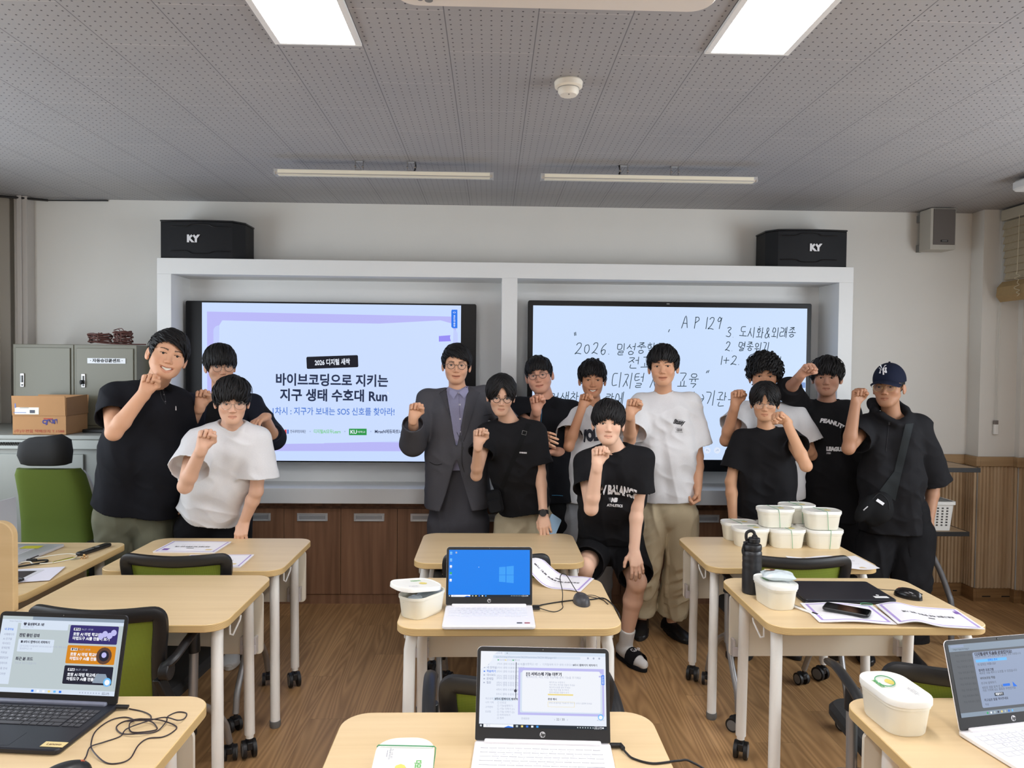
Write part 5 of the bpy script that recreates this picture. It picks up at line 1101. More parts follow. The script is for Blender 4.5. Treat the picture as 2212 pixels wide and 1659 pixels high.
mb = MB(); mb.tube(spline([(-.020, 0, .206), (-.026, 0, .225), (-.024, 0, .244), (-.010, 0, .252), (.004, 0, .248), (.010, 0, .232)], 5), .0065, n=10, flat=.5, up=(0, 1, 0)); mb.build('carry_loop', M_dark, c)
mb = MB(); mb.tube(spline([(-.034, -.004, .206), (-.040, -.006, .190), (-.044, -.008, .172), (-.039, -.010, .155), (-.036, -.01, .165), (-.038, -.006, .185)], 4), .003, n=6); mb.tube([(-.036, 0, .204), (-.02, 0, .208)], .005, n=8); mb.build('strap', M_dark, c)
# ================================================================ PAPERS AND BOOKLETS
M_paper = mat('paper white', (240, 238, 242), .6); M_lav = mat('print lavender', (176, 156, 214), .6); M_ink = mat('print ink', (60, 58, 66), .6); M_pgrey = mat('print grey', (170, 168, 176), .6); M_gold = mat('print gold', (222, 200, 150), .6); M_pur = mat('print purple', (130, 96, 170), .6)
PM = [M_paper, M_lav, M_ink, M_pgrey, M_gold, M_pur]
def warp_sheet(w_, d_, hf, thick=.0012, nx=22, ny=6):
    """curved page: top surface follows hf(u,v)"""
    mb = MB(); top = [[(-w_ / 2 + w_ * i / nx, -d_ / 2 + d_ * j / ny, hf(i / nx, j / ny) + thick) for i in range(nx + 1)] for j in range(ny + 1)]
    bot = [[(x, y, z - thick) for x, y, z in r_] for r_ in top]
    mb.loft(top, cap=False, closed=False, mi=0); mb.loft(bot, cap=False, closed=False, mi=0)
    rim = lambda A: A[0] + [r_[-1] for r_ in A[1:]] + A[-1][::-1][1:] + [r_[0] for r_ in A[::-1]][1:-1]
    mb.loft([rim(bot), rim(top)], cap=False)
    return mb
def on_sheet(mb, polys, hf, w_, d_, lift=.0016):
    for pts, mi in polys:
        # cut strips finely along x so they follow the curve
        (u0, v0), (u1, v1) = pts; n = max(1, int(abs(u1 - u0) * 22))
        for i in range(n):
            a, b_ = u0 + (u1 - u0) * i / n, u0 + (u1 - u0) * (i + 1) / n
            mb.poly([(-w_ / 2 + w_ * a, -d_ / 2 + d_ * v0, hf(a, v0) + lift), (-w_ / 2 + w_ * b_, -d_ / 2 + d_ * v0, hf(b_, v0) + lift), (-w_ / 2 + w_ * b_, -d_ / 2 + d_ * v1, hf(b_, v1) + lift), (-w_ / 2 + w_ * a, -d_ / 2 + d_ * v1, hf(a, v1) + lift)], mi)
def txt_sheet(mb, body, u, v, size, hf, w_, d_, mi, flip=False, bold=0, width=None, align='CENTER'):
    vs, fs = text_geo(body, size, bold * size, align, 1.0, 0.0, 0.0); xs = [p.x for p in vs]; k = (width / (max(xs) - min(xs))) if width else 1; out = []
    for p in vs:
        x, y = p.x * k, p.y
        if flip: x, y = -x, -y
        X, Y = -w_ / 2 + w_ * u + x, -d_ / 2 + d_ * v + y; out.append((X, Y, hf(min(1, max(0, X / w_ + .5)), min(1, max(0, Y / d_ + .5))) + .002))
    mb.add(out, fs, mi)
def frame_polys(m=.05, w_=.04, a=.7):
    mv = m * 1.3; wv = w_ * a * 1.4
    return [(((m, mv), (1 - m, mv + wv)), 1), (((m, 1 - mv - wv), (1 - m, 1 - mv)), 1), (((m, mv), (m + w_, 1 - mv)), 1), (((1 - m - w_, mv), (1 - m, 1 - mv)), 1)]
flat = lambda u, v: 0.0
def booklet(label, loc, rz, hf=flat, w_=.297, d_=.21, pages=4, flip=True, group=None):
    t = thing('booklet', label, 'booklet', loc, rz, group)
    mb = MB(); mb.bx(-w_ / 2 + .002, w_ / 2 - .002, -d_ / 2 + .002, d_ / 2 - .002, .0003, .0012 * pages); mb.build('pages', M_paper, t, smooth=0)
    z = .0012 * pages + .0002; f = lambda u, v: hf(u, v) + z
    mb = warp_sheet(w_, d_, f); on_sheet(mb, frame_polys(.03, .022), f, w_, d_)
    sgn = (lambda v: 1 - v) if flip else (lambda v: v); U_ = (lambda u: 1 - u) if flip else (lambda u: u)
    txt_sheet(mb, '프로그램의 개선 방향과 실천 기획', U_(.5), sgn(.52), .02, f, w_, d_, 2, flip, .03, .17); txt_sheet(mb, '지구 생태 수호대 디지털 새싹 프로젝트', U_(.5), sgn(.38), .009, f, w_, d_, 3, flip, 0, .13)
    on_sheet(mb, [(((.44, sgn(.66) - .02), (.56, sgn(.66) + .02)), 2), (((U_(.86) - .05, sgn(.78) - .08), (U_(.86) + .05, sgn(.78) + .08)), 5), (((U_(.16) - .05, sgn(.78) - .05), (U_(.16) + .05, sgn(.78) + .05)), 4)], f, w_, d_, .0018)
    mb.build('cover', PM, t, smooth=50)
    return t
booklet('lavender bordered booklet at the back of the table beside the boy in white', (-1.0, 3.59, zt + .0004), -.03)
booklet('lavender bordered booklet half hidden by the green chair back, nearer the camera', (-.80, 3.335, zt + .0004), .03)
# loose sheet on the tub table
t = thing('paper_sheet', 'white printed sheet at the front right corner of the table with stacked tubs', 'paper', (2.06, 3.335, zt + .0004), .03)
hf = lambda u, v: .004 + .003 * math.sin(6 * u) * math.cos(4 * v) + .003 * math.sin(11 * u + 2)
mb = warp_sheet(.35, .21, hf, .0006); txt_sheet(mb, '학생용 만족도 조사', .72, .6, .012, hf, .35, .21, 3, True, .02); txt_sheet(mb, '조사지 안내문 및 개인정보 동의', .7, .38, .008, hf, .35, .21, 3, True); mb.build('sheet', PM, t, smooth=50)
# curled booklet behind the blue screen laptop
t = thing('booklet', 'curled open booklet arching up behind the blue screen laptop', 'booklet', (.73, 3.045, zt + .0004), -.62 + .2)
hf = lambda u, v: .001 + .075 * math.exp(-((u - .12) / .26) ** 2) * (1 - .15 * v) + .004 * math.sin(9 * u)
mb = warp_sheet(.30, .20, hf, .0008); on_sheet(mb, frame_polys(.03, .025), hf, .30, .20); txt_sheet(mb, '프로그램의 개선 방향과 실천 기획', .55, .5, .018, hf, .30, .20, 2, True, .03, .2); on_sheet(mb, [(((.5, .62), (.58, .66)), 2)], hf, .3, .2, .0018); txt_sheet(mb, '지구 생태 수호대 프로젝트', .55, .38, .007, hf, .30, .20, 3, True); mb.build('page', PM, t, smooth=50)
# open booklet on the bottle table
t = thing('booklet', 'open lavender bordered booklet under the phone beside the closed laptop', 'booklet', (1.94, 2.62, zt + .0004), -.09)
hL = lambda u, v: .004 + .006 * math.sin(PI * min(1, u * 1.05)) ** 2 + .006 * u ** 4 * 0; hR = lambda u, v: .004 + .016 * math.exp(-((u - .22) / .2) ** 2) + .003 * math.sin(PI * u) * v
mb = warp_sheet(.27, .205, hL, .003); on_sheet(mb, frame_polys(.05, .035), hL, .27, .205, .0034)
for j in range(6): txt_sheet(mb, ['', '참여 기능 더하기 안내', '', '서비스에 필요한 기능', '함께 확인하고 고쳐 보기', ''][j] or '내용 정리', .62, .2 + .11 * j, .007, lambda u, v: hL(u, v) + .0018, .27, .205, 3, True)
o = mb.build('page', PM, t, smooth=50); o.location = (-.155, 0.0, 0)
mb = warp_sheet(.29, .205, hR, .003); on_sheet(mb, frame_polys(.03, .03), hR, .29, .205, .0034); g = lambda u, v: hR(u, v) + .0018
txt_sheet(mb, '프로그램의 개선 방향과 실천 기획', .5, .5, .02, g, .29, .205, 2, True, .03, .18); on_sheet(mb, [(((.46, .33), (.54, .37)), 2), (((.9, .70), (.97, .84)), 5)], hR, .29, .205, .0036); txt_sheet(mb, '지구 생태 수호대 프로젝트', .5, .62, .008, g, .29, .205, 3, True)
o = mb.build('page', PM, t, smooth=50); o.location = (.13, -.015, 0); o.rotation_euler = (0, 0, -.05)
mb = MB(); mb.torus((0, 0, 0), .018, .0011, n=30, sx=1.25, sy=.8); o = mb.build('rubber_band', M_band); o.location = (1.895, 2.70, zt + .018); tag(o, 'green rubber band lying on the open booklet page', 'rubber band')
t = thing('smartphone', 'black smartphone lying on the open booklet', 'phone', (1.782, 2.625, zt + .0165), R(-36))
mb = MB(); mb.prism(rrect(.158, .077, .012), 0, .0105, ch=.0025); mb.build('case', M_dark, t)
mb = MB(); mb.prism(rrect(.15, .070, .009), .0106, .0112); mb.build('screen', mat('phone glass', (10, 10, 12), .08, spec=.6), t); mb = MB(); mb.box((.0795, -.01, .005), (.001, .012, .003)); mb.box((.0795, .012, .005), (.001, .006, .003)); mb.build('port', M_grey, t)
t = thing('pen', 'white and black ballpoint pen beside the open booklet', 'pen', (1.650, 2.655, zt + .0055), R(-62))
mb = MB(); mb.cyl((-.068, 0, 0), (.02, 0, 0), .0045, .005, 12); mb.cyl((.045, 0, 0), (.060, 0, 0), .005, .0035, 12); mb.build('barrel', mat('pen white', (228, 228, 230), .3), t); mb = MB(); mb.cyl((.0202, 0, 0), (.0448, 0, 0), .0053, .0053, 12); mb.cyl((.0602, 0, 0), (.070, 0, 0), .0034, .001, 10); mb.build('grip', M_black, t); mb = MB(); mb.box((-.05, 0, .0068), (.04, .003, .0015)); mb.build('clip', M_chrome, t)
# ================================================================ MICE AND CABLES
def mouse(lab, x, y, rz, m, logo=None):
    t = thing('computer_mouse', lab, 'mouse', (x, y, zt + .0006), rz)
    mb = MB(); rings = []
    for k in range(9):
        a = PI / 2 * k / 8; s_ = math.cos(a) ** .6 if k < 8 else .02; z = .036 * math.sin(a) ** .9
        rings.append([(.031 * s_ * math.cos(q) * (1 - .08 * math.sin(q) ** 2 * 0), .054 * s_ * math.sin(q) - .006 * (1 - s_), z * (1 - .25 * (math.sin(q) * s_ > .2) * 0)) for q in [2 * PI * j / 28 for j in range(28)]])
    mb.loft(rings); b = mb.build('body', m, t, smooth=70)
    mb = MB(); mb.cyl((-.003, .033, .026), (.003, .033, .026), .0065, n=14); mb.build('scroll_wheel', mat('wheel accent', (190, 90, 60) if logo else (60, 60, 62), .5), t)
    if logo: mb = MB(); mb.text(logo, .006, TM((0, -.005, .0368)), 0); mb.build('logo', M_logo, t, smooth=0)
mouse('dark grey mouse with a small white logo beside the blue screen laptop', .815, 2.765, R(8), mat('mouse grey', (58, 58, 62), .45), 'Lenovo')
mouse('glossy black mouse on the table beside the closed laptop', 2.135, 2.835, R(38), mat('mouse black', (16, 16, 18), .22))
mouse('black mouse cut off by the bottom edge beside the black laptop', -.462, 1.585, R(-48), M_dark)
def cable(lab, pts, r, z=None, m=None, plugs=(), group=None, cat='cable'):
    t = thing('cable', lab, cat, (0, 0, 0), 0, group)
    mb = MB(); P = [(p[0], p[1], (p[2] if len(p) > 2 else zt + r + .0005)) for p in pts]; mb.tube(spline(P, 7), r, n=7); mb.build('wire', m or M_black, t)
    for a, b_, s_ in plugs:
        mb = MB(); mb.T = Matrix.Translation(a) @ frame4(Vector(b_) - Vector(a)); L_ = (Vector(b_) - Vector(a)).length; mb.prism(rrect(*s_, min(s_) * .3), 0, L_, ch=.001); mb.build('plug', M_black, t)
    return t
def frame4(d):
    x, y, z = frame_of(d); return Matrix(((x.x, y.x, z.x, 0), (x.y, y.y, z.y, 0), (x.z, y.z, z.z, 0), (0, 0, 0, 1)))
cable('black power cable running from the nearest laptop off the right table edge', [(.778, 1.70, .729), (.786, 1.675, .726), (.80, 1.655), (.84, 1.635), (.90, 1.645), (.93, 1.64, .7235), (.975, 1.60, .70), (1.0, 1.55, .60)], .0026, plugs=[((.752, 1.708, .727), (.776, 1.707, .727), (.012, .009)), ((.7765, 1.712, .727), (.782, 1.692, .727), (.010, .009))])
FLc = [(-.484, 1.912), (-.443, 1.897), (-.413, 1.876), (-.403, 1.853), (-.43, 1.857), (-.452, 1.834, .728), (-.40, 1.839, .726), (-.371, 1.818), (-.367, 1.798), (-.417, 1.790), (-.438, 1.82, .728), (-.441, 1.85), (-.473, 1.866), (-.501, 1.85), (-.509, 1.799), (-.49, 1.742), (-.459, 1.692, .728), (-.411, 1.654), (-.379, 1.650), (-.363, 1.67), (-.372, 1.727), (-.364, 1.759), (-.332, 1.766), (-.318, 1.790), (-.322, 1.818), (-.37, 1.838, .728), (-.428, 1.856), (-.463, 1.844), (-.468, 1.815), (-.44, 1.784), (-.40, 1.772, .727), (-.36, 1.792), (-.352, 1.83, .728), (-.365, 1.87), (-.35, 1.893), (-.325, 1.886), (-.318, 1.86), (-.325, 1.835, .729), (-.37, 1.845, .731), (-.43, 1.80, .728), (-.436, 1.77), (-.462, 1.742), (-.475, 1.71, .728), (-.468, 1.68), (-.458, 1.645, .727), (-.452, 1.628, .732)]
cable('dark tangled mouse cable beside the black laptop', FLc, .0016, plugs=[((-.520, 1.908, .730), (-.486, 1.912, .727), (.014, .007))], m=mat('cable plum', (40, 30, 38), .45))
cable('black charging and mouse cables looping beside the blue screen laptop', [(.648, 2.675, .73), (.70, 2.66), (.735, 2.70), (.74, 2.76), (.745, 2.80, .75), (.738, 2.835, .80), (.765, 2.865, .80), (.81, 2.82, .74), (.86, 2.835), (.90, 2.80), (.915, 2.745)], .0017, plugs=[((.622, 2.675, .729), (.648, 2.675, .729), (.012, .007))])
cable('thicker black charger cable curving to the table edge by the blue screen laptop', [(.645, 2.70, .73), (.66, 2.735), (.72, 2.765), (.79, 2.79), (.86, 2.80), (.905, 2.815), (.925, 2.77), (.934, 2.70, .7235), (.945, 2.66, .70), (.925, 2.64, .66)], .0026, plugs=[((.622, 2.700, .729), (.648, 2.700, .729), (.012, .009))])
cable('thin black mouse cable from the dark grey mouse', [(.825, 2.822, .730), (.84, 2.85), (.87, 2.835, .728), (.905, 2.79, .727)], .0014)
cable('thin black cable from the closed laptop to the glossy mouse', [(2.045, 2.925, .730), (2.09, 2.93), (2.15, 2.918), (2.20, 2.90), (2.215, 2.87), (2.19, 2.868), (2.165, 2.868, .728)], .0014)
# clutter on the teacher desk
cable('white charging cable curving across the teacher desk', [(-1.62, 3.36, .729), (-1.585, 3.43), (-1.53, 3.46), (-1.48, 3.44), (-1.462, 3.38), (-1.49, 3.33), (-1.52, 3.29, .7255), (-1.58, 3.28, .7255), (-1.62, 3.30, .73), (-1.70, 3.22, .728)], .0026, m=mat('cable cream', (226, 224, 212), .45))
cable('thick black cable loop with a plug on the teacher desk', [(-1.60, 3.335), (-1.56, 3.345), (-1.545, 3.31), (-1.57, 3.26, .7285), (-1.64, 3.20, .7285), (-1.72, 3.19, .7285)], .0042, plugs=[((-1.64, 3.33, .727), (-1.60, 3.335, .727), (.016, .012))])
cable('black cable arc lying on the papers of the teacher desk', [(-1.72, 3.045, .731), (-1.60, 3.05, .731), (-1.50, 3.045, .731), (-1.462, 3.02, .731), (-1.50, 2.985, .731), (-1.62, 2.965, .731), (-1.72, 2.96, .731)], .0045)
t = thing('remote_control', 'long black remote control at the right end of the teacher desk', 'remote', (-1.445, 3.525, zt + .0005), R(78)); mb = MB(); mb.prism(rrect(.20, .04, .014), 0, .016, ch=.004); mb.build('casing', M_dark, t); mb = MB(); mb.lathe([(0, .016), (.011, .016), (.011, .0172), (0, .0172)], (.02, 0, 0), n=18)
for i in range(5): mb.box((-.07 + i * .014, 0, .0166), (.006, .02, .001))
mb.build('button', M_grey, t)
t = thing('key_ring', 'small gold ring and charm on the teacher desk beside the remote', 'key ring', (-1.418, 3.385, zt + .0005)); mb = MB(); mb.torus((0, 0, .003), .011, .0016, n=24); mb.torus((.006, .012, .008), .008, .0014, (0, 1, .4), n=20); mb.ball((0, .006, .014), (.006, .005, .007), 6); mb.build('charm', mat('gold metal', (200, 160, 110), .25, 1.0), t); mb = MB(); mb.lathe([(0, 0), (.022, 0), (.022, .0015), (0, .0015)], (-.036, -.004, 0), n=24); mb.build('clear_disc', mat('clear disc', (190, 188, 160), .1, alpha=.35), t)
t = thing('pencil', 'yellow and black pencil on the teacher desk by the white cable', 'pencil', (-1.485, 3.345, zt + .005), R(62)); mb = MB(); mb.cyl((-.05, 0, 0), (.045, 0, 0), .0035, n=6); mb.cyl((.045, 0, 0), (.055, 0, 0), .0035, .0006, n=6); mb.build('barrel', mat('pencil yellow', (190, 185, 60), .5), t); mb = MB(); mb.box((0, 0, .0036), (.09, .004, .001)); mb.build('stripe', M_black, t)
for i, (x, y, rz, w_, d_, cc, lab) in enumerate(((-1.535, 3.10, .25, .30, .21, (226, 224, 236), 'white paper sheet on the teacher desk, its corner at the desk edge'), (-1.60, 3.08, .05, .26, .20, (206, 206, 212), 'dark printed magazine on the teacher desk under the black cable'), (-1.66, 3.02, -.05, .3, .19, (222, 222, 228), 'printed sheet peeping out lowest on the teacher desk near the divider board'))):
    mb = MB(); mb.box((0, 0, 0), (w_, d_, .0012), 0)
    if i == 1: mb.box((.0, .02, .0009), (.22, .12, .0004), 1); mb.box((-.05, -.035, .0012), (.14, .03, .0002), 2); mb.text('DAYS', .03, TM((.0, .05, .0014), (0, 0, PI)), 3, bold=.001)
    o = mb.build('paper_sheet' if i != 1 else 'magazine', [mat('sheet %d' % i, cc, .6), mat('magazine photo', (52, 44, 50), .4, noise=.5, nscale=30), mat('magazine orange', (206, 140, 70), .5), M_paper], smooth=0); o.location = (x, y, zt + .0012 + (2 - i) * .0016 if i != 1 else zt + .0055); o.rotation_euler = (0, 0, rz); tag(o, lab, 'paper' if i != 1 else 'magazine')
# ================================================================ PEOPLE: one continuous body surface each, grown from a distance field
import openvdb as vdb
from mathutils.bvhtree import BVHTree
V3 = lambda *a: np.array(a, float)
def nrm(v): v = np.asarray(v, float); return v / (np.linalg.norm(v) + 1e-12)
_rs = np.random.RandomState(7); _LAT = _rs.rand(24, 24, 24).astype(np.float32)
def vnoise(x, y, z):
    """smooth value noise in -1..1 on broadcastable arrays"""
    def sp(a): i = np.floor(a); f = (a - i).astype(np.float32); return (i.astype(int)) % 24, f * f * (3 - 2 * f)
    (i, u), (j, v), (k, w) = sp(x), sp(y), sp(z); i1, j1, k1 = (i + 1) % 24, (j + 1) % 24, (k + 1) % 24
    L = _LAT
    a = L[i, j, k] * (1 - u) + L[i1, j, k] * u; b = L[i, j1, k] * (1 - u) + L[i1, j1, k] * u
    c = L[i, j, k1] * (1 - u) + L[i1, j, k1] * u; d = L[i, j1, k1] * (1 - u) + L[i1, j1, k1] * u
    return ((a * (1 - v) + b * v) * (1 - w) + (c * (1 - v) + d * v) * w) * 2 - 1
class Rcone:
    def __init__(s, a, b, ra, rb, flat=None, f=1.0):
        s.a, s.b, s.ra, s.rb = V3(*a), V3(*b), ra, rb; s.n = None if flat is None else nrm(flat); s.f = f
        m = max(ra, rb); s.lo = np.minimum(s.a, s.b) - m; s.hi = np.maximum(s.a, s.b) + m
    def __call__(s, X, Y, Z):
        d = s.b - s.a; L2 = d @ d + 1e-12
        px, py, pz = X - s.a[0], Y - s.a[1], Z - s.a[2]
        t = np.clip((px * d[0] + py * d[1] + pz * d[2]) / L2, 0, 1)
        qx, qy, qz = px - t * d[0], py - t * d[1], pz - t * d[2]
        q2 = qx * qx + qy * qy + qz * qz
        if s.n is not None:
            qn = qx * s.n[0] + qy * s.n[1] + qz * s.n[2]; q2 = q2 + (1 / s.f ** 2 - 1) * qn * qn
        r = s.ra + (s.rb - s.ra) * t
        e = np.sqrt(q2)
        return (e - r) if s.n is None else (e - r) * (s.f + (1 - s.f) * .5)
class Ell:
    def __init__(s, c, r, M=None):
        s.c, s.r = V3(*c), V3(*r); s.M = np.eye(3) if M is None else np.array(M)   # columns = axes
        e = np.abs(s.M) @ s.r; s.lo, s.hi = s.c - e, s.c + e
    def __call__(s, X, Y, Z):
        px, py, pz = X - s.c[0], Y - s.c[1], Z - s.c[2]; k0 = 0; k1 = 0
        for i in range(3):
            q = px * s.M[0, i] + py * s.M[1, i] + pz * s.M[2, i]; k0 = k0 + (q / s.r[i]) ** 2; k1 = k1 + (q / s.r[i] ** 2) ** 2
        k0 = np.sqrt(k0); return k0 * (k0 - 1) / np.sqrt(k1 + 1e-9)
def axis_grid(lo, hi, fine, hf, hc):
    """sorted coordinates from lo to hi; step hf inside the fine spans, hc elsewhere"""
    out = [lo]; x = lo
    while x < hi:
        h = hc
        for a, b in fine:
            if a - .012 <= x <= b: h = hf; break
            if x < a and x + hc > a: h = max(hf, min(hc, (a - x)))
        x += h; out.append(x)
    return np.array(out, np.float32)
class Field:
    def __init__(s, lo, hi, fine=(), hf=.0022, hc=.006, bg=.04):
        s.ax = [axis_grid(lo[i], hi[i], [(f[0][i], f[1][i]) for f in fine], hf, hc) for i in range(3)]
        s.bg = bg; s.D = np.full([len(a) for a in s.ax], bg, np.float32)
    def blk(s, lo, hi, m):
        sl = []
        for i in range(3):
            a = max(0, int(np.searchsorted(s.ax[i], lo[i] - m)) - 1); b = min(len(s.ax[i]), int(np.searchsorted(s.ax[i], hi[i] + m)) + 1); sl.append(slice(a, b))
        X, Y, Z = (s.ax[0][sl[0]][:, None, None], s.ax[1][sl[1]][None, :, None], s.ax[2][sl[2]][None, None, :]); return tuple(sl), X, Y, Z
    def add(s, p, k=.004):
        sl, X, Y, Z = s.blk(p.lo, p.hi, .03 + k)
        if min(X.size, Y.size, Z.size) == 0: return
        d = p(X, Y, Z); a = s.D[sl]; h = np.maximum(k - np.abs(a - d), 0) / k; s.D[sl] = np.minimum(np.minimum(a, d) - h * h * k * .25, s.bg)
    def sub(s, p, k=.002):
        sl, X, Y, Z = s.blk(p.lo, p.hi, .01 + k)
        if min(X.size, Y.size, Z.size) == 0: return
        d = -p(X, Y, Z); a = s.D[sl]; h = np.maximum(k - np.abs(a - d), 0) / k; s.D[sl] = np.maximum(a, d) + h * h * k * .25
    def cut(s, pt, n, keep_lo=None, lo=None, hi=None, k=.002):
        """remove everything on the +n side of the plane (optionally only inside a box)"""
        lo = [a[0] for a in s.ax] if lo is None else lo; hi = [a[-1] for a in s.ax] if hi is None else hi
        sl, X, Y, Z = s.blk(lo, hi, 0); n = nrm(n); d = (X - pt[0]) * n[0] + (Y - pt[1]) * n[1] + (Z - pt[2]) * n[2]; s.D[sl] = np.maximum(s.D[sl], d)
    def disp(s, fn):
        X, Y, Z = s.ax[0][:, None, None], s.ax[1][None, :, None], s.ax[2][None, None, :]
        m = np.abs(s.D) < .03
        idx = np.nonzero(m); x, y, z = s.ax[0][idx[0]], s.ax[1][idx[1]], s.ax[2][idx[2]]; s.D[idx] += fn(x, y, z).astype(np.float32)
    def mesh(s):
        for i in range(3):      # keep the surface closed at the box
            sl = [slice(None)] * 3; sl[i] = 0; s.D[tuple(sl)] = s.bg; sl[i] = -1; s.D[tuple(sl)] = s.bg
        g = vdb.FloatGrid(s.bg); g.copyFromArray(s.D, tolerance=0.0)
        pts, tris, quads = g.convertToPolygons(isovalue=0.0, adaptivity=0.0)
        P = np.empty_like(pts, dtype=np.float64)
        for i in range(3): P[:, i] = np.interp(pts[:, i], np.arange(len(s.ax[i])), s.ax[i])
        return P, np.asarray(quads)[:, ::-1]
def mesh_obj(name, P, Q, mat_, parent, colors=None, origin=None, mats=None, midx=None):
    me = bpy.data.meshes.new(name); P = np.asarray(P, np.float32)
    if origin is not None: P = P - np.asarray(origin, np.float32)
    me.vertices.add(len(P)); me.vertices.foreach_set('co', P.ravel()); n = len(Q); me.loops.add(n * 4); me.polygons.add(n)
    me.loops.foreach_set('vertex_index', np.ascontiguousarray(Q, dtype=np.int32).ravel()); me.polygons.foreach_set('loop_start', np.arange(0, n * 4, 4, dtype=np.int32))
    me.polygons.foreach_set('loop_total', np.full(n, 4, np.int32)); me.polygons.foreach_set('use_smooth', np.ones(n, bool))
    for m in (mats or [mat_]): me.materials.append(m)
    if midx is not None: me.polygons.foreach_set('material_index', midx.astype(np.int32))
    me.update(calc_edges=True)
    if colors is not None:
        ca = me.color_attributes.new('Col', 'FLOAT_COLOR', 'POINT'); c = np.ones((len(P), 4), np.float32); c[:, :3] = colors; ca.data.foreach_set('color', c.ravel())
    o = bpy.data.objects.new(name, me); COL.objects.link(o)
    if parent: o.parent = parent
    return o
def laplace(P, Q, it=2, lam=.5):
    n = len(P)
    E = np.concatenate([Q[:, [0, 1]], Q[:, [1, 2]], Q[:, [2, 3]], Q[:, [3, 0]]]); E = np.concatenate([E, E[:, ::-1]])
    cnt = np.bincount(E[:, 0], minlength=n).astype(float)[:, None]
    for _ in range(it):
        S = np.stack([np.bincount(E[:, 0], weights=P[E[:, 1], i], minlength=n) for i in range(3)], 1); P = P + lam * (S / np.maximum(cnt, 1) - P)
    return P
def skin_mat():
    m = bpy.data.materials.new('skin'); m.use_nodes = True; nt = m.node_tree; b = nt.nodes['Principled BSDF']
    a = nd(nt, 'ShaderNodeAttribute'); a.attribute_name = 'Col'; nt.links.new(a.outputs['Color'], b.inputs['Base Color'])
    b.inputs['Roughness'].default_value = .52; b.inputs['Specular IOR Level'].default_value = .35
    b.inputs['Subsurface Weight'].default_value = .06; b.inputs['Subsurface Radius'].default_value = (.9, .35, .2); b.inputs['Subsurface Scale'].default_value = .008
    tc = nd(nt, 'ShaderNodeTexCoord'); n = nd(nt, 'ShaderNodeTexNoise'); n.inputs['Scale'].default_value = 220; nt.links.new(tc.outputs['Object'], n.inputs['Vector'])
    bp = nd(nt, 'ShaderNodeBump'); bp.inputs['Strength'].default_value = .12; bp.inputs['Distance'].default_value = .001; nt.links.new(n.outputs['Fac'], bp.inputs['Height']); nt.links.new(bp.outputs['Normal'], b.inputs['Normal'])
    return m
M_skin = skin_mat(); M_hair = mat('black hair', (17, 15, 16), 0.58, spec=.3); M_hair2 = mat('dark brown hair', (27, 22, 20), 0.58, spec=.3)
M_eyew = mat('eye white', (168, 158, 150), .3); M_iris = mat('dark iris', (26, 18, 15), .15); M_teeth = mat('teeth', (226, 220, 205), .3)
def cloth(name, rgb, rough=.85, noise=.05, sheen=.0, weave=1400):
    return mat(name, rgb, rough, noise=noise, nscale=180, bump=.25, bscale=weave, spec=.2, sheen=sheen)
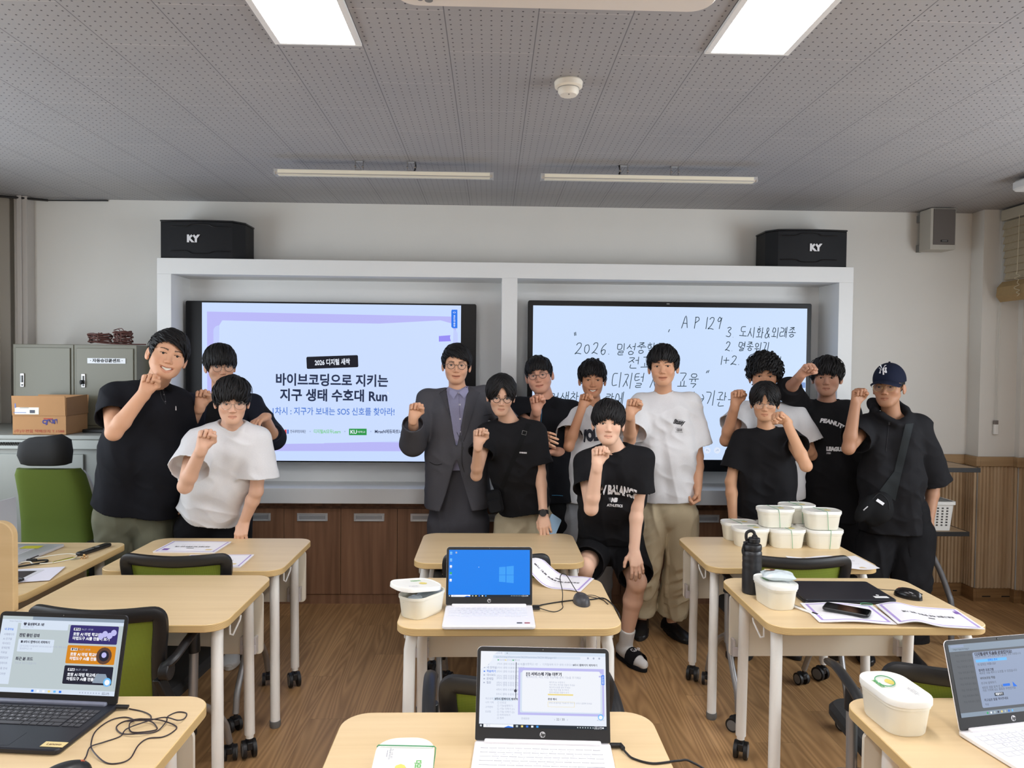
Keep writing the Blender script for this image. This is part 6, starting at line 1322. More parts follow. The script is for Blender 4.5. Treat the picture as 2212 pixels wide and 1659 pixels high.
class Person:
    def __init__(s, name, label, feet, skin=(214, 168, 138), cat='person'):
        s.o = thing('person', label, cat, (feet[0], feet[1], 0)); s.org = V3(feet[0], feet[1], 0); s.skin = skin; s.prims = []; s.subs = []; s.fine = []; s.J = {}
    def add(s, p, k=.006): s.prims.append((p, k))
    def sub(s, p, k=.002): s.subs.append((p, k))
    # ---- joints
    def head(s, px, py, Y, yaw=0, pitch=0, roll=0, sc=1.0, fw=1.0, jw=1.0, smile=0.0, openm=0.0, eye=1.0, ear=1.0, nose=1.0):
        c = at(px, py, Y=Y); yaw = yaw + math.degrees(math.atan2(CX - c[0], c[1])); M = np.array((Euler((0, 0, R(yaw))).to_matrix() @ Euler((R(pitch), 0, 0)).to_matrix() @ Euler((0, R(roll), 0)).to_matrix()))
        # eye midpoint sits at local (0,-.078,0)
        M = np.array(M); s.hM, s.hs = M, sc; s.hc = c - M @ V3(0, -.078, 0) * sc
        H = lambda x, y, z: s.hc + M @ V3(x, y, z) * sc; s.H = H; s.eye = eye
        def E(c_, r_, k, rot=None): s.add(Ell(H(*c_), np.array(r_) * sc, M if rot is None else M @ np.array(rot)), k * sc)
        def C(a, b, ra, rb, k): s.add(Rcone(H(*a), H(*b), ra * sc, rb * sc), k * sc)
        E((0, .014, .034), (.074, .092, .080), .02); E((0, -.028, .030), (.062, .054, .060), .02)
        E((0, -.030, -.022), (.062 * fw, .053, .069), .024); E((0, -.034, -.066), (.049 * jw, .046, .042), .024); E((0, -.060, -.094), (.021, .019, .017), .018)
        for q in (-1, 1):
            C((q * .046 * jw, -.004, -.046), (q * .020, -.056, -.092), .015, .013, .03); E((q * .042 * fw, -.053, -.026), (.022, .020, .021), .02)
            if smile: E((q * .038 * fw, -.064, -.040), (.0105, .010, .010), .026)
            C((q * .040, -.064, .020), (q * .014, -.079, .015), .009, .008, .012)
        for q in (-1, 1):
            C((q * .006, -.083, -.036), (q * .0125 * nose, -.0865, -.0375), .008, .0068, .005)
            E((q * .031, -.0705, .0005), (.0160, .0105, .0100), .004)
            E((q * .0815 * (1 + (fw - 1) * .3), .004, -.008), (.0065, .0175 * ear, .031 * ear), .006, Euler((R(8), 0, R(q * -24))).to_matrix()); E((q * .0805, .000, -.032), (.0055, .009, .009), .006)
        C((0, -.074, .006), (0, -.0935, -.033), .0068, .0090 * nose, .010)
        mz = -.0655; w_ = .021 + .007 * smile; up = .0055 * smile
        op = .0060 * openm
        for q in (-1, 1):
            C((q * w_, -.071 + .003 * (1 - smile), mz + up), (q * .004, -.0800, mz + .0030 + op * .3), .0028, .0046, .004); C((q * (w_ - .002), -.071, mz - .003 + up * .8 - op), (0, -.0785, mz - .0075 - op * 1.6), .0030, .0056, .004)
        s.mouth = (mz, w_, up, op)
        for q in (-1, 1):
            s.sub(Ell(H(q * .031, -.092, .0005), np.array((.0165, .0105, .0078)) * sc, M), .010 * sc)
            s.sub(Ell(H(q * .0305, -.084, -.0006), np.array((.0138, .0075, .0020 + .0022 * eye)) * sc, M @ np.array(Euler((0, R(q * -4), 0)).to_matrix())), .0012)
            s.sub(Ell(H(q * .0895, -.004, -.006), np.array((.0055, .0085, .015)) * sc, M @ np.array(Euler((0, 0, R(q * -24))).to_matrix())), .003)
            s.sub(Ell(H(q * .0062, -.088, -.0440), np.array((.0032, .004, .0024)) * sc, M), .001)
            s.sub(Rcone(H(q * (w_ + .001), -.0765, mz + up * .9), H(0, -.087 + .006 * min(1, openm), mz - .0012 - op * .6), (.0011 + op * .45) * sc, (.0013 + op * .85) * sc), .0012)
        s.fine.append((s.hc - .125 * sc, s.hc + .125 * sc))
        s.J['hc'] = s.hc
    def colors(s, P):
        base = np.array(srgb(s.skin)); c = np.tile(base, (len(P), 1)); L = (P - s.hc) @ s.hM / s.hs; x, y, z = L.T
        def blend(w_, col_): w2 = np.clip(w_, 0, 1)[:, None]; c[:] = c * (1 - w2) + np.array(col_) * w2
        g = lambda cx, cz, rx, rz: np.exp(-(((np.abs(x) - cx) / rx) ** 2 + ((z - cz) / rz) ** 2)) * (y < -.03)
        rosy = base * np.array((1.02, .80, .78)); blend(g(.042, -.032, .02, .018) * .35, rosy); blend(g(0, -.035, .014, .012) * .35, rosy)
        blend((np.abs(x) > .074) * (np.abs(z + .01) < .04) * .18, rosy)
        mz, w_, up, op = s.mouth; ax = np.abs(x); line = mz + up * (ax / w_) ** 1.5; taper = np.clip(1 - (ax / (w_ + .001)) ** 2.2, 0, 1) ** .5
        ul = (z > line - .001) & (z < line + .0078 * taper); ll = (z <= line) & (z > line - (.0125 + op * 2) * taper)
        blend(((ul | ll) & (ax < w_) & (y < -.055)) * .6, base * np.array((.86, .60, .58)))
        blend(np.exp(-((z - line + .001 + op * .5) / (.0014 + op * .75 * taper)) ** 4) * (ax < w_ + .001) * (y < -.055) * .85, base * np.array((.30, .16, .16)))
        # brows: real hair colour
        ang = np.clip((ax - .014) / .034, 0, 1); bz = .0175 + .006 * np.sin(ang * 2.2) - .002 * ang; th = .0042 * (1 - .55 * ang)
        blend(((np.abs(z - bz) < th) & (ax > .013) & (ax < .049) & (y < -.03)) * .82, srgb(34, 26, 24))
        # lash line
        ez = .0000 + (.0020 + .0022 * s.eye) * np.sqrt(np.clip(1 - ((ax - .0305) / .0148) ** 2, 0, 1)); blend(((np.abs(z - ez - .0006) < .0015) & (np.abs(ax - .0305) < .0155) & (y < -.055)) * .85, srgb(30, 22, 20))
        return c
    def add_head_parts(s, openm=0.0):
        M, sc, H = s.hM, s.hs, s.H
        Mb = Matrix([list(r_) for r_ in M])
        for q in (-1, 1):
            mb = MB(); c = H(q * .0305, -.0665, -.0006); mb.ball(c - s.org, .0128 * sc, 10, 0, Mb); d = M @ nrm(V3(-.0 * q, -1, .0)); 
            ic = c + d * .0085 * sc; mb.ball(ic - s.org, .0069 * sc, 8, 1, Mb); mb.build('eye', [M_eyew, M_iris], s.o, smooth=60)
        if openm:
            mz, w_, up, op = s.mouth; mb = MB(); up_, lo_ = [], []
            for i in range(9):
                u = -1 + i / 4; x = u * w_ * .8; zz = mz + up * (abs(u) * .8) ** 1.5; y = -.0785 + .006 * u * u
                up_.append(H(x, y, zz + .0010) - s.org); lo_.append(H(x, y, zz - .0015 - (op * 1.5) * (1 - u * u)) - s.org)
            mb.loft([up_, lo_], cap=False, closed=False); mb.build('teeth', M_teeth, s.o, smooth=60)
    def ik(s, par, px, py, L, near=True):
        d = CM.T @ np.array([(px - 1106) / F_PX, 1.0, -(py - 829.5) / F_PX]); d = nrm(d); o = V3(CX, 0, CZ) - par; b = o @ d; c = o @ o - L * L; disc = b * b - c
        t = -b + (0 if disc <= 0 else (-math.sqrt(disc) if near else math.sqrt(disc))); return V3(CX, 0, CZ) + d * t
    def arm(s, side, sh, el, wr, hand=None, L1=.285, L2=.245, near1=True, near2=True, thick=1.0, kind='fist', pn=(.35, -.93, .1), hdir=None, hs=.92, Y=None):
        """sh = 3d shoulder; el, wr, hand = photo pixels; side R/L of the person"""
        e = s.ik(sh, *el, L1, near1) if len(el) == 2 else at(el[0], el[1], Y=el[2]); w = s.ik(e, *wr, L2, near2) if len(wr) == 2 else at(wr[0], wr[1], Y=wr[2])
        t = thick; s.add(Ell(sh, (.050 * t, .050 * t, .052 * t)), .03); s.add(Rcone(sh, e, .045 * t, .033 * t), .02)
        fd = nrm(w - e); m = e + fd * .065; s.add(Rcone(e, m, .0325 * t, .0345 * t), .014); s.add(Rcone(m, w, .0345 * t, .0255 * t), .014)
        s.add(Ell(e + nrm(e - (sh + w) / 2) * .006, (.0265 * t,) * 3), .015)
        hd = nrm(w - e) if hdir is None else nrm(hdir)
        if hand is not None and hdir is None: hp = s.ik(w, *hand, .06, near2); hd = nrm(hp - w)
        s.J['e' + side], s.J['w' + side], s.J['s' + side] = e, w, sh
        s.hand(side, w, hd, pn, kind, hs * (.5 + .5 * t))
        return e, w
    def hand(s, side, w, d, n, kind='fist', hs=1.0):
        d = nrm(d); n = V3(*n); n = nrm(n - d * (n @ d)); t = np.cross(d, n) * (1 if side == 'R' else -1)
        P = lambda a, b, c: w + (t * a + d * b + n * c) * hs
        # wrist blend and metacarpal block
        s.add(Rcone(w - d * .02, P(0, .02, 0), .026 * hs, .025 * hs, n, .78), .012)
        kn = [(.029, .080), (.0095, .085), (-.0100, .081), (-.0285, .072)]; rf = [.0098, .0100, .0094, .0082]
        for (a, b), r_ in zip(kn, rf): s.add(Rcone(P(a * .55, .015, 0), P(a, b - .004, -.001), .0155 * hs, (r_ + .0022) * hs), .012 * hs)
        s.add(Ell(P(.004, .045, .004), np.array((.033, .036, .013)) * hs, np.stack([t, d, n], 1)), .012)
        s.add(Ell(P(.024, .028, .010), np.array((.016, .026, .014)) * hs, np.stack([t, d, n], 1)), .010)
        A = {'fist': (86, 98, 66), 'relax': (24, 34, 22), 'flat': (6, 10, 6), 'drape': (18, 30, 22), 'half': (60, 70, 40)}[kind]
        Ls = [(.042, .026, .021), (.046, .029, .022), (.042, .027, .022), (.033, .021, .019)]
        for i, ((a, b), r_, L3) in enumerate(zip(kn, rf, Ls)):
            p = P(a, b, 0); ang = 0; spread = (.12, .03, -.05, -.14)[i] * (0 if kind == 'fist' else 1)
            for j, (l, da) in enumerate(zip(L3, A)):
                ang += R(da + (3 * i if kind == 'relax' else 0)); q = p + (d * math.cos(ang) + n * math.sin(ang) + t * spread * math.cos(ang)) * l * hs * (.86 if kind == 'fist' and j == 0 else 1)
                s.add(Rcone(p, q, r_ * hs * (1 - .07 * j), r_ * hs * (.93 - .08 * j)), .0028 if j or kind == 'fist' else .006); p = q
        T = {'fist': [(.020, .016, .010), (.043, .042, .022), (.034, .066, .044), (.010, .068, .056)], 'half': [(.020, .016, .010), (.045, .042, .022), (.040, .066, .036), (.022, .082, .044)],
             'relax': [(.020, .014, .006), (.042, .040, .018), (.044, .068, .026), (.038, .090, .030)], 'flat': [(.02, .014, .004), (.050, .034, .008), (.066, .058, .010), (.076, .080, .010)], 'drape': [(.02, .014, .004), (.048, .034, .012), (.060, .056, .020), (.066, .076, .026)]}[kind]
        for i in range(3): s.add(Rcone(P(*T[i]), P(*T[i + 1]), (.0128, .0112, .0100)[i] * hs, (.0112, .0100, .0086)[i] * hs), .005)
        c = P(0, .05, .01); s.fine.append((c - .062 * hs, c + .062 * hs)); s.J['h' + side] = c
    def torso(s, neck, shR, shL, hip, w=.15, wd=.098, leanf=0):
        """hidden under clothes; keeps the body one surface"""
        H = s.H; nr = getattr(s, 'nk', 1.0); s.add(Rcone(H(0, .022, -.055), neck + V3(0, .012, .0), .048 * s.hs * nr, .048 * nr), .02); s.add(Rcone(H(0, .0, -.080), neck + V3(0, -.004, -.01), .036 * s.hs * nr, .042 * nr), .02)
        for q in (shR, shL): s.add(Rcone(neck + V3(0, .02, -.040), q + V3(0, 0, -.005), .042, .038), .035)
        s.lat = nrm(shL - shR); s.fwd = nrm(np.cross(s.lat, neck - hip)); s.fwd = s.fwd if s.fwd[1] < 0 else -s.fwd
        ch = neck + (hip - neck) * .33; wa = neck + (hip - neck) * .72
        s.add(Rcone(ch, wa, w * .95, w * .82, s.fwd, wd / w), .04); s.add(Rcone(wa, hip, w * .80, w * .74, s.fwd, wd / w), .04)
        s.J.update(neck=neck, shR=shR, shL=shL, hip=hip, ch=ch, wa=wa)
    def legs(s, knR, anR, knL, anL, sep=.085, th=.072, hip=None, ft=.045, rz=(0, 0)):
        s.frz = dict(R=rz[0], L=rz[1])
        hip = s.J['hip'] if hip is None else hip
        for q, kn, an, nm in ((-1, knR, anR, 'R'), (1, knL, anL, 'L')):
            h = hip + s.lat * sep * q + V3(0, 0, -.03); kn, an = V3(*kn), V3(*an); s.add(Rcone(h, kn, th * .98, .048), .03); c = kn + (an - kn) * .3 + V3(0, .012, 0); s.add(Rcone(kn, c, .048, .050), .02); s.add(Rcone(c, an, .050, .032), .02); s.add(Ell(kn + V3(0, -.012, 0), (.042, .042, .05)), .02)
            fd = V3(math.sin(s.frz[nm]), -math.cos(s.frz[nm]), 0); s.add(Rcone(an - fd * .008 + V3(0, 0, -.045), an + fd * ft + V3(0, 0, -.055 - max(0, ft - .045) * .2), .028, .026), .02)
            s.J['hp' + nm], s.J['k' + nm], s.J['a' + nm] = h, kn, an
    def build_body(s):
        lo = np.min([p.lo for p, k in s.prims], 0) - .03; hi = np.max([p.hi for p, k in s.prims], 0) + .03
        f = Field(lo, hi, s.fine, .0021, .0075)
        for p, k in s.prims: f.add(p, max(k, .0015))
        for p, k in s.subs: f.sub(p, k)
        P, Q = f.mesh(); P = laplace(P, Q, 1, .35)
        s.body = mesh_obj('body', P, Q, M_skin, s.o, s.colors(P), s.org); return s.body
    # ---- garments
    def garment(s, name, prims, m, subs=(), cuts=(), hc=.0055, disp=None, smooth=1, mats=None, fn=None):
        lo = np.min([p.lo for p, k in prims], 0) - .03; hi = np.max([p.hi for p, k in prims], 0) + .03
        f = Field(lo, hi, (), hc, hc)
        for p, k in prims: f.add(p, k)
        if disp: f.disp(disp)
        for c in cuts: f.cut(*c)
        for p, k in subs: f.sub(p, k)
        P, Q = f.mesh(); P = laplace(P, Q, smooth, .5)
        o = mesh_obj(name, P, Q, m, s.o, None, s.org); return o
def folds(seed, amp=.006, z0=1.0, z1=1.5, fx=9, diag=.5):
    """cloth folds: long soft ridges, stronger towards the hem"""
    ph = seed * 1.7
    def fn(x, y, z):
        k = np.clip((z1 - z) / (z1 - z0), 0, 1.2); n1 = vnoise(x * fx + ph + z * diag * 3, y * fx, z * 2.2 + ph); n2 = vnoise(x * 22 + ph, y * 22, z * 9 + ph + x * 6); n3 = vnoise(x * 7 - z * 6 + ph, y * 6, z * 14 + x * 8 + ph)
        return -(amp * (.35 + .9 * k) * n1 + amp * .35 * n2 + amp * .5 * n3 * (1 - .3 * k))
    return fn
class Sleeve:
    """open ended sleeve or trouser leg: a cone cut square at b, hollow inside its mouth"""
    def __init__(s, a, b, ra, rb, wall=.008, deep=.05, flat=None, f=1.0):
        d = nrm(b - a); s.o = Rcone(a, b + d * .05, ra, rb + (rb - ra) * .05 / max(.05, np.linalg.norm(b - a)), flat, f); s.w = wall; s.deep = deep; s.b, s.d = b, d; s.lo, s.hi = s.o.lo, s.o.hi
    def __call__(s, X, Y, Z):
        pl = (X - s.b[0]) * s.d[0] + (Y - s.b[1]) * s.d[1] + (Z - s.b[2]) * s.d[2]
        o = s.o(X, Y, Z); return np.maximum(np.maximum(o, pl), -np.maximum(o + s.w, -(pl + s.deep)))
class Wedge:
    """front opening of a jacket: full width w0 at height z0 narrowing to w1 at z1, in front of point c"""
    def __init__(s, c, lat, fwd, z0, w0, z1, w1, depth0=-.02):
        s.c, s.l, s.f, s.z0, s.w0, s.z1, s.w1, s.d0 = c, lat, fwd, z0, w0, z1, w1, depth0; r = .35; s.lo = V3(c[0] - r, c[1] - .4, min(z0, z1)); s.hi = V3(c[0] + r, c[1] + .1, max(z0, z1))
    def __call__(s, X, Y, Z):
        u = (X - s.c[0]) * s.l[0] + (Y - s.c[1]) * s.l[1]; t = np.clip((Z - s.z0) / (s.z1 - s.z0), 0, 1); w = s.w0 + (s.w1 - s.w0) * t
        fr = (X - s.c[0]) * s.f[0] + (Y - s.c[1]) * s.f[1]; zz = np.maximum(min(s.z0, s.z1) - Z, Z - max(s.z0, s.z1))
        return np.maximum(np.maximum(np.abs(u) - w, s.d0 - fr), zz)
def warp(axis_pts, seed, amp, z0, z1, fx=9.0):
    a0, a1 = V3(*axis_pts[0]), V3(*axis_pts[1]); ph = seed * 1.71
    def fn(P):
        t = np.clip(((P - a0) @ (a1 - a0)) / ((a1 - a0) @ (a1 - a0)), 0, 1)[:, None]; r = P - (a0 + t * (a1 - a0)); r[:, 2] *= .25; r /= (np.linalg.norm(r, axis=1, keepdims=True) + 1e-6)
        x, y, z = P.T; k = np.clip((z1 - z) / (z1 - z0), 0, 1.15)
        n1 = vnoise(x * fx + ph + z * 1.5, y * fx, z * 2.2 + ph); n1 = 1 - 2 * np.abs(n1); n2 = vnoise(x * 24 + ph, y * 24, z * 10 + ph + x * 7); n3 = vnoise(x * 8 - z * 7 + ph, y * 6, z * 15 + x * 9 + ph); n3 = 1 - 2 * np.abs(n3)
        return P + r * (amp * (.15 + .85 * k) * n1 + amp * .30 * n2 + amp * .55 * n3)[:, None]
    return fn
def tee(p, m, half=.20, dep=.125, hem=None, slv=.62, slr=(.062, .092), neck_r=.072, name='t_shirt', seed=1, amp=.006, hemw=None, long='', neck_drop=.0, hem_n=None, cm=None, extra=(), subs=(), shr=.054, cuff=.85, nofold=False, collar=True):
    """loose shirt following the posed torso"""
    J = p.J; nk, hip = J['neck'], J['hip']; fwd, lat = p.fwd, p.lat; hemw = hemw or half; pr = []
    hem = V3(*hem) if hem is not None else hip
    ax = nrm(hem - nk); fl = fwd; a1 = nk + (hem - nk) * .55; a2 = hem + ax * .04; rr = dep / half
    for q, sh in ((-1, J['shR']), (1, J['shL'])):
        pr.append((Rcone(nk + ax * .050 + lat * q * .030, sh - lat * q * .010, .060, shr, fl, .95), .045))
        pr.append((Rcone(nk + ax * .14 + lat * q * half * .38, a1 + lat * q * half * .36, half * .58, half * .62, fl, rr * 1.5), .055))
        pr.append((Rcone(a1 + lat * q * half * .36, a2 + lat * q * hemw * .38, half * .62, hemw * .60, fl, rr * 1.5), .06))
    for q, sd in ((-1, 'R'), (1, 'L')):
        sh, e, w = J['s' + sd], J['e' + sd], J['w' + sd]
        if sd in long:
            pr.append((Rcone(sh - lat * q * .01, e, slr[0], slr[1] * .80), .03)); pr.append((Sleeve(e, e + (w - e) * cuff, slr[1] * .80, slr[1] * .66, .006, .04), .02))
        elif slv: pr.append((Sleeve(sh - lat * q * .012, sh + (e - sh) * (slv[sd] if isinstance(slv, dict) else slv), slr[0], slr[1] * .92, .006, .06, p.fwd, .90), .03))
    pr += list(extra)
    nc = nk + V3(0, 0, .046 - neck_drop) + fwd * .012; nr = V3(neck_r * .95, neck_r * .95, .052 + neck_drop)
    f_ = [(Ell(nc, nr), .004)] if neck_r else []
    lo = np.min([q.lo for q, k in pr], 0) - .03; hi = np.max([q.hi for q, k in pr], 0) + .03; f = Field(lo, hi, (), .0052, .0052)
    for q, k in pr[:6]: f.add(q, k)
    f.cut(hem, ax if hem_n is None else hem_n)
    for q, k in pr[6:]: f.add(q, k)
    for q, k in f_ + list(subs): f.sub(q, k)
    P, Q = f.mesh(); P = laplace(P, Q, 1, .5); W = (lambda P: P) if nofold else warp((nk, hem), seed, amp * 1.45, min(hem[2], nk[2] - .3), nk[2])
    rim = None
    if collar and neck_r:
        d = (P - nc) / nr; rr_ = np.abs(np.sqrt((d ** 2).sum(1)) - 1) < .10; q = P[rr_]; az = np.arctan2(d[rr_, 1], d[rr_, 0]); pts = []
        for k in range(36):
            a = 2 * PI * k / 36; mk = np.abs((az - a + PI) % (2 * PI) - PI) < .24
            if mk.sum() > 3: sel = q[mk]; pts.append(sel[np.argsort(sel[:, 2])[-5:]].mean(0))
        if len(pts) > 24: pts = np.array(pts); rim = W(np.stack([np.roll(pts, i, 0) for i in (-2, -1, 0, 1, 2)]).mean(0))
    P = W(P); o = mesh_obj(name, P, Q, m, p.o, None, p.org); p.shirt = o
    if rim is not None:
        mb = MB(); mb.tube([v - p.org - V3(0, 0, .003) for v in np.vstack([rim, rim[:2]])], .0070, n=8, cap=False); mb.build('neckband', cm or m, o)
    p.neckc, p.neckr = nc, nr
    return o
def pants(p, m, name='trousers', rt=.098, rk=.078, ra=.070, ankle=.92, top=None, seed=3, amp=.006, shorts=None, rw=.15):
    J = p.J; pr = []; hip = J['hip']; lat, fwd = p.lat, p.fwd; top = hip + V3(0, 0, .10) if top is None else top
    pr.append((Rcone(top - lat * .05, hip - lat * .05, rw * .72, rw * .78, fwd, .86), .05)); pr.append((Rcone(top + lat * .05, hip + lat * .05, rw * .72, rw * .78, fwd, .86), .05))
    for sd in 'RL':
        h, k, a = J['hp' + sd], J['k' + sd], J['a' + sd]
        if shorts: pr.append((Sleeve(h, h + (k - h) * shorts, rt, rk, .008, .07), .012))
        else: pr.append((Rcone(h, k, rt, rk), .012)); pr.append((Sleeve(k, k + (a - k) * ankle, rk, ra, .008, .06), .012))
    lo = np.min([q.lo for q, k in pr], 0) - .03; hi = np.max([q.hi for q, k in pr], 0) + .03; f = Field(lo, hi, (), .0065, .0065)
    for q, k in pr: f.add(q, k)
    P, Q = f.mesh(); P = laplace(P, Q, 1, .5)
    x, y, z = P.T; ph = seed * 1.3; c = hip[0]; r = np.stack([np.sign(x - c) * .4, np.full_like(x, -.9), 0 * x], 1); r = np.where((y < hip[1])[:, None], r, -r * V3(-1, 1, 1))
    n1 = 1 - 2 * np.abs(vnoise(x * 14 + ph, y * 9, z * 5 + x * 10 + ph)); n2 = 1 - 2 * np.abs(vnoise(x * 9 + ph, y * 9, z * 19 - x * 12)); n3 = vnoise(x * 26, y * 26 + ph, z * 16)
    kn = np.exp(-((z - .30) / .22) ** 2) + .35; P = P + r * (amp * (.8 * n1 + .9 * n2 * kn + .35 * n3))[:, None]
    p.pants = mesh_obj(name, P, Q, m, p.o, None, p.org); return p.pants
def shoe(p, sd, m, sole, rz=None, L=.27, name='shoe', low=True):
    rz = p.frz[sd] if rz is None else rz; a = p.J['a' + sd]; x, y = a[0] - p.org[0], a[1] - p.org[1]
    T = Matrix.Translation((x, y, 0)) @ Matrix.Rotation(rz, 4, 'Z'); rings = []
    prof = [(.075, .030, .02, .075), (.06, .036, .02, .088), (.02, .038, .02, .090), (-.03, .038, .02, .078), (-.08, .043, .02, .062), (-.13, .046, .02, .052), (-.165, .040, .02, .042), (-.185, .022, .022, .034)]
    for yy, w_, z0, z1 in prof:
        rings.append([(w_ * math.cos(t_), yy, z0 + (z1 - z0) * max(0, math.sin(t_)) ** .7 if math.sin(t_) > 0 else z0) for t_ in [2 * PI * k / 20 for k in range(20)]])
    mb = MB(); mb.T = T; mb.loft(rings); u = mb.build(name, m, p.o, smooth=60)
    mb = MB(); mb.T = T; o = []
    for k in range(24):
        t_ = 2 * PI * k / 24; yy = -.055 + .138 * math.sin(t_); w_ = .045 if yy < 0 else .037; o.append((w_ * math.cos(t_) * (1 + .08 * (yy < -.08)), yy))
    mb.prism(o, .001, .026, ch=.003); mb.build('sole', sole, u)
    return u
# ---- hair
def zlim_fn(front, sides=.006, burn=-.022, back=-.070, jit=0):
    fx = [a for a, b in front]; fz = [b for a, b in front]
    def f(x, y):
        al = np.degrees(np.arctan2(np.abs(x), -y)); zf = np.interp(x, fx, fz)
        return np.where(al < 48, zf, np.where(al < 66, zf + (burn - zf) * np.clip((al - 48) / 18, 0, 1), np.where(al < 82, burn, np.where(al < 92, burn + (sides - burn) * (al - 82) / 10, np.where(al < 112, sides, np.clip(sides + (back - sides) * (al - 112) / 22, back, sides))))))
    return f
def hair(p, front, seed=1, sides=.006, burn=-.022, back=-.070, vol=.014, style='fringe', part=0.0, n=330, length=.075, m=None, curl=0.0, tuft=.0, top=0.0, thick=.0042):
    M, sc, H, org = p.hM, p.hs, p.H, p.org; rnd = np.random.RandomState(seed); m = m or M_hair; zl = zlim_fn(front, sides, burn, back)
    C = V3(0, .012, .034); Rd = V3(.076, .095, .082) + vol * V3(.75, .8, 1.0 + top)
    lo, hi = V3(-.13, -.15, -.13), V3(.13, .15, .17); f = Field(lo, hi, (), .0032, .0032)
    f.add(Ell(C + V3(0, 0, .002), Rd), .002)
    X, Y, Z = f.ax[0][:, None, None], f.ax[1][None, :, None], f.ax[2][None, None, :]
    lim = zl(X + 0 * Y, Y + 0 * X); nz = vnoise(X * 90 + seed, Y * 90, Z * 12 + seed) * .004 + vnoise(X * 35 + seed, Y * 35, Z * 20) * .004
    rid = vnoise(X * 60 + 5, Y * 60 + seed, Z * 9) * .0030 + (vnoise(X * 28, Y * 28 + seed, Z * 26) * .006 * (curl + .25))
    f.D = np.maximum(f.D + rid.astype(np.float32), ((lim + nz + .008) - Z) * .8).astype(np.float32)
    inner = Ell(C, V3(.070, .088, .076)); f.sub(inner, .001)
    P, Q = f.mesh(); P = laplace(P, Q, 1, .4)
    verts = [P]; quads = [Q]; off = len(P)
    wh = nrm(V3(.15, .55, .82)) if style != 'part' else nrm(V3(part * 4, .35, .93)); ns = 9; kk = 5
    for i in range(n):
        while True:
            u = nrm(rnd.randn(3)); q = C + u * Rd
            if q[2] > float(zl(np.array(q[0]), np.array(q[1]))) + .004: break
        if rnd.rand() < .45 and style != 'none':     # favour the fringe
            u = nrm(V3(rnd.uniform(-.75, .75), rnd.uniform(-.95, -.2), rnd.uniform(.35, .95)))
        path = []; L = length * rnd.uniform(.7, 1.2); step = L / ns; w = rnd.uniform(.6, 1.25) * thick; lift = rnd.uniform(-.002, .004) + tuft * rnd.rand() ** 2; cphase = rnd.uniform(0, 6.28); side = 1 if rnd.rand() < .5 else -1; swirl = rnd.normal(0, .22)
        for j in range(ns + 1):
            t = j / ns; q = C + u * (Rd + lift * (.4 + t) + .0035 * math.sin(PI * t) - .002 * t)
            if curl: q = q + curl * .006 * V3(math.sin(cphase + 5 * t), math.cos(cphase + 6 * t), math.sin(cphase * 2 + 5 * t))
            path.append(q)
            g = u - wh * 1.0; g = g - u * (g @ u)
            if style == 'part' and u[1] < .35: g = nrm(g) * .35 + V3((1 if u[0] > part else -1) * .9, 0, -.75)
            if style == 'sweep' and u[1] < .2: g = nrm(g) * .45 + V3(.95, -.1, -.1)
            if style == 'down': g = nrm(g) + V3(0, 0, -.4)
            g = g - u * (g @ u); g = nrm(g); g = nrm(g + swirl * np.cross(u, g)); nu = nrm(u + g * step / .09)
            nq = C + nu * Rd
            if nq[2] < float(zl(np.array(nq[0]), np.array(nq[1]))) + rnd.uniform(-.012, .003) and j > 1: break
            u = nu
        if len(path) < 3: continue
        path = np.array(path); nseg = len(path); ring = []
        for j in range(nseg):
            d = nrm(path[min(j + 1, nseg - 1)] - path[max(j - 1, 0)]); nn = nrm((path[j] - C) / Rd ** 2 * .01); sd = nrm(np.cross(d, nn)); t = j / (nseg - 1); r_ = w * (math.sin(PI * min(1, .25 + .75 * (1 - t))) ** .8 if t > .6 else min(1, .5 + t * 1.2)) * (1 - .75 * max(0, t - .55) / .45)
            ring.append([path[j] + sd * r_ * 1.5 * math.cos(2 * PI * k / kk) + nn * r_ * .55 * math.sin(2 * PI * k / kk) for k in range(kk)])
        ring = np.array(ring).reshape(-1, 3); verts.append(ring)
        qs = [(off + j * kk + k, off + j * kk + (k + 1) % kk, off + (j + 1) * kk + (k + 1) % kk, off + (j + 1) * kk + k) for j in range(nseg - 1) for k in range(kk)]
        quads.append(np.array(qs)); off += len(ring)
    P = np.vstack(verts); P = p.hc + (P @ M.T) * sc
    p.hair = mesh_obj('hair', P, np.vstack(quads), m, p.o, None, org); return p.hair
def glasses(p, rx=.0225, rz=.0215, w=.0011, m=None, y=-.0945, z=-.004, dx=.0325, half=False):
    H, M, org, sc = p.H, p.hM, p.org, p.hs; m = m or mat('glasses gunmetal', (70, 66, 66), .3, .8); mb = MB()
    for q in (-1, 1):
        pts = [H(q * dx + rx * math.cos(a), y + .004 * (math.cos(a) * q > 0) * abs(math.cos(a)) + .0, z + rz * math.sin(a)) - org for a in [2 * PI * k / 28 for k in range(29)]]
        mb.tube(pts, w * sc, n=6, cap=False); mb.tube([H(q * (dx + rx), y + .004, z + .006) - org, H(q * .066, y + .020, z + .008) - org, H(q * .077, y + .055, z + .006) - org, H(q * .079, .004, z + .002) - org], w * sc * .9, n=6)
        mb.tube([H(q * .012, y + .001, z - .004) - org, H(q * .009, y + .012, z - .006) - org], w * .7, n=5)
    mb.tube(spline([H(-(dx - rx), y, z + .003) - org, H(0, y - .002, z + .006) - org, H(dx - rx, y, z + .003) - org], 4), w * sc, n=6)
    g = mb.build('glasses', m, p.o)
    mb = MB()
    for q in (-1, 1): mb.poly([H(q * dx + rx * .97 * math.cos(a), y + .0015, z + rz * .97 * math.sin(a)) - org for a in [2 * PI * k / 24 for k in range(24)]])
    mb.build('lens', mat('glasses lens', (235, 240, 245), .03, alpha=.05, spec=.5), g, smooth=0)
    return g
